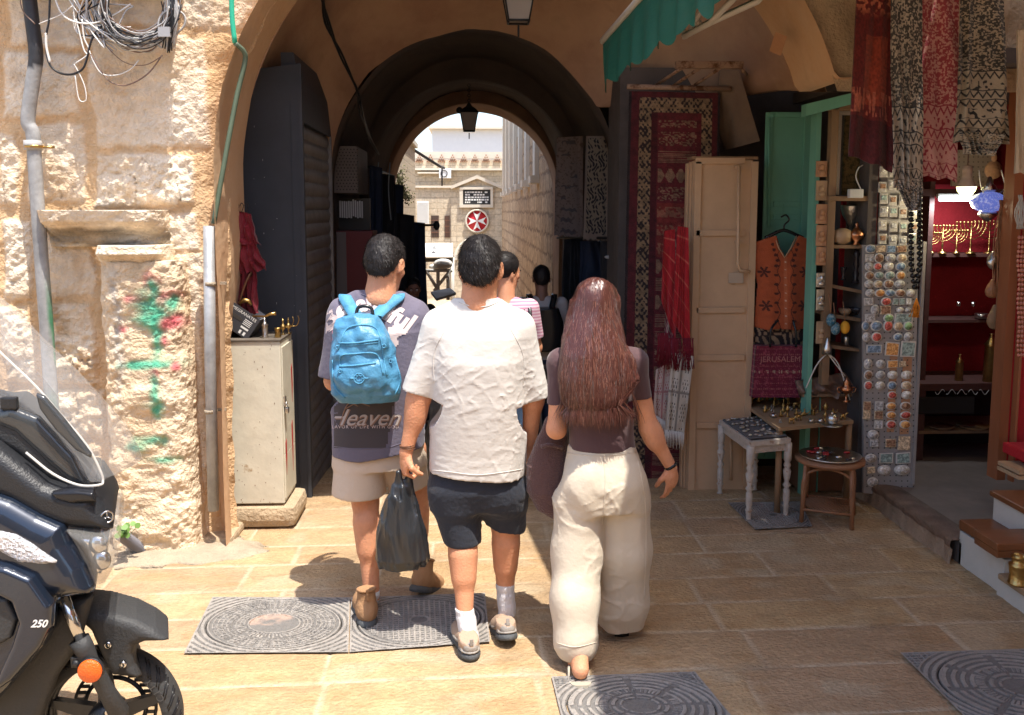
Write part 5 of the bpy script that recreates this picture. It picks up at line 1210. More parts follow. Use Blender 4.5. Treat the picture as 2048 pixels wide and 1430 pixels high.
for i in range(4): a_, b_ = P1[i]-Vector((0, 0, .032)), P1[(i+1) % 4]-Vector((0, 0, .032)); d_ = (c1-(a_+b_)/2); d_.z = 0; d_ = d_.normalized()*.015; mb.prism([a_+d_, b_+d_, b_+d_-Vector((0, 0, .045)), a_+d_-Vector((0, 0, .045))], d_)
mb.build("apron", "old_white_paint", t1)
r = random.Random(12)
for k in range(34):
    u, v = (k % 7+.5)/7+r.uniform(-.05, .05), (k//7+.5)/5+r.uniform(-.05, .05); p = q[0].lerp(q[1], v).lerp(q[3].lerp(q[2], v), u)+Vector((0, 0, .014))
    mb = MB(); kind = k % 3
    if kind == 0: mb.torus(p+Vector((0, 0, .006)), .014, .004, n=14, m=6)
    elif kind == 1: mb.ell(p+Vector((0, 0, .007)), (.012, .012, .008), n=6)
    else: mb.ell(p+Vector((0, 0, .006)), (.02, .011, .006), n=6)
    tag(mb.build("trinket", "silver"), ("silver ring", "silver stud", "oval silver brooch")[kind]+" lying on the black velvet tray", "jewellery", "jewellery on the black tray")
t2, P2_, c2 = table_quad("wood_table", "tan wooden table top crowded with brass figurines beside the shop", [(1484, 803), (1557, 856), (1707, 841), (0, 0)], .56, .022, .02, "wood_tan", "wood_worn", turned=False)
for k in range(40):
    u, v = (k % 8+.5)/8+r.uniform(-.05, .05), (k//8+.5)/5+r.uniform(-.07, .07); p = P2_[0].lerp(P2_[1], v).lerp(P2_[3].lerp(P2_[2], v), u*.9+.05)
    kind = r.randrange(5); mb = MB(); s = r.uniform(.7, 1.3)
    if kind == 0: mb.lathe([(.016*s, 0), (.005, .008), (.006, .03*s), (.014*s, .045*s), (.008, .06*s), (.002, .07*s)], n=12, c=p); lab = "little brass goblet"
    elif kind == 1:
        mb.ell(p+Vector((0, 0, .03*s)), (.022*s, .01, .012)); [mb.tube([p+Vector((dx*s, dy, 0)), p+Vector((dx*s, dy, .03*s))], .003, 5) for dx in (-.014, .014) for dy in (-.005, .005)]; mb.tube(bez([p+Vector((.018*s, 0, .035*s)), p+Vector((.028*s, 0, .05*s)), p+Vector((.04*s, 0, .052*s))], 4), .005, 6); lab = "little brass camel"
    elif kind == 2: mb.torus(p+Vector((0, 0, .014)), .012*s, .003, T=Matrix.Rotation(pi/2, 4, 'X') @ Matrix.Rotation(.6, 4, 'Y'), n=14, m=5); mb.ell(p+Vector((0, 0, .004)), (.014, .01, .004), n=6); lab = "small brass ring stand"
    elif kind == 3: mb.lathe([(.012*s, 0), (.016*s, .012), (.004, .03), (.006, .04*s), (.001, .05*s)], n=10, c=p); mb.tube(bez([p+Vector((.01, 0, .012)), p+Vector((.03*s, 0, .02)), p+Vector((.034*s, 0, .034))], 4), .003, 5); lab = "tiny brass coffee pot"
    else: mb.lathe([(.012*s, 0), (.02*s, .01), (.018*s, .024), (.016*s, .024)], n=12, c=p); lab = "small silver dish"
    tag(mb.build("figurine", ["brass", "brass", "silver", "brass", "silver"][kind]), lab+" among the crowd on the tan table", "trinket", "brass and silver trinkets on the tan table")
p = PZ(1664, 852, .57); tag((lambda mb: (mb.lathe([(.05, 0), (.062, .006), (.06, .008)], n=20, c=p), mb.ell(p+Vector((0, 0, .045)), (.038, .038, .036)), mb.lathe([(.012, .078), (.004, .09)], n=8, c=p), mb.build("sugar_bowl", "silver"))[-1])(MB()), "round embossed silver bowl on its dish at the table corner", "bowl")
# rattan stool
ctr = PZ(1660, 915, .39); R0 = .205; t = thing("rattan_stool", "round brown rattan stool carrying a shiny silver tray", "stool", (ctr.x, ctr.y, 0))
mb = MB(); mb.lathe([(R0*.9, -.03), (R0, -.02), (R0, 0), (R0*.2, .002)], n=36, c=ctr); mb.build("seat", "rattan", t)
for k in range(4):
    a = radians(20+90*k); p = ctr+Vector((cos(a)*R0*.9, sin(a)*R0*.9, -.02)); f = Vector((ctr.x+cos(a)*R0*1.0, ctr.y+sin(a)*R0*1.0, 0)); mb = MB(); mb.tube([p, f], .014, 8); mb.build("leg", "rattan", t)
    a2 = radians(20+90*k+90); f2 = Vector((ctr.x+cos(a2)*R0, ctr.y+sin(a2)*R0, 0)); p2 = ctr+Vector((cos(a2)*R0*.9, sin(a2)*R0*.9, -.02)); mb = MB(); m_ = (p+p2)/2
    mb.tube(bez([f+Vector((0, 0, .12)), f+(p-f)*.8, m_-Vector((0, 0, .02)), f2+(p2-f2)*.8, f2+Vector((0, 0, .12))], 5), .008, 6); mb.tube([f+Vector((0, 0, .09)), f2+Vector((0, 0, .09))], .009, 6); mb.build("brace", "rattan", t)
mb = MB()
for k in range(-6, 7):
    s_ = sqrt(max(0, R0**2*.55-(k*.022)**2)); mb.tube([(ctr.x+k*.022, ctr.y-s_, .092), (ctr.x+k*.022, ctr.y+s_, .092)], .003, 4); mb.tube([(ctr.x-s_, ctr.y+k*.022, .094), (ctr.x+s_, ctr.y+k*.022, .094)], .003, 4)
mb.build("lower_lattice", "rattan", t)
mb = MB(); mb.lathe([(.08, 0), (.175, .006), (.185, .016), (.178, .017), (.08, .005)], n=36, c=ctr+Vector((0, 0, .004))); tag(mb.build("silver_tray", "silver"), "round silver tray with red stones on the rattan stool", "tray")
for k in range(16):
    a, d = r.uniform(0, 6.28), r.uniform(.02, .15); mb = MB(); mb.ell(ctr+Vector((cos(a)*d, sin(a)*d, .02)), (.022, .012, .008), n=6); tag(mb.build("pendant", ["silver", "coral", "dark_glaze"][k % 3] if "coral" in M else ("silver" if k % 2 else mat("coral", (.4, .03, .03), rough=.3))), "small polished pendant heaped on the silver stool tray", "jewellery", "pendants on the silver tray")
# brown cupboard with ewer and clutter behind the table
t = thing("wood_cupboard", "brown wooden cupboard with cluttered top under the display window", "cupboard", (2.35, 5.95, 0)); a = PY(1600, 960, 5.85); c = PY(1724, 792, 5.8)
mb = MB(); mb.box(((a.x+c.x)/2, 6.0, c.z/2), (c.x-a.x, .32, c.z), bev=.004); mb.build("body", mat("cupboard_wood", (.19, .09, .05), rough=.6, bump=.3, scale=12, stretch=(1, 1, .2), var=.25), t)
mb = MB(); mb.box(((a.x+c.x)/2, 5.97, c.z+.012), (c.x-a.x+.06, .4, .022), bev=.004); mb.build("top", "wood_worn", t)
t = thing("copper_ewer", "ornate copper ewer with pierced lid on the cupboard", "ewer", PY(1692, 800, 5.72)); b0 = PZ(1692, 800, .70)
b0 = PY(1692, 803, 5.66); mb = MB(); mb.lathe([(.03, 0), (.008, .012), (.008, .05), (.03, .065), (.042, .085), (.03, .1), (.02, .115), (.026, .125), (.006, .15), (.003, .165)], n=18, c=b0); mb.build("bowl", "copper", t)
mb = MB()
for s in (-1, 1): mb.tube(bez([b0+Vector((s*.035, 0, .095)), b0+Vector((s*.06, 0, .09)), b0+Vector((s*.055, 0, .065)), b0+Vector((s*.04, 0, .06))], 5), .004, 6)
mb.build("handle", "copper", t)
t = thing("desk_lamp", "old whitish two armed lamp stand over the jewellery tables", "lamp", PY(1655, 780, 5.75)); mb = MB(); top = PY(1655, 706, 5.68)
for px, py in ((1612, 776), (1690, 752), (1700, 800)): mb.tube(bez([top, PY((1655+px)/2, 730, 5.68), PY(px, py, 5.7)], 5), .0045, 6)
mb.lathe([(.012, 0), (.02, .02), (.014, .05), (.006, .07)], n=10, c=top); mb.build("arms", "cable_white", t)
o = cloth("plastic_sheet", [(1590, 762), (1690, 745), (1720, 790), (1600, 795)], 5.78, 30, 14, "cable_brown", fold=.05, ff=4, seed=4, hem=.3); tag(o, "crumpled brown plastic sheet over the cupboard top", "sheet")

# ------------------------------------------------------------------ magnet board and packet board
t = thing("magnet_board", "tall grey perforated board covered with souvenir magnets at the shop door", "display board", PY(1780, 995, 5.55))
ya = 5.55; Q = [PY(1727, 490, ya), PY(1838, 490, ya-.03), PY(1826, 996, ya-.03), PY(1727, 986, ya)]
mb = MB(); mb.prism(Q, (0, .025, 0)); mb.build("panel", mat("board_grey", (.36, .34, .33), rough=.55, metal=.2, var=.12, vscale=6), t)
def bp(px, py, off=.0): return PY(px, py, ya-.012-.03*(px-1727)/111-off)
mb = MB(); mb.box(bp(1832, 730)+Vector((.02, .03, 0)), (.02, .06, 1.56)); mb.build("edge", "board_grey", t)
mb = MB()
for i in range(9):
    for j in range(44):
        q_ = bp(1734+i*11.6, 500+j*11, -.004); mb.add([q_+Vector((dx, 0, dz)) for dx, dz in ((-.004, -.004), (.004, -.004), (.004, .004), (-.004, .004))], [(0, 1, 2, 3)])
mb.build("perforation", "window_dark", t)["kind"] = "stuff"
face_cols = {"blue": (.14, .21, .30), "teal": (.20, .27, .25), "red": (.42, .08, .06), "tan": (.48, .36, .24), "brown": (.22, .12, .07), "green": (.18, .30, .14), "orange": (.6, .25, .08), "grey": (.34, .34, .34), "pale": (.6, .56, .48)}
for k_, v_ in face_cols.items(): mat("face_"+k_, v_, rough=.3, col2=tuple(min(1, c*2.1+.06) for c in v_), thr=(.44, .58), vscale=70, bump=.2, scale=50)
mat("rim_white", (.70, .67, .62), rough=.35)
ORD = ["first", "second", "third", "fourth", "fifth", "sixth", "seventh", "eighth", "ninth", "tenth", "eleventh", "twelfth", "thirteenth", "fourteenth", "fifteenth", "sixteenth", "seventeenth", "eighteenth", "nineteenth"]
rows = [(498, [(1741, "blue", 11, 9, 0), (1762, "tan", 10, 7, 1), (1782, "blue", 10, 8, 1), (1803, "brown", 10, 7, 1)]), (516, [(1739, "grey", 9, 8, 1), (1758, "brown", 10, 10, 0), (1781, "grey", 11, 9, 0), (1803, "tan", 11, 9, 0)]), (533, [(1738, "grey", 9, 9, 0), (1755, "red", 9, 8, 0), (1777, "pale", 11, 9, 0), (1801, "blue", 11, 9, 0)]),
        (551, [(1739, "brown", 10, 9, 0), (1758, "teal", 10, 8, 0), (1779, "teal", 11, 9, 0), (1801, "orange", 10, 9, 0)]), (568, [(1738, "grey", 10, 8, 0), (1756, "tan", 10, 8, 0), (1777, "brown", 11, 9, 0), (1799, "grey", 11, 8, 0)]), (586, [(1740, "grey", 10, 8, 0), (1760, "orange", 11, 8, 0), (1780, "blue", 11, 8, 0), (1800, "brown", 11, 8, 0), (1821, "pale", 9, 8, 0)]),
        (603, [(1737, "grey", 10, 8, 1), (1772, "red", 11, 9, 0), (1791, "teal", 6, 7, 1), (1804, "teal", 6, 7, 1), (1817, "pale", 6, 7, 1)]), (620, [(1750, "grey", 9, 11, 0), (1771, "brown", 11, 9, 1), (1800, "pale", 8, 6, 0), (1816, "grey", 7, 5, 0)]), (636, [(1740, "grey", 11, 9, 1), (1777, "green", 11, 9, 0), (1807, "teal", 20, 10, 1)]),
        (652, [(1731, "blue", 8, 10, 0), (1753, "blue", 13, 11, 0), (1776, "red", 10, 12, 0), (1796, "tan", 10, 10, 0), (1816, "green", 10, 10, 0)]), (674, [(1733, "grey", 9, 10, 0), (1753, "red", 11, 10, 0), (1796, "blue", 10, 8, 0), (1816, "grey", 9, 10, 0)]),
        (698, [(1748, "blue", 17, 9, 1), (1784, "orange", 15, 15, 1), (1816, "teal", 16, 17, 1)]), (728, [(1736, "grey", 9, 11, 0), (1761, "grey", 10, 9, 0), (1785, "orange", 12, 8, 1), (1805, "tan", 7, 6, 1)]), (750, [(1736, "brown", 9, 10, 0), (1761, "grey", 10, 9, 0), (1785, "pale", 11, 9, 0), (1813, "pale", 12, 9, 0)]),
        (771, [(1736, "red", 9, 10, 0), (1760, "pale", 10, 9, 0), (1784, "blue", 10, 9, 0), (1813, "tan", 12, 9, 0), ]), (790, [(1784, "red", 10, 8, 0), (1813, "pale", 11, 9, 0)]), (812, [(1734, "brown", 8, 10, 1), (1758, "grey", 9, 10, 1), (1782, "orange", 11, 8, 0), (1811, "brown", 12, 9, 0)]),
        (830, [(1733, "tan", 8, 9, 1), (1757, "brown", 9, 9, 1), (1782, "orange", 11, 8, 0), (1811, "red", 12, 8, 0)]), (849, [(1757, "grey", 9, 9, 1), (1782, "red", 11, 9, 0), (1810, "orange", 12, 9, 0)]), (870, [(1746, "grey", 12, 11, 0)]), (886, [(1748, "grey", 9, 8, 1), (1781, "brown", 11, 9, 1), (1808, "tan", 13, 15, 1)]),
        (916, [(1741, "grey", 12, 9, 0), (1772, "teal", 15, 11, 1), (1806, "teal", 16, 12, 1)]), (940, [(1742, "tan", 9, 7, 1), (1768, "pale", 14, 11, 0), (1804, "pale", 17, 11, 0)]), (964, [(1745, "grey", 12, 10, 0)])]
ORD2 = ORD+["twentieth", "twenty first", "twenty second", "twenty third", "twenty fourth"]
s5 = ya/FPX
for ri, (py, ms) in enumerate(rows):
    for ci, (px, c_, rx, ry, sq) in enumerate(ms):
        q_ = bp(px, py); t = thing("fridge_magnet", f"{c_} {'rectangular' if sq else 'oval'} magnet, {ORD2[ri]} row down the grey board, {ORD2[ci]} along", "magnet", q_, "souvenir magnets on the grey board")
        T = Matrix.Translation(q_) @ Matrix.Rotation(radians(random.uniform(-5, 5)), 4, 'Y') @ Matrix.Rotation(pi/2, 4, 'X') @ Matrix.Diagonal((rx*s5, ry*s5, 1, 1))
        a = MB(); b_ = MB()
        if sq: a.box((0, 0, 0), (1.9, 1.9, .008), T=T); b_.box((0, 0, .003), (1.6, 1.6, .008), T=T)
        else: a.lathe([(1, -.004), (1, .004), (.86, .006)], n=20, T=T); b_.lathe([(.82, .0), (.8, .0075)], n=20, T=T)
        a.build("rim", "rim_white" if (c_ not in ("brown", "tan") or not sq) else "face_tan", t); b_.build("picture_face", "face_"+c_, t)
# backing cards of the lower magnets
mb = MB()
for (x0_, x1_, y0_, y1_) in ((1773, 1796, 702, 864), (1799, 1826, 705, 868)): a_, c_ = bp(x0_, y1_, -.006), bp(x1_, y0_, -.006); mb.box(((a_.x+c_.x)/2, a_.y, (a_.z+c_.z)/2), (c_.x-a_.x, .004, c_.z-a_.z))
mb.build("orange_card", mat("card_orange", (.52, .29, .16), rough=.4, trans=0), t if False else None) if False else None
o = mb.build("backing_card", mat("card_orange", (.50, .27, .15), rough=.35), None); tag(o, "two orange backing strips under the lower magnets of the grey board", "card")
bt = thing("packet_board", "clear packets of small souvenirs pinned above the magnet board", "display board", PY(1795, 490, 5.6))
mb = MB(); a = PY(1756, 490, 5.66); c = PY(1838, 330, 5.66); mb.box(((a.x+c.x)/2, 5.68, (a.z+c.z)/2), (c.x-a.x, .02, c.z-a.z)); mb.build("panel", "board_grey", bt)
mat("plastic_bag", (.55, .52, .48), rough=.15, var=.4, vscale=40, coat=.5)
for i in range(4):
    for j in range(6):
        q_ = PY(1766+i*20+r.uniform(-2, 2), 345+j*27+r.uniform(-3, 3), 5.63); t = thing("souvenir_packet", f"{['pale', 'brownish', 'teal', 'grey'][(i*3+j) % 4]} clear packet, {ORD[j]} row above the magnets, {ORD[i]} along", "packet", q_, "packets above the magnet board")
        mb = MB(); mb.box(q_, (.052, .012, .068), bev=.004); mb.build("bag", "plastic_bag", t); mb = MB(); mb.box(q_+Vector((0, -.008, .006)), (.034, .008, .03), bev=.003); mb.build("souvenir", "face_"+["pale", "brown", "teal", "grey"][(i*3+j) % 4], t)
# big beads with orange tassel
t = thing("bead_strand", "long loop of large black beads with orange tassel beside the magnets", "beads", PY(1830, 500, 5.42))
mb = MB()
for sx in (-1, 1):
    for k in range(19): mb.ell(PY(1831+sx*8.5*(1 if k < 15 else (19-k)/5), 372+k*11.2, 5.42), (.018, .018, .017), n=8)
mb.build("beads", "bead_black", t); mb = MB()
for k in range(30): p = PY(1833, 596, 5.4); mb.tube([p, p+Vector((r.gauss(0, .008), r.gauss(0, .006), -.06)), p+Vector((r.gauss(0, .014), r.gauss(0, .01), -.12))], .002, 4)
mb.build("tassel", "yellow_cloth" if False else mat("tassel_orange", (.72, .25, .02), rough=.8), t)

# ------------------------------------------------------------------ interior
ri = thing("shop_interior", "dark red lined interior of the souvenir shop with plank shelves", "shop", (3.3, 6.2, .1))
mb = MB(); mb.box((3.7, 6.66, 1.4), (2.3, .05, 2.7)); mb.box((4.6, 5.8, 1.4), (.05, 1.7, 2.7)); mb.build("red_lining", "shop_red", ri)
mb = MB(); mb.box((3.6, 5.75, 2.72), (2.4, 1.9, .08)); mb.box((2.56, 6.15, 1.4), (.06, 1.0, 2.7)); mb.build("ceiling", "dark_wall", ri)
mb = MB(); mb.box((3.70, 5.6, .05), (2.14, 2.1, .14)); mb.box((3.72, 4.4, .04), (2.0, .3, .12)); mb.build("floor", "shop_floor", ri)
def ishelf(py, d, m_, px0=1838, px1=2050, yb=6.63, th=.022):
    a, c = PY(px0, py, yb-d), PY(px1, py, yb-d); mb = MB(); mb.box(((a.x+c.x)/2, yb-d/2, a.z-th/2), (c.x-a.x, d, th)); return mb.build("shelf", m_, ri)
mat("plank_dark", (.085, .035, .03), rough=.6, bump=.3, scale=20, stretch=(.2, 1, 1), var=.3)
ishelf(508, .26, "plank_dark"); ishelf(640, .26, "plank_dark"); ishelf(768, .5, "plank_dark", th=.05); ishelf(862, .5, "wood_worn"); ishelf(950, .4, "wood_worn")
mb = MB(); a, c = PY(1838, 800, 6.14), PY(1856, 500, 6.14); mb.box((a.x+.02, 6.16, .4), (.05, .05, .55)); a = PY(1843, 600, 6.35); mb.box((a.x, 6.4, 1.3), (.035, .26, 1.6)); mb.build("upright", "plank_dark", ri)
mb = MB(); a, c = PY(1838, 770, 6.6), PY(2050, 960, 6.6); mb.box(((a.x+c.x)/2, 6.6, .35), (c.x-a.x, .04, .62)); mb.build("lower_back", mat("black_back", (.02, .018, .018), rough=.8), ri)
mb = MB(); mb.box((3.13, 6.14, .52), (.9, .02, .12)); mb.build("apron_cloth", "black_back", ri)
mb = MB()
for k in range(5):
    p = PY(1880+k*22, 784, 6.11); mb.tube(bez([p+Vector((x_, 0, .018*sin(x_*90+k))) for x_ in np.linspace(-.035, .035, 7)], 3), .0025, 4)
mb.build("painted_scroll", "cable_grey", ri)
mb = MB(); a, c = PY(1905, 372, 6.3), PY(1992, 300, 6.3); mb.box(((a.x+c.x)/2, 6.32, (a.z+c.z)/2), (c.x-a.x, .02, c.z-a.z)); pb = mb.build("pegboard", mat("peg_beige", (.46, .36, .27), rough=.7), ri)
mb = MB()
for i in range(9):
    for j in range(7): mb.box(PY(1909+i*9.5, 304+j*10, 6.305), (.006, .004, .006))
mb.build("peg_hole", "window_dark", pb)
mb = MB(); a = PY(1838, 385, 6.25); mb.box((3.7, 6.3, a.z), (1.2, .08, .05)); mb.build("light_shelf", "plank_dark", ri)
mat("tube_light", (.8, .85, .9), emit=(.75, .88, 1.0), estr=2.6); mat("bulb_glow", (.9, .85, .5), emit=(.95, .9, .38), estr=2.2); mat("bulb_body", (.55, .42, .32), rough=.4)
t = thing("tube_light", "short glowing fluorescent tube over the red back shelves", "light", PY(1912, 398, 6.2)); mb = MB(); mb.tube([PY(1879, 398, 6.2), PY(1948, 398, 6.2)], .016, 10); mb.build("tube", "tube_light", t); mb = MB(); mb.box(PY(1912, 392, 6.23), (.27, .03, .03)); mb.build("batten", "white_metal", t)
ld = bpy.data.lights.new("tube_glow", 'AREA'); ld.shape = 'RECTANGLE'; ld.size = .25; ld.size_y = .03; ld.energy = 2.6; ld.color = (.85, .93, 1); lo_ = bpy.data.objects.new("tube_glow", ld); C.objects.link(lo_); lo_.location = PY(1912, 398, 6.2)+Vector((0, -.02, -.03)); lo_.rotation_euler = (radians(25), 0, 0); setpar(lo_, t)
t = thing("light_bulb", "large bulb with yellow green glow hanging in the shop entrance", "light bulb", PY(1932, 360, 5.35)); b0 = PY(1932, 392, 5.35)
mb = MB(); mb.lathe([(.002, 0), (.03, .006), (.05, .03), (.056, .055)], n=24, c=b0); mb.build("glowing_dome", "bulb_glow", t); mb = MB(); mb.lathe([(.057, .055), (.054, .062), (.034, .1), (.026, .13), (.028, .13), (.028, .18), (.01, .185)], n=24, c=b0); mb.build("bulb_neck", "bulb_body", t); mb = MB(); mb.tube([b0+Vector((0, 0, .18)), b0+Vector((0, 0, .5))], .004, 5); mb.build("cord", "cable_brown", t)
ld = bpy.data.lights.new("bulb_glow_light", 'POINT'); ld.shadow_soft_size = .05; ld.energy = 2.5; ld.color = (1, .85, .55); lo_ = bpy.data.objects.new("bulb_glow_light", ld); C.objects.link(lo_); lo_.location = b0+Vector((0, 0, -.07)); setpar(lo_, t)
t = thing("mosaic_lamp", "blue mosaic glass globe lamp glowing in the shop entrance", "lamp", PY(1977, 404, 5.25)); q_ = PY(1977, 404, 5.25)
mb = MB(); mb.ell(q_, (.098, .098, .062), n=16); mm = mat("mosaic", (.05, .06, .3), rough=.2, col2=(.55, .62, .7), thr=(.5, .56), vscale=55, emit=(.12, .16, .5), estr=.35); mb.build("globe", mm, t)
mb = MB(); mb.lathe([(.05, -.06), (.055, -.075), (.03, -.1), (.01, -.115)], n=18, c=q_); mb.lathe([(.03, .06), (.045, .075), (.02, .11), (.008, .15)], n=18, c=q_); mb.build("metal_cap", "silver", t)
mb = MB()
for px in (1958, 2003): mb.tube(bez([PY(px, 340, 5.25), PY(px+6, 378, 5.25), PY(1977, 395, 5.2)], 4), .004, 5)
mb.build("hanging_cord", "cable_white", t)
o = MB(); q_ = PY(1987, 340, 5.9); o.lathe([(.06, -.004), (.06, .004)], n=24, T=Matrix.Translation(q_) @ Matrix.Rotation(pi/2, 4, 'X')); o.ell(q_+Vector((0, 0, .08)), (.02, .01, .03)); tag(o.build("wall_charm", "clay"), "round clay charm hanging on the pegboard", "charm")
# menorahs
def menorah(q, s, label):
    t = thing("menorah", label, "menorah", q, "metal menorahs on the red shelf")
    mb = MB(); mb.lathe([(.03*s, 0), (.026*s, .008), (.008, .02), (.004, .04*s), (.009, .055*s), (.004, .07*s), (.004, .17*s)], n=12, c=q); mb.build("stand", "brass", t)
    mb = MB(); top = q+Vector((0, 0, .17*s))
    for k in (1, 2, 3, 4):
        R_ = .022*k*s; mb.torus(top, R_, .0028, T=Matrix.Rotation(pi/2, 4, 'X') @ Matrix.Rotation(pi, 4, 'Z'), n=16, m=6, a0=0, a1=pi)
    mb.build("branches", "brass", t)
    mb = MB()
    for k in range(-4, 5): mb.lathe([(.003, 0), (.008, .012), (.008, .018), (.005, .02)], n=8, c=top+Vector((k*.022*s, 0, 0)))
    mb.build("candle_cups", "brass", t)["kind"] = "stuff"
for px, s, lab in ((1862, .8, "smallest brass menorah nearest the magnet board"), (1884, 1.1, "thin brass menorah under the glowing tube end"), (1912, .9, "low brass menorah in the middle of the red shelf"), (1940, 1.25, "tall brass menorah right under the light bulb"), (1977, 1.3, "tall silver toned menorah beneath the blue mosaic lamp")): menorah(PY(px, 507, 6.38+.03*(px % 2)), s, lab)
# goods inside
for nm, lab, ct_, px, py, y_, pr, m_ in (
    ("brass_mill", "slim brass coffee mill standing on the lower shop shelf", "coffee mill", 1917, 766, 6.25, [(.028, 0), (.026, .15), (.03, .155), (.012, .18), (.006, .2), (.012, .21)], "brass"),
    ("brass_mill", "tall broad brass coffee mill beside the hanging pouches", "coffee mill", 1978, 764, 6.2, [(.045, 0), (.04, .26), (.046, .27), (.02, .31), (.008, .34), (.016, .35)], "brass"),
    ("woven_basket", "large shallow basket on the shop floor under the shelves", "basket", 1897, 952, 6.1, [(.06, 0), (.13, .03), (.17, .07), (.175, .072), (.165, .07), (.06, .02)], "wood_worn"),
    ("woven_basket", "flat basket beside the large one on the lowest shelf", "basket", 1962, 948, 6.15, [(.06, 0), (.11, .02), (.14, .04), (.142, .042), (.06, .015)], "wood_worn"),
    ("shallow_bowl", "pale shallow bowl on the plank shelf above the baskets", "bowl", 1945, 860, 6.2, [(.05, 0), (.09, .02), (.11, .035), (.112, .036), (.05, .012)], "ceramic_tan"),
    ("shallow_bowl", "dark shallow bowl on the plank shelf, nearer the magnet board", "bowl", 1880, 860, 6.2, [(.05, 0), (.08, .02), (.1, .035), (.05, .012)], "wood_worn"),
    ("tin_box", "round pale tin on the red shelf below the menorahs", "tin", 1963, 636, 6.4, [(.05, 0), (.05, .03), (.048, .032)], "silver"),
    ("votive_cup", "tiny silver votive cup on the red shelf, the one nearer the magnets", "cup", 1917, 612, 6.45, [(.012, 0), (.014, .03)], "silver"), ("votive_cup", "tiny silver votive cup on the red shelf, the one nearer the pouches", "cup", 1946, 612, 6.45, [(.012, 0), (.014, .03)], "silver")):
    vase(nm, lab, ct_, PY(px, py, y_), pr, m_, group={"brass_mill": "brass mills", "woven_basket": "baskets under the shelves", "shallow_bowl": "bowls on the plank shelf", "votive_cup": "votive cups"}.get(nm))
t = thing("bead_curtain", "thick hank of thin brown bead strings hanging by the shop post", "beads", PY(2005, 640, 5.1)); mb = MB()
for k in range(44):
    x = 2003+r.gauss(0, 7); y_ = 5.1+r.uniform(-.05, .05); e = r.uniform(560, 660); pts = [PY(2003+r.gauss(0, 2), 400, y_), PY(x, 480, y_), PY(x+r.gauss(0, 3), e, y_)]; mb.tube(bez(pts, 5), r.uniform(.002, .0035), 4)
mb.build("strings", "rattan", t)
for lab, px, py, sx, sz, m_ in (("silver embossed purse at the top of the hanging pouches", 1987, 525, .04, .055, "silver"), ("brown net pouch below the silver purse", 1985, 582, .045, .055, "rattan"), ("round straw pouch halfway down the shop post", 1990, 640, .05, .075, "wood_worn"), ("small red cloth purse low on the shop post", 2000, 790, .045, .065, "red_dark"), ("narrow cone shaped shell pouch near the post foot", 2003, 860, .03, .12, "ceramic_tan"), ("bulbous straw pouch at the foot of the shop post", 2000, 925, .05, .06, "wood_worn")):
    t = thing("hanging_pouch", lab, "pouch", PY(px, py, 5.12), "pouches hanging on the shop post"); S_ = SDF(np.array(PY(px, py, 5.12))-.2, np.array(PY(px, py, 5.12))+.2, .008); q_ = PY(px, py, 5.12); S_.ell(q_, (sx, .03, sz*.8)); S_.cap(q_+Vector((0, 0, sz*.5)), q_+Vector((0, 0, sz)), sx*.5, sx*.35, .02); S_.disp(lambda X, Y, Z: .004*noise(X*40, Y*40, Z*40, 3)); S_.build("pouch_body", m_, t); mb = MB(); mb.tube([q_+Vector((0, 0, sz)), q_+Vector((.01, 0, sz+.09))], .003, 5); mb.build("cord", "rattan", t)
t = thing("jewel_box", "small cream studded box hanging on the shop post", "box", PY(1999, 717, 5.08)); q_ = PY(1999, 717, 5.08); mb = MB(); mb.box(q_, (.055, .03, .15), bev=.006); mb.build("box_body", "ceramic_tan", t); mb = MB()
for i in range(3):
    for j in range(8): mb.ell(q_+Vector((-.015+.015*i, -.016, -.06+.017*j)), (.005, .004, .006), n=5)
mb.build("studs", "rim_white", t)
# post, red panel and its hangings
t = thing("shop_post", "reddish wooden door post between the shop and the red display", "post", (3.0, 4.97, .1)); mb = MB(); a, c = PY(2010, 960, 4.95), PY(2034, 285, 4.95); mb.box(((a.x+c.x)/2, 5.0, (a.z+c.z)/2+.2), (c.x-a.x, .1, c.z-a.z+.4), bev=.008); mb.box((a.x+.02, 4.93, (a.z+c.z)/2+.2), (.014, .05, c.z-a.z+.4), bev=.004); mb.build("timber", mat("post_wood", (.30, .105, .045), rough=.45, bump=.3, scale=14, stretch=(1, 1, .15), var=.3), t)
mb = MB(); mb.box((3.9, 5.0, 1.5), (1.6, .06, 2.2)); o = mb.build("red_display", mat("bright_red", (.42, .012, .02), rough=.8, bump=.5, scale=50)); tag(o, "bright red cloth covered display wall at the edge of the view", "display wall")
t = thing("coral_beads", "strings of pale coral beads hanging on the red display wall", "beads", PY(2042, 520, 4.9)); mb = MB()
for px in (2037, 2043, 2049):
    for k in range(26): mb.ell(PY(px+1.5*sin(k*.7+px), 475+k*9.4, 4.9), (.008, .008, .011), n=6)
mb.build("beads", mat("coral_pale", (.55, .22, .16), rough=.4), t)
t = thing("cord_hank", "hank of blue grey cords tied on the red display wall", "cords", PY(2040, 425, 4.9)); mb = MB()
for k in range(14): mb.tube(bez([PY(2041+r.gauss(0, 2), 390, 4.88), PY(2038+r.gauss(0, 5), 425, 4.88), PY(2042+r.gauss(0, 4), 458, 4.88)], 4), .003, 5)
mb.build("cords", "cable_grey", t)
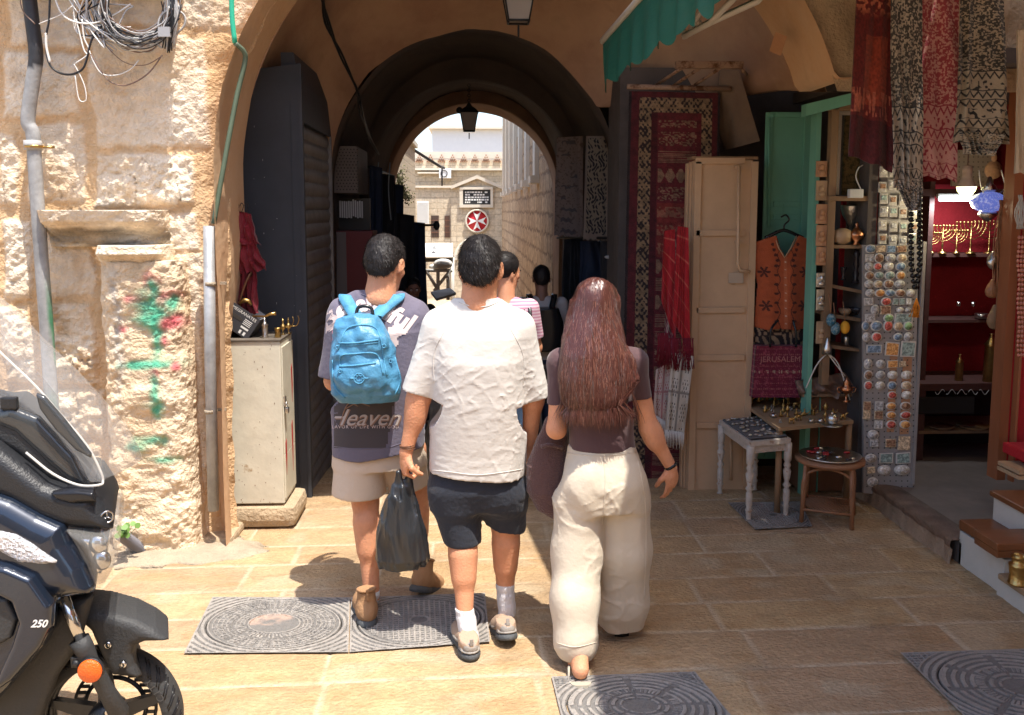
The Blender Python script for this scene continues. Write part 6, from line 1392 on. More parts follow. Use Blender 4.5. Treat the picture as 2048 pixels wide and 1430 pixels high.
# kerb, step and display steps
mb = MB(); V = []; n_ = 90
for i in range(n_+1):
    y_ = 4.56+i*(6.15-4.56)/n_; X_ = 2.60-(.14 if y_ > 5.6 else 0)*(y_-5.6)/.55; nn = .012*float(noise(y_*12, 0, 0, 3))
    V += [(X_-.02+nn, y_, -.02), (X_-.005+nn, y_, .085+nn*.5), (X_-.015+nn*2, y_, .10), (X_-.01+nn*2, y_, .135+.3*nn), (X_+.08+nn, y_, .137), (X_+.16, y_, .125)]
F = [(i*6+k, i*6+k+1, (i+1)*6+k+1, (i+1)*6+k) for i in range(n_) for k in range(5)]
V = np.array(V); cw = np.array([[.42, .29, .2], [.42, .29, .2], [.2, .12, .08], [.2, .13, .09], [.17, .12, .1], [.15, .12, .1]]*(n_+1))*(1+.25*noise(V[:, 1]*20, V[:, 2]*20, V[:, 0]*20, 2))[:, None]
tag(link("door_sill", mesh_np("door_sill", V, F, cw), "stone"), "chipped plaster and timber sill along the shop floor edge", "sill")
t = thing("display_steps", "white plastered display steps with brown wooden tops at the shop corner", "steps", (2.9, 4.5, 0))
mb = MB(); mb.box((3.13, 4.37, .09), (1.0, .41, .185), bev=.006); mb.box((3.33, 4.37, .23), (1.04, .42, .29), bev=.006); mb.box((3.12, 3.52, .045), (1.02, 1.32, .092)); mb.build("plaster_body", mat("plaster_white", (.60, .56, .50), rough=.7, bump=.3, scale=25, var=.08), t)
mat("varnish_wood", (.20, .075, .03), rough=.3, bump=.3, scale=10, stretch=(.3, 1, 1), var=.35)
mb = MB(); mb.box((3.14, 4.40, .215), (1.02, .38, .055), bev=.012); mb.build("wooden_tread", "varnish_wood", t); mb = MB(); mb.box((3.32, 4.37, .385), (1.06, .44, .03), bev=.008); mb.build("wooden_tread", "varnish_wood", t)
mb = MB(); mb.box((3.07, 3.81, .108), (.96, .68, .03), bev=.008); mb.build("wooden_tread", "wood_tan", t)
t = thing("wooden_case", "flat varnished wooden case lying on the display steps", "case", (2.85, 4.5, .24)); mb = MB(); mb.box((2.80, 4.20, .235), (.50, .20, .035), bev=.004); mb.build("base", "varnish_wood", t); mb = MB(); mb.box((2.80, 4.20, .272), (.505, .205, .036), bev=.004); mb.build("lid", "varnish_wood", t)
vase("brass_jar", "engraved brass jar with glass top on the lowest display tread", "jar", PZ(2034, 1168, .124), [(.042, 0), (.044, .008), (.04, .012), (.036, .05), (.041, .09), (.042, .1), (.03, .104), (.03, .13), (.034, .135), (.02, .15)], "brass")
o = MB(); o.box(PY(2038, 935, 4.7), (.12, .2, .02)); o.box(PY(2040, 945, 4.7), (.14, .2, .02)); tag(o.build("booklet_stack", "ceramic_tan"), "two thin booklets stacked on the red display ledge", "booklets")
mb = MB(); mb.box((3.52, 4.72, .56), (1.0, .3, .06), bev=.01); tag(mb.build("red_ledge", "bright_red"), "bright red ledge under the coral beads", "ledge")
# small carved sign under the arch
o = MB(); T = basis(PY(1556, 88, 5.2), (1, -.25, -.45), (.3, 0, 1)); o.box((0, 0, 0), (.07, .11, .015), T=T); tag(o.build("carved_plate", "clay"), "small carved rectangular plate set in the arch soffit", "plate")
# ------------------------------------------------------------------ scarves and clothes over the shop entrance
def sc1(U, V):
    c = np.ones(U.shape+(3,))*C3(.13, .014, .014); a = noise(U*16, V*60, 0, 3); c = mix(c, C3(.48, .14, .08), np.clip((a > .12)*(1-np.abs(V-.08)/.12).clip(0, 1)*2, 0, 1)); c = mix(c, C3(.30, .05, .025), ((V > .3) & (V < .68) & (np.abs(U-.55) < .28))*.8)
    z = (V > .6) & (V < .74); c = mix(c, C3(.45, .13, .08), (z & (noise(U*30, V*12, 0, 5) > -.05))*.8); return mix(c, C3(.06, .006, .01), (V > .76)*.8)*(1+.4*noise(U*30, V*80, 0, 7))[..., None]
def bw(ink, pale, border=.62):
    def f(U, V):
        n_ = noise(U*26, V*130, 0, 4)+.5*noise(U*50, V*240, 0, 8); c = mix(pale*np.ones(U.shape+(3,)), ink, (n_ > -.14)*.93)
        zig = np.abs(((U*6) % 1)-.5)*2; b = (V > border); vv = ((V-border)/.06) % 1; c2 = mix(pale*np.ones(U.shape+(3,)), ink, ((np.abs(vv-zig*.6-.2) < .14) | (vv < .1))*1.)
        kind = (np.floor((V-border)/.06) % 3); c2 = np.where((kind == 1)[..., None], mix(pale*np.ones(U.shape+(3,)), ink, (noise(U*20, V*60, 0, 11) > .25)*1.), c2); c[b] = c2[b]
        return c*(1+.2*noise(U*6, V*10, 0, 7))[..., None]
    return f
sp = [("scarf", "dark red and orange knitted scarf, nearest the green awning", [(1716, -40), (1796, -40), (1782, 342), (1697, 310)], 4.62, sc1, .03),
      ("scarf", "black and white leaf print scarf with striped hem", [(1784, -40), (1845, -40), (1846, 385), (1786, 372)], 4.55, bw(C3(.025, .025, .03), C3(.40, .35, .30), .6), .03),
      ("scarf", "pink and wine mottled scarf with pointed pale panels", [(1842, -40), (1918, -40), (1916, 362), (1838, 350)], 4.60, bw(C3(.30, .03, .05), C3(.55, .28, .25), .62), .03),
      ("scarf", "broad black and cream geometric scarf tied in a knot at its foot", [(1926, -40), (2006, -40), (2020, 285), (1912, 282)], 4.52, bw(C3(.018, .018, .02), C3(.34, .28, .21), .55), .035),
      ("scarf", "plain cream cloth hanging at the very edge of the shop", [(2036, 60), (2075, 60), (2075, 352), (2031, 345)], 4.4, lambda U, V: np.ones(U.shape+(3,))*C3(.50, .40, .29), .02)]
for k, (nm, lab, q, y_, fn, fo) in enumerate(sp):
    o = cloth(nm, q, y_, 90, 300, "cloth_painted", fn, fold=fo, ff=2.2, hem=.014, seed=40+k, thick=.01, hemf=2); tag(o, lab, "scarf", "scarves hung over the shop entrance")
o = cloth("scarf_knot", [(1925, 262), (2012, 268), (1988, 312), (1935, 308)], 4.5, 60, 30, "cloth_painted", bw(C3(.02, .02, .022), C3(.42, .35, .26), 0), fold=.05, ff=3, seed=3, thick=.03); setpar(o, [x for x in bpy.data.objects if x.get("label", "").startswith("broad black and cream")][0])
o = cloth("scarf_tail", [(1790, 360), (1846, 355), (1842, 420), (1822, 422)], 4.53, 50, 40, "cloth_painted", bw(C3(.03, .03, .035), C3(.5, .44, .38), 2), fold=.03, ff=2, seed=8, thick=.02); setpar(o, [x for x in bpy.data.objects if x.get("label", "").startswith("black and white leaf")][0])
o = MB(); o.tube([PY(1700, -60, 4.58), PY(2080, -60, 4.5)], .012); tag(o.build("hanging_rail", "iron"), "thin metal rail the shop scarves hang from", "rail")

# ------------------------------------------------------------------ manhole covers
mat("cast_iron", (.135, .13, .13), rough=.6, metal=.25, attr="col", bump=1, scale=90, var=.15, vscale=40)
def manhole(label, quad, style, texty=None, zoff=.0):
    """square frame with round lid: quad of photo pixels on the ground (bl, br, tr, tl)"""
    P = [PZ(px, py, 0) for px, py in quad]; cx = sum(P, Vector())/4
    t = thing("manhole_cover", label, "manhole cover", cx, "cast iron manhole covers")
    N = 260; u = np.linspace(0, 1, N); Uu, Vv = np.meshgrid(u, u, indexing='ij')
    Pn = [np.array(p) for p in P]; X = ((Pn[0]*(1-Uu[..., None])+Pn[1]*Uu[..., None])*(1-Vv[..., None])+(Pn[3]*(1-Uu[..., None])+Pn[2]*Uu[..., None])*Vv[..., None])
    x, y = Uu*2-1, Vv*2-1; R_ = np.sqrt(x*x+y*y); A_ = np.arctan2(y, x)
    up = np.zeros_like(x)
    up = np.where((R_ > .92), (np.sin((R_-.92)*70) > -.2)*1., up)                # frame rings at the corners
    up = np.where((R_ > .86) & (R_ < .885), 1, up)
    seg = (A_/(2*pi)*24) % 1
    if style == 0:
        grid = ((np.abs((R_*16) % 1-.5) > .36) | (np.abs((A_/(2*pi)*72) % 1-.5) > .38))*1.
        up = np.where((R_ > .56) & (R_ < .82), np.where(seg > .12, grid, 0), up)
        lett = (((A_/(2*pi)*60) % 1 > .35) & (noise(np.cos(A_)*30, np.sin(A_)*30, R_*26, 3) > -.12))*1.
        g2 = ((np.abs((R_*20) % 1-.5) > .34) | (np.abs((A_/(2*pi)*44) % 1-.5) > .38))*1.
        up = np.where((R_ > .38) & (R_ < .53), np.where(((A_ < -1.2) & (A_ > -3.0)), lett, g2), up); up = np.where((R_ > .33) & (R_ < .355), 1, up)
    elif style == 1:
        g = ((np.abs((x*13) % 1-.5) > .34) | (np.abs((y*13) % 1-.5) > .34))*1.; up = np.where(R_ < .8, g, up); up = np.where(R_ < .16, (R_ > .12)*1., up)
    else:
        up = np.where((R_ < .86) & (R_ > .22), (np.sin(R_*62) > .1)*(np.abs(((A_/(2*pi)*8) % 1)-.5) < .42)*1., up); lett = ((A_/(2*pi)*56) % 1 > .35)*(noise(np.cos(A_)*30, np.sin(A_)*30, 3, 3) > -.15)*1.; up = np.where((R_ > .40) & (R_ < .5), lett, up)
        cg = (((x*14) % 1 < .16) | ((y*14) % 1 < .16)); up = np.where((R_ > 1.12), cg*1., up)
    up = np.where((np.abs(x) > .975) | (np.abs(y) > .975), 1, up); up = np.where((R_ > .89) & (R_ < .905), -1, up)
    Zh = .006+.0055*up+.0015*fbm(x*8, y*8, 0, 3, 4)+zoff
    X[..., 2] = ground_z(X[..., 1])+Zh
    wear = .5+.5*fbm(x*3, y*3, 0, 3, 9); c = mix(np.ones(x.shape+(3,))*C3(.20, .19, .18), C3(.46, .42, .38), np.clip(up, 0, 1)*np.clip(wear+.3, 0, 1)*.75); c = mix(c, C3(.04, .035, .03), (up < -.5)*1.)
    if style == 0: pk = np.clip((fbm(x*3, y*3, 0, 3, 19)-.05)*6, 0, 1)*(R_ < .34)*(y > -.05); c = mix(c, C3(.50, .36, .29), pk*.8)
    n0, n1 = x.shape; ii = np.arange(n0*n1).reshape(n0, n1); F = np.stack([ii[:-1, :-1], ii[1:, :-1], ii[1:, 1:], ii[:-1, 1:]], -1).reshape(-1, 4)
    lid = R_ < .90; fm = lid[:-1, :-1].ravel(); V = X.reshape(-1, 3)
    for nm, sel in (("lid", fm), ("frame", ~fm)):
        Fs = F[sel]; usev, inv = np.unique(Fs, return_inverse=True); link(nm, mesh_np(nm, V[usev], inv.reshape(-1, 4), c.reshape(-1, 3)[usev], smooth=False), "cast_iron", t)
manhole("sunlit square manhole cover with segmented rings nearest the scooter", [(368, 1311), (697, 1309), (700, 1199), (425, 1198)], 0)
manhole("checkered manhole cover half under the walkers' shadow", [(699, 1309), (980, 1288), (970, 1190), (702, 1199)], 1)
manhole("manhole cover half in sun under the woman's sandal", [(1135, 1490), (1500, 1482), (1390, 1348), (1103, 1358)], 2)
manhole("shaded manhole cover in front of the display steps", [(1960, 1470), (2330, 1460), (2120, 1300), (1800, 1310)], 2)
manhole("small dark drain cover under the white side table", [(1510, 1062), (1625, 1056), (1600, 1006), (1455, 1008)], 1)
# ================================================================== PEOPLE
mat("skin", (.62, .29, .165), rough=.5, sss=.12, bump=.35, scale=120, var=.15, vscale=11, spec=.35)
mat("skin_dark", (.24, .12, .08), rough=.5, bump=.2, scale=120)
mat("hair_black", (.015, .012, .012), rough=.55, spec=.4); mat("hair_shine", (.15, .13, .125), rough=.4, spec=.6)
mat("hair_brown", (.080, .026, .020), rough=.34, spec=.6); mat("hair_auburn", (.20, .085, .06), rough=.35, spec=.7)
mat("shirt_white", (.62, .59, .55), rough=.85, bump=.22, scale=26, sheen=.1, stretch=(1, 1, 1.6), detail=3)
mat("shirt_purple", (.135, .12, .165), rough=.9, bump=.3, scale=60, sheen=.15); mat("shirt_brown", (.085, .042, .046), rough=.85, bump=.15, scale=140, stretch=(1, 1, .2), sheen=.25)
mat("shorts_navy", (.018, .022, .034), rough=.9, bump=.4, scale=50, sheen=.15); mat("shorts_beige", (.62, .50, .39), rough=.85, bump=.3, scale=50)
mat("trousers_cream", (.60, .52, .41), rough=.7, bump=.35, scale=30, sheen=.1); mat("bag_brown", (.10, .05, .048), rough=.95, bump=.8, scale=130, sheen=.3)
mat("nylon_blue", (.07, .24, .40), rough=.42, bump=1.1, scale=22, var=.12, vscale=9); mat("strap_blue", (.08, .29, .47), rough=.6, bump=.4, scale=200)
mat("sock_white", (.66, .65, .67), rough=.9, bump=.6, scale=160, stretch=(1, 1, .4)); mat("shoe_tan", (.40, .28, .20), rough=.75, bump=.4, scale=70, var=.1); mat("shoe_grey", (.27, .245, .22), rough=.7, bump=.4, scale=60, var=.2)
mat("shoe_white", (.6, .57, .52), rough=.6); mat("boot_suede", (.36, .20, .10), rough=.85, bump=.4, scale=90, var=.12); mat("sole_dark", (.075, .08, .085), rough=.75, bump=.6, scale=60); mat("rubber_pale", (.42, .38, .30), rough=.6)
mat("plastic_black", (.022, .024, .028), rough=.28, bump=1.0, scale=16, stretch=(1.6, 1.6, .35), spec=.6)
mat("eye_white", (.75, .72, .7), rough=.2); mat("lip", (.42, .15, .12), rough=.4)

class Frame:
    """head-style frame: x side, y forward, z up"""
    def __init__(s, c, yaw=0, pitch=0, roll=0, k=1.0):
        s.c = Vector(c); s.R = Matrix.Rotation(yaw, 3, 'Z') @ Matrix.Rotation(pitch, 3, 'X') @ Matrix.Rotation(roll, 3, 'Y'); s.k = k
    def __call__(s, x, y, z): return s.c+s.R @ Vector((x, y, z))*s.k
def sdf_head(S, F):
    k = F.k; R = F.R
    def e(c, r, kk=.02): S.ell(F(*c), [q*k for q in r], kk*k, R)
    e((0, -.012, .028), (.075, .094, .088)); e((0, .022, -.03), (.062, .070, .078), .03); e((0, .052, -.082), (.036, .034, .026), .03)
    e((0, .083, .012), (.045, .014, .012), .02); S.cap(F(0, .092, .0), F(0, .108, -.028), .008*k, .013*k, .012*k); e((.014, .096, -.03), (.009, .009, .007), .008); e((-.014, .096, -.03), (.009, .009, .007), .008)
    e((0, .088, -.052), (.022, .010, .006), .006); e((0, .086, -.062), (.019, .010, .006), .006); e((.045, .062, -.022), (.018, .014, .014), .02); e((-.045, .062, -.022), (.018, .014, .014), .02)
    for s_ in (-1, 1):
        S.ell(F(s_*.030, .088, .0), [.013*k, .010*k, .008*k], 0, R, cut=True)
        Re = F.R @ Matrix.Rotation(s_*-.35, 3, 'Z'); S.ell(F(s_*.080, -.005, -.008), [.008*k, .019*k, .031*k], .008*k, Re); S.ell(F(s_*.076, -.004, -.034), [.007*k, .010*k, .011*k], .006*k, Re)
        S.ell(F(s_*.090, .0, -.004), [.008*k, .010*k, .018*k], 0, Re, cut=True)
def face_parts(F, parent):
    mb = MB()
    for s_ in (-1, 1): mb.ell(F(s_*.030, .082, .0), (.012*F.k,)*3, n=8)
    mb.build("eyes", "eye_white", parent); mb = MB()
    for s_ in (-1, 1): mb.ell(F(s_*.030, .0915, .0), (.005*F.k,)*3, n=6); mb.tube([F(s_*.014, .092, .017), F(s_*.032, .094, .021), F(s_*.048, .084, .016)], .0035*F.k, 5)
    mb.build("irises_brows", "hair_black", parent)
    mb = MB(); mb.tube([F(-.02, .094, -.057), F(0, .1, -.056), F(.02, .094, -.057)], .0035*F.k, 6); mb.build("lips", "lip", parent)
def sdf_hand(S, w, d, n, thumb, size=1.0, curl=(.35, .45, .3), spread=.06, tcurl=.3, k=.006):
    """w wrist, d towards the fingers, n out of the palm, thumb = +1/-1 side along d x n"""
    d = Vector(d).normalized(); n = (Vector(n)-d*Vector(n).dot(d)).normalized(); a = d.cross(n)*thumb; s = size
    R = Matrix((a, d, n)).transposed()
    S.ell(w+d*.045*s-n*.002, (.040*s, .052*s, .0155*s), .012, R); S.cap(w, w+d*.03*s, .023*s, .024*s, .012); S.ell(w+d*.03*s+a*.024*s+n*.008*s, (.016*s, .03*s, .014*s), .01, R)
    for i, (off, L, r) in enumerate(((.027, .92, .0088), (.009, 1.05, .009), (-.009, .98, .0086), (-.026, .78, .0076))):
        p = w+d*(.082-.004*abs(i-1))*s+a*off*s; v = (d+a*(off*2.2*spread/.06)).normalized(); ang = 0; pts = [p-v*.012*s, p]; rs = [r*s*1.05, r*s]
        for j, l in enumerate((.041, .027, .021)):
            cj = curl[j] if not hasattr(curl[0], '__len__') else curl[i][j]
            ang += cj; u = v*cos(ang)+n*sin(ang); p = p+u*l*L*s; pts.append(p.copy()); rs.append(r*s*(.93, .86, .74)[j])
        S.chain(pts, rs, k*.5)
    b = w+d*.022*s+a*.028*s+n*.006; t0 = (d*.75+a*.75+n*.25).normalized(); t1 = (d*.95+a*.2+n*(tcurl*1.5)).normalized(); t2 = (d*.9-a*.15+n*(tcurl*2.2)).normalized()
    S.chain([b, b+t0*.035*s, b+t0*.035*s+t1*.03*s, b+t0*.035*s+t1*.03*s+t2*.022*s], [.014*s, .012*s, .0105*s, .0085*s], k)
def strands(name, m, V, N, F_, n, L, w, parent, seed=0, flow=None, lift=.2, segs=3, grav=.0):
    """ribbon hairs lying along the flow over a hair mass"""
    r = random.Random(seed); mb = MB()
    for _ in range(n):
        i = r.randrange(len(V)); p = Vector(V[i]); nn = Vector(N[i]); f = flow(p, nn, r); f = (f-nn*f.dot(nn)*(1-.0)).normalized()
        l = L*r.uniform(.6, 1.3); pts = [p-nn*.004]
        for k in range(segs): f = (f+Vector((0, 0, -grav))+Vector((r.gauss(0, .12), r.gauss(0, .12), r.gauss(0, .12)))).normalized(); pts.append(pts[-1]+(f+nn*lift*(1-.5*k/segs)).normalized()*l/segs)
        rib(mb, pts, [w, w*.95, w*.7, w*.35, w*.2, w*.1][:segs+1] if segs < 6 else [w]*(segs+1), nn)
    return mb.build(name, m, parent)
def vn(o):
    me = o.data; V = np.empty(len(me.vertices)*3, np.float32); me.vertices.foreach_get("co", V); N = np.empty(len(me.vertices)*3, np.float32); me.vertices.foreach_get("normal", N); return V.reshape(-1, 3), N.reshape(-1, 3)
def short_hair(F, parent, seed=0, m=("hair_black", "hair_shine"), n=3200, L=.030, nape=-.062):
    k = F.k; S = SDF(F.c-Vector((.16,)*3), F.c+Vector((.16,)*3), .004)
    S.ell(F(0, -.016, .036), [.080*k, .098*k, .089*k], .01, F.R); S.ell(F(0, -.05, -.01), [.066*k, .056*k, .065*k], .03*k, F.R)
    S.plane(F(0, -.02, nape), F.R @ Vector((0, .25, -1))); S.plane(F(0, .045, .03), F.R @ Vector((0, 1, -.75)))
    for s_ in (-1, 1): S.ell(F(s_*.083, .006, -.02), [.02*k, .028*k, .038*k], 0, F.R, cut=True)
    S.disp(lambda X, Y, Z: .003*noise(X*45, Y*45, Z*45, seed)+.002*noise(X*120, Y*120, Z*120, seed+2))
    o = S.build("hair", m[0], parent, relax=0); V, N = vn(o); cr = F(0.01, -.02, .13)
    def flow(p, nn, r):
        a = (p-cr); sw = nn.cross(a).normalized()*.5 if a.length > 0 else Vector(); return a.normalized()+sw+Vector((0, 0, -.15))
    up = [i for i in range(len(V)) if (Vector(V[i])-F.c).dot(F.R @ Vector((0, 0, 1))) > nape*1.25*k]; V = V[up]; N = N[up]
    a = strands("hair_tufts", m[0], V, N, F, n*2, L, .0016, o, seed, flow, .30); strands("hair_tufts", m[1], V, N, F, n//3, L*.8, .0010, o, seed+9, flow, .30); return o
def bvh(o): me = o.data; return BVHTree.FromPolygons([o.matrix_world @ v.co if False else v.co for v in me.vertices], [p.vertices[:] for p in me.polygons])
def hit(b, px, py, off=.002):
    d = ray(px, py).normalized(); h = b.ray_cast(Vector((0, 0, CAM_H)), d)
    if h[0] is None: return None
    return h[0]-d*off
def draw_on(b, body, m, px, py, size, parent, off=.003, ang=0, name="printed_lettering", **k):
    """lettering laid on a garment: size in photo pixels"""
    me = text_mesh(body, size, **k); bm = bmesh.new(); bm.from_mesh(me)
    for _ in range(1): bmesh.ops.subdivide_edges(bm, edges=bm.edges[:], cuts=1)
    kill = []
    for v in bm.verts:
        x, y = v.co.x, -v.co.y; h = hit(b, px+x*cos(ang)-y*sin(ang), py+x*sin(ang)+y*cos(ang), off)
        if h is None: kill.append(v)
        else: v.co = h
    bmesh.ops.delete(bm, geom=kill, context='VERTS'); bm.to_mesh(me); bm.free(); me.materials.clear(); return link(name, me, m, parent)
def line_on(b, mb, pts, r, off=.003, n=6):
    P = [hit(b, p.x, p.y, off) for p in bez([(x, y, 0) for x, y in pts], 8)]; P = [p for p in P if p is not None]
    if len(P) > 2: mb.tube(P, r, n)
def shoe(kind, T, parent, name="shoe"):
    """foot at origin, heel at -y, toe at +y, sole on z=0"""
    S = SDF((-.08, -.16, -.02), (.08, .2, .24), .005)
    if kind == 'boot':
        S.ell((0, -.07, .055), (.040, .052, .055), .02); S.ell((0, .09, .045), (.047, .085, .045), .03); S.cap((0, -.05, .06), (0, .06, .05), .045, .045, .03); S.cap((0, -.045, .07), (0, -.049, .155), .042, .042, .03); S.plane((0, 0, .165), (0, -.15, 1)); um = "boot_suede"
    else:
        S.ell((0, -.075, .05), (.036, .048, .05), .02); S.ell((0, .09, .036), (.045, .085, .036), .03); S.cap((0, -.05, .05), (0, .06, .042), .04, .04, .03); S.cap((0, -.06, .06), (0, -.055, .085), .037, .038, .02); S.plane((0, 0, .095), (0, -.25, 1)); um = "shoe_tan"
    S.plane((0, 0, .022), (0, 0, -1)); S.disp(lambda X, Y, Z: .002*noise(X*60, Y*60, Z*60, 4))
    up = S.build(name, um, None); up.matrix_world = T; up.location, up.rotation_euler = T.to_translation(), T.to_euler(); setpar(up, parent)
    S = SDF((-.08, -.17, -.02), (.08, .2, .08), .004); S.ell((0, -.07, .012), (.046, .064, .03), .01); S.ell((0, .09, .012), (.052, .096, .03), .01); S.cap((0, -.06, .012), (0, .08, .012), .036, .04, .03)
    S.plane((0, 0, .034 if kind == 'boot' else .028), (0, 0, 1)); S.plane((0, 0, 0), (0, 0, -1))
    so = S.build("sole", "sole_dark", None); so.parent = up
    mb = MB()
    if kind != 'boot':
        mb.ell((0, -.068, .034), (.047, .063, .011)); mb.ell((0, .09, .034), (.052, .094, .010))
        for s_ in (-1, 1):
            mb.tube(bez([(s_*.034, -.1, .03), (s_*.041, -.05, .055), (s_*.042, .0, .04), (s_*.046, .05, .035)], 5), .006, 6)
        mb.ell((0, -.100, .046), (.033, .025, .026)); mb.box((0, -.119, .078), (.016, .006, .03), bev=.002)
        q = mb.build("heel_counter", "shoe_grey", None)
    else:
        mb.box((0, -.098, .15), (.012, .01, .05), bev=.003); mb.torus((0, -.049, .158), .040, .007, T=Matrix.Rotation(-.12, 3, 'X'), n=20, m=6); q = mb.build("cuff", "boot_suede", None)
    q.parent = up; return up
def shoeT(px, py, h, yaw=0, pitch=0, s=1.0, back=.125, at=None):
    """heel's lowest point at photo pixel px,py when h above the ground"""
    p = PZ(px, py, h) if at is None else at; return Matrix.Translation(p) @ Matrix.Rotation(yaw, 4, 'Z') @ Matrix.Rotation(pitch, 4, 'X') @ Matrix.Translation((0, back, 0))
def secs(rows, y, yo=0, kx=1.0):
    """(py, centre px, half width px, ry, dy)"""
    out = []
    for py, cx, hw, ry, dy in rows: p = PY(cx, py, y+dy); out.append((p.z, p.x, p.y, hw*(y+dy)/FPX*kx, ry))
    return out
def folds(a1, f1, a2, f2, seed, ax=(1, 1, .35), ridge=.5):
    """long soft folds running mostly downwards, with narrow crossing creases"""
    def fn(X, Y, Z):
        w = noise(X*4, Y*4, Z*4, seed+5)*.9; n1 = noise(X*f1*ax[0]+w+Z*1.3, Y*f1*ax[1], Z*f1*ax[2]*.7+w, seed)
        n2 = noise(X*f2*.5+Z*f2*.35+w*3, Y*f2*.5, Z*f2*.9-X*f2*.45+w*2, seed+1); n3 = noise(X*f2*.6-Z*f2*.5+w*3, Y*f2*.5, Z*f2*.8+X*f2*.4-w*2, seed+9); m = np.clip(.4+noise(X*5, Y*5, Z*5, seed+7), 0, 1)
        return a1*.75*n1+a2*m*((1-np.abs(n2)/.16).clip(0, 1)+(1-np.abs(n3)/.13).clip(0, 1)-.3)
    return fn

# ------------------------------------------------------------------ man in the white T-shirt
Y0 = 3.9; J = lambda px, py, dy=0: PY(px, py, Y0+dy)
man = thing("person", "man seen from behind in creased white T-shirt and navy shorts carrying a black plastic bag", "person", (.05, 3.9, 0), "people walking into the passage")
S = SDF((-.50, 3.45, -.02), (.48, 4.35, 1.86), .005)
FH = Frame(J(962, 535), yaw=radians(-12), pitch=radians(-8), k=1.13); sdf_head(S, FH)
S.cap(J(960, 556, .0), J(957, 612, -.01), .072, .080, .03); S.loft(secs([(960, 956, 70, .10, 0), (850, 957, 72, .10, 0), (700, 957, 80, .11, 0), (640, 957, 70, .09, 0)], Y0), .04)
S.chain([J(875, 655), J(840, 790, -.01), J(812, 905, -.02)], [.055, .047, .029], .03); S.ell(J(832, 820, -.01), (.042, .044, .085), .04)
S.chain([J(1040, 655), J(1066, 800, .02), J(1058, 900, .08)], [.055, .045, .03], .03)
kn = J(925, 1078, -.02); an = J(930, 1226, -.12); S.chain([J(918, 960), kn, an], [.09, .062, .036], .03); S.cap(kn+(an-kn)*.22+Vector((0, -.015, 0)), kn+(an-kn)*.5+Vector((0, -.012, 0)), .062, .05, .03)
kn2 = J(1012, 1052, .05); an2 = J(1010, 1205, .08); S.chain([J(998, 960), kn2, an2], [.09, .062, .036], .03); S.cap(kn2+(an2-kn2)*.22+Vector((0, -.015, 0)), kn2+(an2-kn2)*.5+Vector((0, -.012, 0)), .060, .049, .03)
hw = J(812, 908, -.02); sdf_hand(S, hw, (-.10, .05, -1), (.85, .35, -.1), 1, 1.05, curl=(1.1, 1.35, .7), tcurl=.9)
sdf_hand(S, J(1058, 902, .08), (-.05, .1, -1), (-.9, .2, 0), -1, 1.0, curl=(.4, .5, .3))
S.build("body", "skin", man)
face_parts(FH, man); short_hair(FH, man, 3)
S = SDF((-.52, 3.5, .60), (.50, 4.25, 1.62), .005)
S.loft(secs([(952, 954, 97, .150, 0), (900, 956, 99, .150, 0), (800, 957, 98, .155, -.01), (720, 957, 96, .155, -.015), (670, 956, 92, .14, -.01), (640, 956, 76, .12, 0), (618, 956, 50, .09, 0), (600, 957, 34, .075, 0)], Y0), .03, p=2.4)
S.cap(J(918, 622), J(885, 650), .055, .075, .05); S.cap(J(995, 622), J(1030, 650), .055, .075, .05)
S.cap(J(882, 662), J(828, 800, -.01), .085, .066, .04); S.cap(J(1032, 662), J(1078, 810, .01), .085, .058, .04)
S.planein(J(828, 783, -.01), J(828, 783)-J(872, 650), .17); S.planein(J(1076, 796, .01), J(1076, 796)-J(1040, 650), .16)
S.cap(J(957, 588, -.0), J(957, 602, -.01), .064, .076, .012); S.plane(J(957, 597), (0, .12, 1))
S.plane(J(954, 945), (-.06, 0, -1)); fz_ = folds(.0, 8, .0026, 26, 4); f2_ = folds(.0, 8, .0022, 13, 71); fy_ = folds(.009, 7, .0, 20, 14); S.disp(lambda X, Y, Z: fy_(X, Y, Z)+(fz_(X, Y, Z)+f2_(X, Y, Z))*np.clip((1.42-Z)/.12, .12, 1))
sh = S.build("t_shirt", "shirt_white", man, relax=1)
b = bvh(sh); mb = MB(); line_on(b, mb, [(918, 604), (940, 612), (957, 614), (975, 612), (996, 604)], .0025, .001); line_on(b, mb, [(862, 940), (900, 944), (954, 950), (1010, 944), (1046, 938)], .002, .0005); line_on(b, mb, [(893, 655), (868, 705), (868, 765)], .002, .0005); line_on(b, mb, [(1020, 655), (1046, 710), (1046, 770)], .002, .0005); mb.build("seam", "shirt_white", sh)
S = SDF((-.32, 3.6, .38), (.38, 4.25, .95), .006)
S.loft(secs([(1010, 955, 84, .105, 0), (975, 955, 91, .13, 0), (925, 955, 88, .125, 0)], Y0), .02)
S.cap(J(906, 985), J(925, 1080, -.02), .100, .086, .07); S.cap(J(1006, 985), J(1015, 1050, .04), .100, .086, .07); S.planein(J(925, 1085, -.02), (.0, 0, -1), .13); S.planein(J(1016, 1056, .04), (-.25, 0, -1), .12)
S.disp(folds(.006, 10, .003, 22, 14)); S.build("shorts", "shorts_navy", man)
for (px, py, dy, px2, py2, dy2) in ((929, 1216, -.115, 940, 1282, -.16), (1010, 1166, .07, 1014, 1222, .07)):
    p_ = J(px, py, dy); S = SDF(J(px, (py+py2)/2, dy)-Vector((.12, .14, .2)), J(px, (py+py2)/2, dy)+Vector((.12, .14, .2)), .005); S.chain([J(px, py, dy), J(px2, py2, dy2)], [.042, .042], .02); S.plane(J(px, py, dy), (0, 0, 1)); S.disp(lambda X, Y, Z: .0028*noise(X*12, Y*12, Z*62, 3)+.0008*np.sin(np.arctan2(X-p_[0], Y-p_[1])*22)); S.build("sock", "sock_white", man)
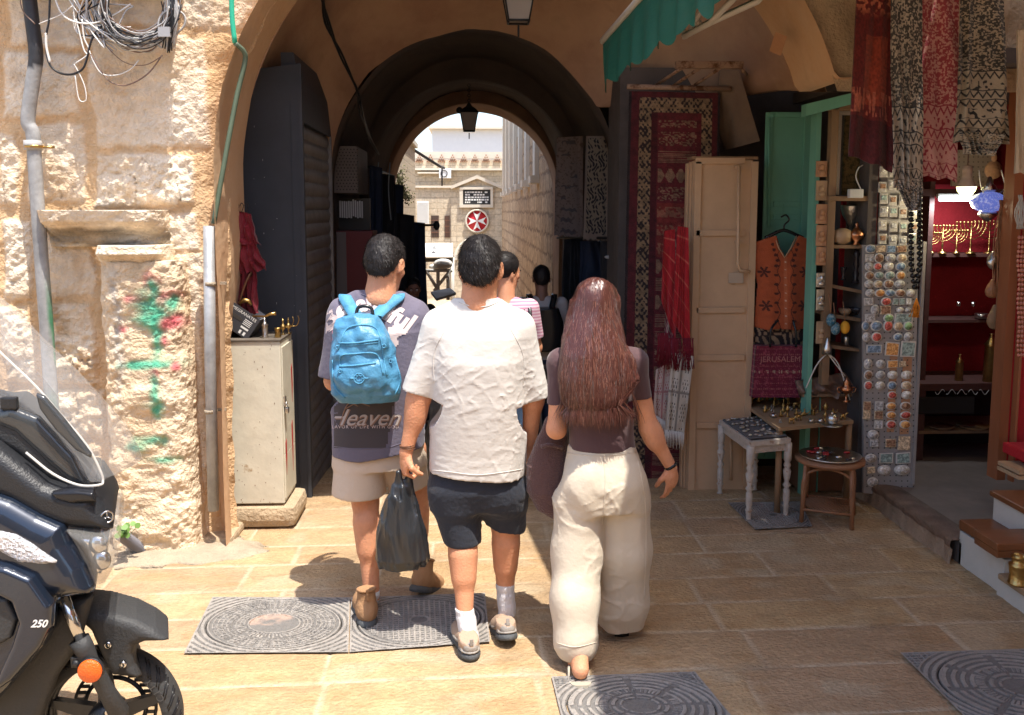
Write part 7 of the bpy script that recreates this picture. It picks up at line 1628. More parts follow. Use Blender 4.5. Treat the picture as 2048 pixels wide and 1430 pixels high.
shoe('sneaker', shoeT(944, 1322, .005, yaw=radians(12), pitch=0), man); shoe('sneaker', shoeT(1018, 1282, .04, yaw=radians(8), pitch=radians(-16)), man)
mb = MB(); w0 = J(815, 893, -.018)
for k in range(3): mb.torus(w0+Vector((0, 0, .008-.006*k)), .033, .0026, T=Matrix.Rotation(.1*k-.1, 4, 'Y'), n=24, m=5)
mb.build("bracelet", "wood_brown", man)
# plastic bag in his hand
pb = thing("plastic_bag", "thin black plastic carrier bag hanging from the man's hand", "bag", J(802, 1130, -.02))
S = SDF((-.45, 3.72, .28), (-.08, 4.1, .95), .005)
S.loft(secs([(1132, 803, 44, .050, 0), (1115, 803, 54, .07, 0), (1060, 802, 46, .068, 0), (1010, 802, 33, .05, 0), (970, 804, 18, .03, 0)], Y0-.02), .02)
S.cap(J(795, 985, -.02), J(797, 945, -.02), .016, .008, .02); S.cap(J(814, 985, -.02), J(819, 950, -.02), .016, .008, .02)
S.disp(lambda X, Y, Z: .008*(1-2.5*np.abs(noise(X*24+Z*4, Y*24, Z*4.5, 3)))+.004*noise(X*60, Y*60, Z*14, 5)); S.build("bag_body", "plastic_black", pb)
mb = MB(); mb.tube(bez([J(796, 960, -.02), J(797, 945, -.02), J(806, 938, -.0)], 5), .007, 8, flat=.5); mb.tube(bez([J(819, 960, -.02), J(820, 948, -.02), J(812, 938, -.0)], 5), .006, 8, flat=.5); mb.build("handle", "plastic_black", pb)

# ------------------------------------------------------------------ man with the blue backpack
Y0 = 4.25; J = lambda px, py, dy=0: PY(px, py, Y0+dy)
man2 = thing("person", "man seen from behind in dark oversized printed T-shirt, beige shorts and suede boots", "person", (-.42, 4.25, 0), "people walking into the passage")
S = SDF((-.75, 3.8, -.02), (-.10, 4.85, 1.86), .005)
FH = Frame(J(771, 527), yaw=radians(-24), pitch=radians(-22), k=1.10); sdf_head(S, FH)
S.cap(J(768, 546, .0), J(760, 598, -.02), .068, .078, .03); S.loft(secs([(900, 757, 62, .10, 0), (760, 757, 66, .10, 0), (640, 757, 62, .09, 0)], Y0), .04)
S.chain([J(680, 640), J(668, 762, .02), J(690, 740, .22)], [.052, .042, .028], .03); S.chain([J(832, 640), J(850, 770, .03), J(835, 760, .24)], [.052, .042, .028], .03)
sdf_hand(S, J(690, 740, .22), (.3, .9, .1), (.9, -.3, 0), 1, 1.0, curl=(.5, .6, .4)); sdf_hand(S, J(835, 760, .24), (-.3, .9, .1), (-.9, -.3, 0), -1, 1.0, curl=(.5, .6, .4))
kn = J(731, 1005, -.02); an = J(744, 1195, -.10); S.chain([J(722, 900), kn, an], [.09, .060, .036], .03); S.cap(kn+(an-kn)*.2+Vector((0, -.015, 0)), kn+(an-kn)*.48+Vector((0, -.012, 0)), .062, .052, .03)
kn = J(833, 990, .08); an = J(838, 1135, .14); S.chain([J(818, 900, .02), kn, an], [.085, .056, .036], .03); S.cap(kn+(an-kn)*.22, kn+(an-kn)*.5, .056, .047, .03)
S.build("body", "skin", man2); face_parts(FH, man2); short_hair(FH, man2, 13, L=.022)
S = SDF((-.85, 3.85, .68), (-.05, 4.62, 1.64), .005)
S.loft(secs([(908, 757, 95, .150, 0), (820, 757, 94, .15, 0), (740, 757, 96, .15, -.01), (660, 757, 92, .14, -.01), (625, 757, 74, .11, 0), (602, 757, 44, .085, 0), (588, 758, 33, .07, 0)], Y0), .03, p=2.3)
S.cap(J(718, 599), J(690, 622), .05, .07, .05); S.cap(J(798, 599), J(824, 624), .05, .07, .05)
S.cap(J(690, 645), J(664, 768, .02), .085, .068, .04); S.cap(J(826, 645), J(848, 790, .03), .085, .068, .04); S.planein(J(662, 752, .02), (-.1, 0, -1), .16); S.planein(J(850, 772, .03), (.1, 0, -1), .16)
S.cap(J(760, 574), J(757, 592), .064, .078, .012); S.plane(J(760, 579, -.04), (0, .25, 1)); S.plane(J(757, 903), (.18, 0, -1)); S.disp(folds(.007, 7, .003, 14, 24))
sh = S.build("t_shirt", "shirt_purple", man2); b = bvh(sh)
mat("print_pink", (.62, .50, .48), rough=.8); mat("print_brown", (.24, .14, .10), rough=.8); mat("print_grey", (.42, .36, .34), rough=.8); mat("print_dark", (.06, .05, .055), rough=.8); mat("print_rose", (.6, .22, .25), rough=.8)
draw_on(b, "Be", "print_pink", 668, 632, 66, sh, ang=radians(-30), bold=2.6, shear=.1); draw_on(b, "aut", "print_pink", 742, 605, 46, sh, ang=radians(-8), bold=2.2); draw_on(b, "iful", "print_pink", 797, 636, 50, sh, ang=radians(28), bold=2.2, shear=.15)
draw_on(b, "Heaven", "print_brown", 727, 838, 47, sh, shear=.45, bold=.7, off=.0035); draw_on(b, "Heaven", "print_grey", 725.5, 836.5, 47, sh, shear=.45, bold=.05, off=.0048)
draw_on(b, "FLAVOR OF LIFE WITH GOD", "print_pink", 728, 854, 9, sh, space=1.25)
mb = MB()
for k, pts in enumerate(([(716, 812), (700, 806), (690, 818), (680, 850)], [(690, 818), (715, 806), (740, 812)])): line_on(b, mb, pts, .003, .003)
mb.build("printed_flourish", "print_brown", sh)
def patch_on(b, poly, m, parent, name="printed_motif", step=4, off=.0025):
    xs_ = [p[0] for p in poly]; ys_ = [p[1] for p in poly]; X, Yp = np.meshgrid(np.arange(min(xs_), max(xs_)+step, step), np.arange(min(ys_), max(ys_)+step, step)); ins = inside(poly, X, Yp); mb = MB()
    for j in range(X.shape[0]-1):
        for i in range(X.shape[1]-1):
            if ins[j, i] and ins[j+1, i] and ins[j, i+1] and ins[j+1, i+1]:
                q = [hit(b, X[a, c], Yp[a, c], off) for a, c in ((j, i), (j+1, i), (j+1, i+1), (j, i+1))]
                if all(p is not None for p in q): mb.quad(*q)
    return mb.build(name, m, parent)
patch_on(b, [(776, 654), (800, 645), (820, 652), (815, 668), (796, 676), (800, 690), (786, 700), (776, 684)], "print_pink", sh, step=3)
patch_on(b, [(806, 648), (818, 650), (812, 660), (804, 660)], "print_dark", sh, step=2, off=.0035); patch_on(b, [(664, 660), (676, 655), (672, 690), (664, 684)], "print_rose", sh, step=3)
patch_on(b, [(668, 800), (790, 800), (775, 898), (664, 898)], "print_dark", sh, step=4, off=.001)
mb = MB(); line_on(b, mb, [(722, 588), (740, 594), (760, 597), (785, 594)], .003, .001); line_on(b, mb, [(668, 893), (720, 898), (780, 894), (840, 870)], .0018, .0005); mb.build("seam", "shirt_purple", sh)
S = SDF((-.72, 4.0, .38), (-.12, 4.6, 1.0), .006); S.loft(secs([(930, 758, 92, .13, 0), (880, 757, 90, .13, 0)], Y0), .02)
S.cap(J(722, 920), J(717, 985, -.01), .125, .128, .03); S.cap(J(808, 920, .02), J(818, 970, .05), .10, .098, .03); S.planein(J(717, 988, -.01), (.0, 0, -1), .17); S.planein(J(820, 974, .05), (.25, 0, -1), .14); S.disp(folds(.005, 8, .002, 18, 34)); S.build("shorts", "shorts_beige", man2)
mb = MB(); mb.tube([J(743, 1180, -.1), J(741, 1200, -.1)], .041, 16); mb.build("sock", "sock_white", man2)
shoe('boot', shoeT(738, 1258, .0, yaw=radians(14)), man2, "boot"); shoe('boot', shoeT(828, 1184, .05, yaw=radians(-24), pitch=radians(-22)), man2, "boot")
# backpack
bk = thing("backpack", "bright blue nylon backpack with round emblem on the back of the man in suede boots", "backpack", J(728, 800, -.2))
S = SDF((-.72, 3.72, .90), (-.22, 4.25, 1.52), .0045); YB = Y0-.235
S.loft(secs([(800, 738, 56, .06, 0), (785, 735, 68, .085, 0), (740, 731, 67, .10, 0), (690, 724, 60, .095, 0), (650, 719, 47, .08, 0), (630, 719, 36, .06, 0)], YB), .03, p=2.6)
S.ell(PY(722, 750, YB-.085), (.115, .04, .075), .02); S.ell(PY(726, 655+30, YB-.07), (.105, .03, .05), .03)
S.disp(lambda X, Y, Z: .007*(1-2.2*np.abs(noise(X*11+Z*5, Y*11, Z*9, 3)))+.004*noise(X*34, Y*34, Z*34, 5)); bo = S.build("pack", "nylon_blue", bk); b = bvh(bo)
mb = MB(); line_on(b, mb, [(676, 700), (690, 662), (712, 651), (744, 652), (760, 672), (768, 720), (774, 752)], .004, .001); line_on(b, mb, [(677, 686), (710, 686), (757, 680)], .0045, .001); line_on(b, mb, [(677, 690), (710, 690), (757, 685)], .002, .0015); line_on(b, mb, [(680, 735), (682, 712), (706, 708), (744, 706), (758, 716), (766, 748)], .004, .001); line_on(b, mb, [(680, 733), (710, 731), (752, 726)], .0045, .001); line_on(b, mb, [(665, 720), (668, 770), (690, 796)], .004, .001); line_on(b, mb, [(790, 715), (800, 760), (790, 790)], .004, .001); mb.build("piping", "strap_blue", bk)
em = hit(b, 718, 757, .004); T = Matrix.Translation(em) @ Matrix.Rotation(radians(80), 4, 'X'); mb = MB(); mb.torus((0, 0, 0), .022, .003, T=None, n=24, m=6) if False else mb.torus(em, .022, .003, T=Matrix.Rotation(radians(80), 4, 'X'), n=24, m=6); mb.torus(em, .012, .002, T=Matrix.Rotation(radians(80), 4, 'X'), n=18, m=5)
for k in range(8): a = k*pi/4; mb.ell(em+Vector((cos(a)*.0165, -.001, sin(a)*.0165)), (.003, .002, .003), n=5)
mb.tube([em+Vector((.022, 0, 0)), em+Vector((.04, .004, 0))], .004, 6); mb.tube([em+Vector((-.022, 0, 0)), em+Vector((-.04, .004, 0))], .004, 6); mb.build("emblem", "strap_blue", bk)
mb = MB()
for px, py in ((675, 695), (680, 742), (768, 692), (782, 722)):
    h = hit(b, px, py, .006)
    if h: mb.torus(h, .008, .003, T=Matrix.Rotation(pi/2, 4, 'X'), n=14, m=5)
mb.build("zip_pull", "strap_blue", bk)
def strap(pts, w, m, parent, nrm=(0, -1, .3), th=.006, name="strap"):
    P = bez(pts, 6); V = []; F = []; N_ = len(P)
    for i, p in enumerate(P):
        t = (P[min(i+1, N_-1)]-P[max(0, i-1)]).normalized(); nn = Vector((0, -.6, 1)).normalized() if nrm is None else Vector(nrm).normalized()
        a = t.cross(nn).normalized()*w/2; u = a.cross(t).normalized()*th; V += [p-a-u, p+a-u, p+a+u, p-a+u]
    for i in range(N_-1): F += [(4*i+k, 4*i+(k+1) % 4, 4*i+4+(k+1) % 4, 4*i+4+k) for k in range(4)]
    mb = MB(); mb.add(V, F, True); return mb.build(name, m, parent)
bs = bvh(sh)
for pts, yy in (((( 712, 632), (703, 618), (696, 606), (690, 595)), 0), (((752, 632), (768, 617), (782, 605), (796, 594)), 0)):
    P = []
    for k, (px, py) in enumerate(pts):
        h = hit(bs, px, py, .012); h = h or J(px, py, -.02); P.append(h if k else PY(px, py, YB+.05))
    P += [P[-1]+Vector((0, .03, .006)), P[-1]+Vector((0, .07, -.016)), P[-1]+Vector((0, .14, -.1))]; strap(P, .058, "strap_blue", bk, nrm=(0, -.7, .7))
mb = MB(); mb.tube(bez([PY(712, 630, YB+.02), PY(716, 616, YB+.03), PY(728, 612, YB+.03), PY(742, 616, YB+.03), PY(746, 630, YB+.02)], 4), .008, 8); mb.build("grab_handle", "bead_black", bk)

# ------------------------------------------------------------------ woman with long hair
Y0 = 3.75; J = lambda px, py, dy=0: PY(px, py, Y0+dy)
wo = thing("person", "woman seen from behind with long auburn hair, brown top and wide cream trousers", "person", (.52, 3.75, 0), "people walking into the passage")
S = SDF((.20, 3.35, -.02), (1.0, 4.35, 1.7), .005)
FH = Frame(J(1192, 618, .04), yaw=radians(-18), pitch=radians(-4), k=.98); sdf_head(S, FH)
S.cap(J(1192, 640, .03), J(1197, 700, .0), .047, .055, .03); S.loft(secs([(960, 1205, 66, .105, 0), (880, 1203, 52, .085, 0), (800, 1200, 56, .085, 0), (720, 1198, 66, .08, 0), (700, 1198, 50, .06, 0)], Y0), .04)
S.chain([J(1266, 718), J(1298, 856, .0), J(1342, 934, .03)], [.044, .038, .025], .03); S.ell(J(1308, 875, .0), (.036, .036, .05), .04)
S.chain([J(1122, 718), J(1113, 858, -.02), J(1128, 812, .2)], [.044, .038, .026], .03)
sdf_hand(S, J(1343, 937, .03), (.04, .08, -1), (-.5, .85, 0), -1, .95, curl=((.25, .35, .3), (.35, .4, .3), (.45, .5, .3), (.55, .5, .3)), spread=.08, tcurl=.4)
sdf_hand(S, J(1128, 812, .2), (.1, .6, .8), (.8, -.3, 0), 1, .95, curl=(.9, 1.1, .6))
an = J(1162, 1300, -.20); S.chain([J(1160, 1000), J(1152, 1180, -.04), an], [.08, .05, .031], .03); hl = J(1161, 1342, -.30)
S.chain([an, hl], [.032, .030], .02); tip = hl+Vector((-.02, .165, -.11)); S.chain([hl+Vector((0, .01, .0)), hl+Vector((-.005, .10, .0)), tip], [.03, .033, .018], .02)
for k in range(5): q = hl+Vector((-.045+.016*k, .15, -.104)); S.cap(q, q+Vector((-.002, .035-.004*k, -.004)), .010-.001*k, .008-.0008*k, .006)
an3 = J(1240, 1270, .12); S.chain([J(1235, 1000), J(1250, 1150, .08), an3], [.08, .05, .033], .03); h3 = Vector((an3.x, an3.y-.01, .045)); S.chain([an3, h3, h3+Vector((.02, .17, -.015))], [.033, .034, .024], .02)
S.build("body", "skin", wo); face_parts(FH, wo)
S = SDF((.25, 3.45, .80), (.90, 4.1, 1.42), .005)
S.loft(secs([(900, 1205, 68, .105, 0), (860, 1203, 66, .10, 0), (800, 1201, 68, .10, 0), (740, 1199, 78, .10, 0), (712, 1198, 72, .085, 0), (696, 1198, 40, .06, 0)], Y0), .03, p=2.2)
S.cap(J(1235, 708), J(1268, 722), .04, .052, .04); S.cap(J(1160, 708), J(1124, 722), .04, .052, .04); S.cap(J(1268, 724), J(1284, 812), .056, .046, .03); S.cap(J(1122, 724), J(1114, 826, -.01), .056, .043, .03); S.planein(J(1284, 795), (.1, 0, -1), .1); S.planein(J(1113, 808, -.01), (0, 0, -1), .1)
S.plane(J(1205, 895), (0, 0, -1)); S.disp(folds(.003, 12, .002, 26, 44, ax=(1, 1, 2))); S.build("top", "shirt_brown", wo)
S = SDF((.18, 3.35, .04), (1.0, 4.2, 1.02), .006)
S.loft(secs([(1010, 1206, 86, .14, 0), (960, 1207, 82, .14, 0), (920, 1206, 74, .115, 0), (890, 1205, 68, .105, 0)], Y0), .03)
S.ell(J(1172, 970, -.07), (.09, .07, .10), .07); S.ell(J(1242, 970, -.07), (.09, .07, .10), .07)
S.chain([J(1162, 1000, -.01), J(1156, 1100, -.03), J(1150, 1200, -.11), J(1153, 1284, -.17)], [.112, .106, .096, .088], .04); S.cap(J(1153, 1284, -.17), J(1158, 1300, -.18), .086, .05, .02)
S.chain([J(1246, 1000, .0), J(1247, 1100, .03), J(1244, 1200, .08), J(1242, 1258, .10)], [.106, .112, .112, .096], .04); S.cap(J(1250, 1262, .1), J(1248, 1280, .1), .085, .05, .02)
S.plane(J(1205, 890), (0, 0, 1)); S.disp(folds(.015, 13, .005, 13, 54, ax=(1, 1, .18)), .07)
S.disp(lambda X, Y, Z: .004*np.sin(X*170)*np.clip((Z-.90)/.04, 0, 1)); tr_ = S.build("trousers", "trousers_cream", wo); b = bvh(tr_); mb = MB()
for pts in ([(1136, 906), (1170, 910), (1205, 911), (1240, 909), (1272, 904)], [(1205, 912), (1210, 950), (1208, 1010), (1204, 1050)], [(1113, 1286), (1150, 1294), (1196, 1284)], [(1276, 920), (1290, 1000), (1292, 1100), (1288, 1200)]): line_on(b, mb, pts, .0022, .0003)
mb.build("seam", "trousers_cream", tr_)
S = SDF((.25, 3.35, 1.0), (.85, 3.98, 1.72), .005)
S.ell(FH(0, -.018, .04), [.092, .108, .096], .02, FH.R)
S.loft([(z, x, y, rx, ry) for z, x, y, rx, ry in secs([(816, 1196, 62, .028, -.125), (800, 1196, 76, .040, -.12), (760, 1195, 84, .052, -.11), (710, 1190, 72, .062, -.09), (670, 1187, 61, .075, -.05), (630, 1187, 54, .085, -.01), (600, 1187, 48, .09, .02)], Y0)], .03)
S.plane(FH(0, .045, .03), FH.R @ Vector((0, 1, -.45))); S.disp(lambda X, Y, Z: (.007*noise(X*26+3*noise(Z*4, X*4, 0, 2), Y*20, Z*3.2, 3)+.0035*noise(X*80, Y*60, Z*7, 5)))
ho = S.build("hair", "hair_brown", wo, relax=0); V, N = vn(ho); m = (N[:, 1] < .5); V, N = V[m], N[m]
def flow(p, nn, r): return Vector((.18*(p.x-FH.c.x)*3+r.gauss(0, .10), 0, -1))
def longhair(n, m_, w, seed, L, segs=8, lift=.02):
    r = random.Random(seed); mb = MB(); b = bvh(ho)
    for _ in range(n):
        i = r.randrange(len(V)); p = Vector(V[i]); nn = Vector(N[i]); pts = []; ph = r.uniform(0, 6); am = r.uniform(.002, .007); fr = r.uniform(18, 40); dx = r.gauss(0, .08)
        l = min(L*r.uniform(.5, 1.2), max(.03, p.z-1.03+r.gauss(0, .015))); p0 = p-nn*.002
        for k in range(segs+1):
            q = p0+Vector((dx*l*k/segs+am*sin(ph+fr*l*k/segs), 0, -l*k/segs)); near = b.find_nearest(q)
            if near[0] is not None: q = q+(near[0]-q)*.85+near[1]*(.002+.006*(k/segs)*r.random()) if q.z > 1.07 else q
            pts.append(q)
        rib(mb, pts, [w*(1-.75*(k/segs)**3) for k in range(segs+1)], nn)
    return mb.build("hair_locks", m_, ho)
longhair(2600, "hair_brown", .0034, 1, .24); longhair(900, "hair_auburn", .0016, 2, .2); longhair(260, "hair_shine", .001, 5, .12)
mb = MB(); mb.lathe([(.030, -.006), (.0315, .0), (.030, .006)], n=20, T=Matrix.Translation(J(1341, 931, .03)) @ Matrix.Rotation(radians(-32), 4, 'Y')); mb.build("wrist_band", "bead_black", wo)
so = thing("flip_flop", "pale flip flop on the woman's raised left foot", "sandal", hl); mb = MB(); o0 = hl+Vector((-.004, -.010, -.033)); rows_ = ((-.058, .020), (-.048, .036), (-.02, .044), (.04, .042), (.09, .047), (.13, .052), (.165, .045), (.18, .02)); V = []
for y_, w_ in rows_:
    zc = -.02-.50*max(0, y_)-.15*min(0, y_)+.02; V += [o0+Vector((-w_-.1*max(0, y_), y_, zc)), o0+Vector((w_-.1*max(0, y_), y_, zc)), o0+Vector((w_-.1*max(0, y_), y_-.004, zc-.022)), o0+Vector((-w_-.1*max(0, y_), y_-.004, zc-.022))]
n_ = len(rows_); mb.add(V, [(4*i+k, 4*i+(k+1) % 4, 4*i+4+(k+1) % 4, 4*i+4+k) for i in range(n_-1) for k in range(4)]+[(0, 1, 2, 3), tuple(4*n_-4+k for k in (3, 2, 1, 0))]); so_ = mb.build("sole", "rubber_pale", so); mb = MB(); mb.tube(bez([o0+Vector((-.040, .03, -.01)), o0+Vector((-.036, .07, .02)), o0+Vector((-.02, .14, -.03)), ], 5), .006, 6); mb.tube(bez([o0+Vector((.040, .03, -.01)), o0+Vector((.032, .07, .02)), o0+Vector((-.01, .14, -.03))], 5), .006, 6); mb.build("toe_strap", "rubber_pale", so)
so = thing("sandal", "dark sandal on the woman's planted right foot", "sandal", h3); mb = MB(); o0 = Vector((h3.x, h3.y, .018)); mb.prism([o0+Vector(q+(0,)) for q in ((-.032, -.04), (0, -.05), (.032, -.04), (.04, .1), (.05, .17), (.02, .22), (-.03, .2), (-.03, .08))], (0, 0, -.017)); mb.build("sole", "bead_black", so); mb = MB(); mb.tube(bez([o0+Vector((-.036, .09, 0)), o0+Vector((0.01, .11, .05)), o0+Vector((.045, .09, 0))], 5), .008, 6, flat=.6); mb.build("strap", "bead_black", so)
# tote on her left arm
tb = thing("tote_bag", "brown soft tote bag slung over the woman's left forearm", "bag", J(1095, 1030, .1))
S = SDF((.12, 3.62, .52), (.50, 4.1, 1.12), .005); S.loft(secs([(1036, 1118, 16, .03, 0), (1018, 1106, 36, .05, 0), (980, 1093, 44, .065, 0), (930, 1093, 44, .06, 0), (880, 1102, 34, .045, 0), (835, 1114, 20, .03, 0)], Y0+.1), .03); S.cap(J(1106, 850, .1), J(1116, 800, .06), .03, .018, .03)
S.disp(folds(.009, 8, .003, 20, 64, ax=(1, 1, .5)), .06); S.build("bag_body", "bag_brown", tb); mb = MB(); mb.tube(bez([J(1104, 845, .1), J(1108, 808, .1), J(1124, 806, .12), J(1128, 850, .14)], 6), .016, 8, flat=.5); mb.tube(bez([J(1082, 893, .03), J(1100, 890, .02), J(1125, 896, .04)], 4), .009, 6); mb.build("handle", "bag_brown", tb)

# ------------------------------------------------------------------ figures further in
def figure(label, x, y, gz, H, yaw, skin, topm, botm, hairm, hairlong=False, headyaw=0, arms=((.1, 0), (.1, 0)), stripes=None, shoes="sole_dark", female=False, group="people further into the passage", headpitch=-8):
    """a standing or walking figure of height H, facing yaw (0 = away from the camera)"""
    t = thing("person", label, "person", (x, y, gz), group); k = H/1.75; RZ = Matrix.Rotation(yaw, 3, 'Z')
    def W(a, b_, c): return Vector((x, y, gz))+RZ @ Vector((a, b_, c))*k
    lo = Vector((x-.5, y-.5, gz-.02)); hi = Vector((x+.5, y+.5, gz+H+.05)); S = SDF(lo, hi, .008)
    FH = Frame(W(0, .02, 1.635), yaw=yaw+headyaw, pitch=radians(headpitch), k=k); sdf_head(S, FH); S.cap(W(0, .0, 1.56), W(0, -.02, 1.44), .055*k, .06*k, .03)
    sw = .165 if female else .195
    S.loft([(gz+z*k, x, y, rx*k, ry*k) for z, rx, ry in ((.9, .15, .1), (1.1, .13, .095), (1.3, .16, .11), (1.42, .14, .08))], .04)
    st = .14
    for s_, (sw_, bend) in zip((-1, 1), arms):
        sh_ = W(s_*sw, 0, 1.40); el = W(s_*(sw+.035), sw_*.5, 1.12); wr = W(s_*(sw+.03-bend*.1), sw_+.06+bend*.22, .88+bend*.22); S.chain([sh_, el, wr], [.05*k, .04*k, .026*k], .03); sdf_hand(S, wr, (wr-el), RZ @ Vector((-s_, .1, 0)), s_*-1, k, curl=(.4, .5, .4))
        kn = W(s_*.09, s_*st*.3+.03, .48); an = W(s_*.09, s_*st, .09); S.chain([W(s_*.09, 0, .92), kn, an], [.085*k, .058*k, .038*k], .03); S.cap(an, an+RZ @ Vector((0, .08, -.04)), .038*k, .03*k, .02)
    S.build("body", skin, t); face_parts(FH, t); S = SDF(lo, hi, .008)
    wst = .12 if female else .15
    S.loft([(gz+z*k, x, y, rx*k, ry*k) for z, rx, ry in ((.86, .19, .13), (1.1, wst+.03, .12), (1.3, .195, .13), (1.42, .16, .09), (1.47, .08, .065))], .04)
    for s_, (sw_, bend) in zip((-1, 1), arms):
        a_ = W(s_*(sw-.01), 0, 1.395); b_ = W(s_*(sw+.035), sw_*.4, 1.17); S.cap(a_, b_, .066*k, .058*k, .03); S.planein(W(s_*(sw+.03), sw_*.35, 1.19), b_-a_, .1)
    S.plane(W(0, 0, .88), (0, 0, -1)); S.disp(folds(.006, 9, .003, 20, int(x*10) % 17)); top = S.build("top", topm, t)
    S = SDF(lo, hi, .008); S.loft([(gz+z*k, x, y, rx*k, ry*k) for z, rx, ry in ((.82, .175, .12), (.92, .165, .115))], .03)
    for s_ in (-1, 1): S.chain([W(s_*.085, 0, .86), W(s_*.09, s_*st*.3+.03, .48), W(s_*.09, s_*st, .1)], [.1*k, .078*k, .068*k], .02); S.planein(W(s_*.09, s_*st, .09), (0, 0, -1), .14)
    S.plane(W(0, 0, .95), (0, 0, 1)); S.disp(folds(.005, 9, .002, 20, 5)); S.build("trousers", botm, t)
    for s_ in (-1, 1):
        S = SDF(W(s_*.09, s_*st+.05, .04)-Vector((.16,)*3), W(s_*.09, s_*st+.05, .04)+Vector((.16,)*3), .007); S.cap(W(s_*.09, s_*st-.03, .045), W(s_*.09, s_*st+.14, .03), .045*k, .036*k, .02); S.plane(W(0, 0, 0), (0, 0, -1)); S.build("shoe", shoes, t)
    if hairlong:
        S = SDF(FH.c-Vector((.2, .2, .2)), FH.c+Vector((.2, .2, .2)), .006); S.ell(FH(0, -.018, .035), [.084, .1, .093], .02, FH.R); S.ell(FH(0, -.10, .02), [.04, .045, .05], .02); S.plane(FH(0, .04, .03), FH.R @ Vector((0, 1, -.6))); hh = S.build("hair", hairm, t); V, N = vn(hh); strands("hair_tufts", hairm, V, N, FH, 1500, .04, .002, hh, 3, lambda p, nn, r: (FH(0, -.12, .03)-p).normalized(), .12)
    else: short_hair(FH, t, int(abs(x*100)), m=(hairm, hairm), n=500)
    return t, W, top, FH
p = PY(1083, 545, 7.7)
t, W, top, FH = figure("man in a white shirt with a black three striped backpack walking off into the passage", p.x, 7.7, float(ground_z(7.7)), 1.60, 0, "skin_dark", "cloth_grey" if "cloth_grey" in M else mat("cloth_grey", (.5, .46, .45), rough=.85), "navy_cloth", "hair_black")
bp_ = thing("backpack", "black backpack with three white stripes deep in the passage", "backpack", W(0, -.2, 1.0)); S = SDF(W(-.3, -.4, .9), W(.3, .1, 1.6), .007)
S.loft([(W(0, 0, z).z, W(0, 0, 0).x+.02, 7.7-.19, rx, .09) for z, rx in ((.98, .11), (1.05, .15), (1.25, .15), (1.38, .11))], .03, p=2.8); S.build("pack", "bead_black", bp_)
mb = MB()
for k in range(3): mb.box(W(.03+.028*k, -.288, 1.22), (.012, .008, .12))
for k in range(3): mb.box(W(.03+.026*k, -.288, 1.09), (.012, .008, .035+.01*k))
mb.build("stripes", "white_plastic", bp_)
for s_ in (-1, 1): strap([W(s_*.08, -.17, 1.36), W(s_*.11, -.10, 1.46), W(s_*.12, .02, 1.47), W(s_*.12, .13, 1.3)], .05, "bead_black", bp_, nrm=(0, -.5, .8))
p = PY(1003, 552, 5.45)
t, W, top, FH = figure("woman with dark tied hair in a pink striped T-shirt and jeans", p.x+.03, 5.5, 0, 1.63, 0, "skin", mat("pink_stripe", (.60, .36, .44), rough=.85), mat("denim", (.10, .19, .34), rough=.9, bump=.5, scale=90, sheen=.1), "hair_black", hairlong=True, headyaw=radians(-55), arms=((.12, .3), (.12, .5)), shoes="shoe_white", female=True)
nt_ = M["pink_stripe"].node_tree; wv = nt_.nodes.new("ShaderNodeTexWave"); wv.bands_direction = 'Z'; wv.inputs["Scale"].default_value = 16; tc_ = nt_.nodes.new("ShaderNodeTexCoord"); rp = nt_.nodes.new("ShaderNodeValToRGB"); rp.color_ramp.elements[0].color = (.66, .52, .58, 1); rp.color_ramp.elements[1].color = (.50, .20, .30, 1)
nt_.links.new(tc_.outputs["Object"], wv.inputs[0]); nt_.links.new(wv.outputs["Fac"], rp.inputs[0]); nt_.links.new(rp.outputs[0], nt_.nodes["Principled BSDF"].inputs["Base Color"])
hb_ = thing("shoulder_bag", "black shoulder bag straps over the pink striped T-shirt", "bag", W(.12, .2, .9)); S = SDF(W(-.1, 0, .6), W(.4, .5, 1.2), .008); S.loft([(W(0, 0, z).z, W(.2, 0, 0).x, 5.68, rx, .05) for z, rx in ((.72, .1), (.8, .14), (.98, .13))], .02, p=3); S.build("bag_body", "bead_black", hb_)
for dx in (0, .045): strap([W(.13+dx, .15, .98), W(.12+dx, .11, 1.3), W(.105+dx, .02, 1.46), W(.11+dx, -.11, 1.34), W(.13+dx, -.14, 1.1), W(.2+dx*.2, -.02, .95)], .02, "bead_black", hb_, nrm=(0, -.6, .7), th=.003)
p = PY(827, 577, 8.8)
figure("bearded man in dark clothes facing the camera from the gloom of the passage", p.x, 8.8, float(ground_z(8.8)), 1.52, pi, "skin_dark", "black_cloth", "black_cloth", "hair_black", headyaw=.15)
# ================================================================== SCOOTER
mat("paint_navy", (.014, .022, .040), rough=.22, metal=.35, coat=.8, bump=.06, scale=8); mat("paint_black", (.018, .019, .022), rough=.42, bump=.25, scale=160, spec=.5); mat("plastic_matt", (.035, .036, .038), rough=.6, bump=.3, scale=120)
mat("tyre", (.035, .035, .035), rough=.8, bump=.5, scale=60); mat("chrome", (.6, .6, .6), rough=.12, metal=1); mat("alloy_dark", (.05, .053, .06), rough=.35, metal=.6, bump=.2, scale=60); mat("reflector_orange", (.85, .13, .01), rough=.2, bump=.5, scale=200, coat=.6)
mat("clear_screen", (.42, .42, .42), rough=.05, alpha=.26, spec=.8); mat("screen_rim", (.7, .68, .64), rough=.2, alpha=.6); mat("smoked_screen", (.05, .055, .06), rough=.1, alpha=.8, spec=.8); mat("lamp_glass", (.35, .34, .32), rough=.05, alpha=.28, spec=.9); mat("reflector_silver", (.75, .74, .72), rough=.16, metal=.9, bump=.6, scale=14); mat("lens_facets", (.72, .72, .74), rough=.15, metal=.6, bump=1.6, scale=110)
SY = 2.95
sc = thing("scooter", "dark navy maxi scooter with clear windscreen parked against the stone wall", "scooter", (-1.5, SY, 0))
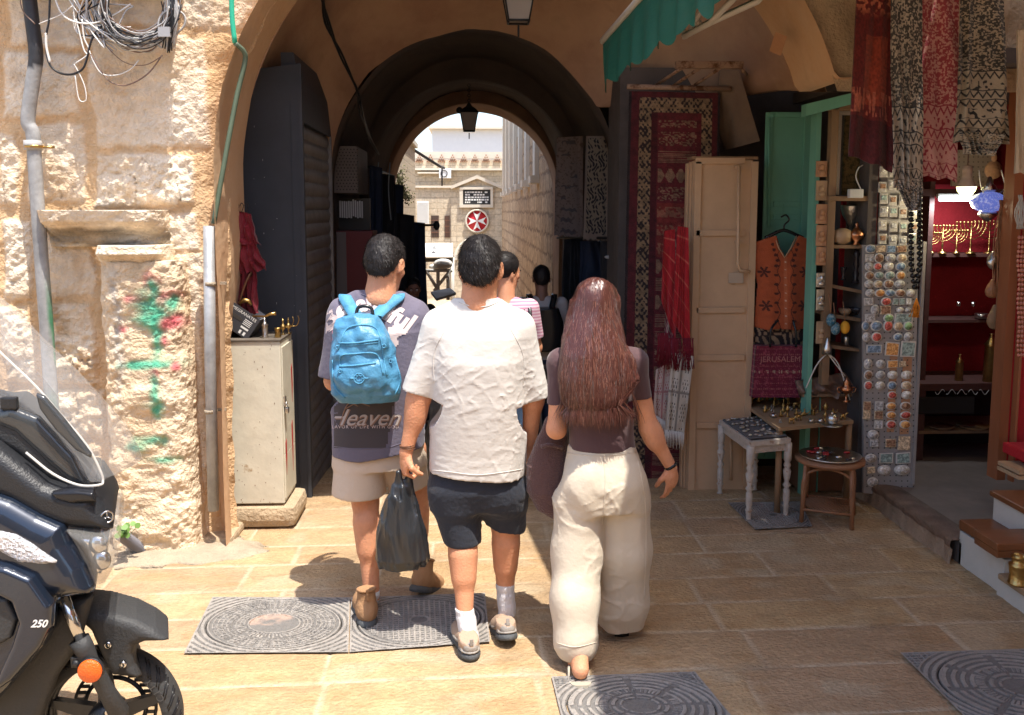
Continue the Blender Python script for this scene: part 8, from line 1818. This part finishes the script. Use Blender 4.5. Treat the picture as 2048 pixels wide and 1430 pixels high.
def puff(name, poly, m, parent, y=SY-.2, T=.2, infl=.03, R=14, step=2.6, tilt=0, shear=0):
    """moulded panel: outline in photo pixels at its near face, rounded towards the rim, real thickness 2T"""
    xs_ = [p[0] for p in poly]; ys_ = [p[1] for p in poly]; X, Yp = np.meshgrid(np.arange(min(xs_)-step, max(xs_)+step*2, step), np.arange(min(ys_)-step, max(ys_)+step*2, step)); ins = inside(poly, X, Yp)
    q = (ins[:-1, :-1].astype(int)+ins[1:, :-1]+ins[1:, 1:]+ins[:-1, 1:]) >= 3; use = np.zeros(X.shape, bool)
    for a in (0, 1):
        for b in (0, 1): use[a:use.shape[0]-1+a, b:use.shape[1]-1+b] |= q
    idx = np.full(X.shape, -1); idx[use] = np.arange(use.sum()); j, i = np.nonzero(q); F = np.stack([idx[j, i], idx[j+1, i], idx[j+1, i+1], idx[j, i+1]], 1)
    P = np.stack([X[use], Yp[use]], 1).astype(float); best = np.full(len(P), 1e9); near = P.copy()
    for k in range(len(poly)):
        a = np.array(poly[k], float); b = np.array(poly[(k+1) % len(poly)], float); d = b-a; t = np.clip(((P-a)@d)/max(1e-9, d@d), 0, 1); c = a+t[:, None]*d; dist = np.linalg.norm(P-c, axis=1); m_ = dist < best; best[m_] = dist[m_]; near[m_] = c[m_]
    e = {}
    for fc in F:
        for k in range(4):
            a, b = fc[k], fc[(k+1) % 4]
            if (b, a) in e: del e[(b, a)]
            else: e[(a, b)] = 1
    bd = np.array(sorted({a for ab in e for a in ab})); P[bd] = near[bd]; best[bd] = 0
    h = infl*np.sqrt(1-(1-np.clip(best/R, 0, 1))**2); V = []
    for (px, py), hh in zip(P, h):
        p = PY(px, py, y); V.append((p.x, y-hh+tilt*(p.x+1.4)+shear*(p.z-.8), p.z))
    V = np.array(V); Vb = V.copy(); Vb[:, 0] -= .34*2*T; Vb[:, 1] = 2*(y+T)-V[:, 1]+2*(tilt*(V[:, 0]+1.4)+shear*(V[:, 2]-.8)); N = len(V); S = np.array([(a, a+N, b+N, b) for a, b in e])
    return link(name, mesh_np(name, np.concatenate([V, Vb]), np.concatenate([F, F[:, ::-1]+N, S])), m, parent)
bodyp = puff("front_fairing", [(-260, 930), (-60, 955), (0, 984), (31, 995), (84, 1026), (131, 1047), (142, 1079), (173, 1126), (191, 1168), (189, 1183), (126, 1191), (115, 1210), (113, 1252), (94, 1288), (31, 1362), (0, 1396), (-60, 1430), (-260, 1440)], "paint_navy", sc, y=SY-.22, T=.22, infl=.06, R=46)
puff("side_panel", [(-20, 1120), (20, 1128), (70, 1150), (108, 1205), (108, 1250), (88, 1290), (30, 1356), (-20, 1390), (28, 1285), (42, 1240), (28, 1200), (-20, 1176)], "paint_navy", sc, y=SY-.285, T=.28, infl=.03, R=12)
puff("intake_recess", [(-40, 1190), (14, 1198), (34, 1238), (22, 1276), (-40, 1310)], "plastic_matt", sc, y=SY-.288, T=.28, infl=.006, R=8)
puff("inner_guard", [(60, 1280), (113, 1225), (128, 1195), (190, 1186), (160, 1290), (120, 1345), (80, 1450), (-40, 1480), (-40, 1390)], "plastic_matt", sc, y=SY-.14, T=.14, infl=.03, R=22)
puff("upper_fairing", [(-260, 860), (-60, 862), (0, 884), (52, 925), (100, 962), (150, 978), (191, 984), (208, 1010), (222, 1034), (228, 1056), (199, 1052), (140, 1050), (90, 1030), (31, 997), (0, 986), (-60, 960), (-260, 935)], "paint_black", sc, y=SY-.18, T=.18, infl=.05, R=26)
puff("nose_recess", [(100, 985), (150, 982), (186, 986), (192, 1003), (140, 1006), (112, 998)], "bead_black", sc, y=SY-.232, T=.2, infl=.004, R=6)
puff("cowl", [(-260, 760), (-60, 800), (0, 815), (30, 812), (60, 835), (110, 880), (150, 925), (186, 975), (150, 975), (100, 955), (40, 905), (-60, 850), (-260, 840)], "plastic_matt", sc, y=SY-.12, T=.12, infl=.04, R=20)
hl_ = puff("headlight", [(131, 1050), (157, 1052), (205, 1060), (234, 1060), (239, 1094), (229, 1131), (209, 1166), (191, 1163), (178, 1126), (152, 1079)], "lamp_glass", sc, y=SY-.20, T=.2, infl=.05, R=26)
puff("reflector_bowl", [(160, 1066), (200, 1068), (216, 1090), (212, 1128), (200, 1150), (188, 1128), (176, 1096)], "reflector_silver", hl_, y=SY-.17, T=.17, infl=.03, R=12)
mb = MB()
for px, py in ((196, 1088), (204, 1120)): mb.ell(PY(px, py, SY-.2), (.028, .02, .032), n=12)
mb.build("bulb_lens", "chrome", hl_)
puff("turn_signal", [(-60, 1046), (0, 1056), (37, 1065), (73, 1086), (123, 1126), (80, 1127), (42, 1124), (0, 1100), (-60, 1076)], "lens_facets", sc, y=SY-.272, T=.26, infl=.02, R=14)
puff("windscreen", [(-160, 560), (-60, 640), (0, 704), (68, 769), (115, 822), (173, 890), (200, 940), (206, 962), (198, 970), (157, 970), (105, 947), (52, 905), (-60, 850), (-160, 820)], "clear_screen", sc, y=SY-.17, T=.004, infl=.03, R=60, shear=.12)
puff("windscreen", [(-160, 560), (-60, 640), (0, 704), (68, 769), (115, 822), (173, 890), (200, 940), (206, 962), (198, 970), (157, 970), (105, 947), (52, 905), (-60, 850), (-160, 820)], "clear_screen", sc, y=SY+.15, T=.004, infl=-.02, R=60, shear=-.12) if False else None
mb = MB(); top = [(-160, 560), (-60, 640), (0, 704), (68, 769), (115, 822), (173, 890), (200, 940), (206, 962)]; A_ = [PY(px, py, SY-.17) for px, py in top]
V = []; 
for p in A_:
    for k in range(9): t_ = k/8; V.append((p.x+.05*sin(pi*t_), SY-.17+.34*t_+.12*(p.z-.8)*(1-2*t_), p.z+.012*sin(pi*t_)))
F = [(i*9+k, i*9+k+1, i*9+k+10, i*9+k+9) for i in range(7) for k in range(8)]; link("windscreen_front", mesh_np("wf", V, F), "clear_screen", sc)
puff("dark_screen_panel", [(-60, 790), (0, 816), (26, 811), (79, 832), (152, 911), (183, 973), (141, 963), (105, 932), (31, 863), (-60, 826)], "smoked_screen", sc, y=SY-.15, T=.006, infl=.02, R=20)
puff("screen_visor", [(71, 785), (90, 792), (130, 838), (184, 908), (182, 916), (152, 900), (110, 858), (80, 818)], "smoked_screen", sc, y=SY-.19, T=.004, infl=.008, R=10)
mb = MB(); mb.tube(bez(A_+[PY(198, 970, SY-.19), PY(157, 970, SY-.2), PY(105, 947, SY-.2), PY(52, 905, SY-.19)], 5), .004, 6); mb.build("screen_edge", "screen_rim", sc)
mb = MB(); q = PY(19, 806, SY-.16); mb.box(q, (.05, .02, .04), bev=.006); mb.build("visor_clip", "paint_black", sc)
fn_ = puff("front_fender", [(140, 1222), (175, 1216), (215, 1220), (273, 1236), (312, 1256), (341, 1279), (315, 1280), (290, 1281), (274, 1288), (269, 1302), (272, 1325), (284, 1352), (255, 1350), (228, 1347), (205, 1305), (185, 1258), (165, 1240)], "plastic_matt", sc, y=SY-.075, T=.075, infl=.03, R=20)
for px, py in ((216, 1290), (246, 1329)): mb = MB(); mb.lathe([(.012, -.004), (.012, .003), (.008, .006), (.004, .004)], n=14, T=Matrix.Translation(PY(px, py, SY-.11)) @ Matrix.Rotation(pi/2, 4, 'X')); mb.build("fender_bolt", "chrome", fn_)
hub = PY(218, 1430, SY); RW = 150/FPX*SY
def wheel(hub, RW, label=None):
    w = bpy.data.objects.new("wheel", None); C.objects.link(w); w.location = hub; setpar(w, sc)
    TX = Matrix.Rotation(pi/2, 4, 'X'); mb = MB(); pr = [(-.052, .80), (-.056, .86), (-.048, .94), (-.028, .985), (0, 1.0), (.028, .985), (.048, .94), (.056, .86), (.052, .80)]; n = 72; V = []; F = []
    for i in range(n):
        a = 2*pi*i/n
        for yy, rr in pr: V.append((hub.x+cos(a)*RW*rr, hub.y+yy, hub.z+sin(a)*RW*rr))
    for i in range(n):
        for k in range(8): F.append((i*9+k, i*9+k+1, ((i+1) % n)*9+k+1, ((i+1) % n)*9+k))
    link("tyre", mesh_np("tyre", V, F), "tyre", w)
    mb = MB()
    for i in range(34):
        a = 2*pi*i/34
        for k in range(2): a2 = a+.05*k; mb.tube([(hub.x+cos(a2+.07*t)*RW*r_, hub.y+yy, hub.z+sin(a2+.07*t)*RW*r_) for t, (yy, r_) in enumerate(((-.053, .90), (-.047, .95), (-.030, .988), (-.008, 1.002)))], .0022, 4)
    mb.build("tread_groove", "bead_black", w)["kind"] = "stuff"
    mb = MB(); mb.torus(hub, RW*.79, .012, T=TX, n=56); mb.torus(hub+Vector((0, -.035, 0)), RW*.80, .007, T=TX, n=56); mb.torus(hub+Vector((0, .035, 0)), RW*.80, .007, T=TX, n=56); mb.lathe([(RW*.2, -.05), (RW*.24, -.03), (RW*.24, .03), (RW*.2, .05)], n=24, T=Matrix.Translation(hub) @ TX)
    for k in range(5):
        a = radians(20+72*k); u = Vector((cos(a), 0, sin(a))); s_ = Vector((-sin(a), 0, cos(a))); y_ = Vector((0, .014, 0)); mb.prism([hub+u*RW*.18-s_*.028-y_, hub+u*RW*.78-s_*.013-y_, hub+u*RW*.78+s_*.013-y_, hub+u*RW*.18+s_*.028-y_], y_*2)
    mb.build("rim", "alloy_dark", w)
    mb = MB()
    for k in range(30): a = 2*pi*k/30; mb.box(hub+Vector((cos(a)*RW*.5, .06, sin(a)*RW*.5)), (.03, .004, .012)); 
    mb.torus(hub+Vector((0, .06, 0)), RW*.56, .006, T=TX, n=40, m=5); mb.torus(hub+Vector((0, .06, 0)), RW*.42, .008, T=TX, n=40, m=5); mb.build("brake_disc", "alloy_dark", w)
    for k, ch in enumerate("CITY"):
        a = radians(28-k*-7.0+5) if False else radians(24+k*6.2); c = hub+Vector((cos(a)*RW*.87, -.0575, sin(a)*RW*.87)); text(ch, "tread_grey" if "tread_grey" in M else mat("tread_grey", (.075, .075, .075), rough=.7), basis(c, Vector((-sin(a), 0, cos(a)))*1, Vector((-cos(a), 0, -sin(a)))), .034, w)
    return w
wheel(hub, RW); wheel(hub+Vector((-1.4, 0, .0)), RW)
mb = MB(); a, b_ = PY(125, 1192, SY-.20), PY(166, 1290, SY-.20); mb.tube([a, b_], .0185, 16); mb.build("fork_tube", "chrome", sc)
mb = MB(); mb.tube([PY(158, 1278, SY-.20), PY(168, 1296, SY-.20), PY(182, 1325, SY-.19), PY(212, 1380, SY-.16), PY(238, 1424, SY-.13), PY(244, 1440, SY-.12)], [.031, .030, .024, .026, .032, .02], 14); mb.tube([PY(218, 1430, SY-.13), PY(218, 1430, SY)], .02, 12); mb.build("fork_leg", "plastic_matt", sc)
mb = MB(); mb.lathe([(.017, 0), (.017, .012), (.009, .014), (.007, .006)], n=16, T=Matrix.Translation(PY(222, 1423, SY-.135)) @ Matrix.Rotation(pi/2, 4, 'X')); mb.build("axle_bolt", "chrome", sc)
q = PY(180, 1342, SY-.235); mb = MB(); mb.lathe([(.037, -.006), (.037, .004), (.034, .008)], n=30, T=Matrix.Translation(q) @ Matrix.Rotation(pi/2, 4, 'X')); rf = mb.build("side_reflector", "reflector_orange", sc)
mb = MB(); mb.lathe([(.039, -.012), (.0395, .001), (.037, .002)], n=30, T=Matrix.Translation(q+Vector((0, .004, 0))) @ Matrix.Rotation(pi/2, 4, 'X')); mb.box(q+Vector((-.04, .02, .02)), (.05, .012, .035), bev=.004); mb.ell(q+Vector((-.048, .012, .018)), (.012, .008, .012)); mb.build("reflector_bracket", "paint_black", rf)
b = bvh(bodyp); bs_ = [o for o in kids(sc) if o.name.startswith("side_panel")][0]; draw_on(bvh(bs_), "250", "sign_white", 77, 1248, 21, bs_, bold=.6, shear=.4, off=.002)
q = PY(214, 1034, SY-.20); mb = MB(); TT = Matrix.Rotation(radians(35), 4, 'Z') @ Matrix.Rotation(pi/2, 4, 'X'); mb.torus(q, .018, .003, T=TT, n=24, m=6)
for k in range(3): a = radians(90+120*k); mb.tube([q, q+(TT @ Vector((cos(a)*.018, sin(a)*.018, 0)))], .0022, 5)
mb.build("nose_emblem", "chrome", sc)
puff("seat", [(-1300, 900), (-1100, 850), (-800, 870), (-480, 960), (-470, 1010), (-800, 985), (-1250, 960)], "paint_black", sc, y=SY-.16, T=.16, infl=.05, R=40, step=8)
puff("rear_body", [(-1300, 950), (-800, 980), (-460, 1010), (-400, 1200), (-260, 1330), (-240, 1440), (-700, 1450), (-900, 1300), (-1250, 1080)], "paint_navy", sc, y=SY-.2, T=.2, infl=.06, R=50, step=8)
mb = MB(); hb = PY(-120, 800, SY); mb.tube([hb+Vector((-.05, -.34, .1)), hb+Vector((0, -.12, .05)), hb+Vector((0, .12, .05)), hb+Vector((-.05, .34, .1))], .013, 8); mb.build("handlebar", "paint_black", sc)
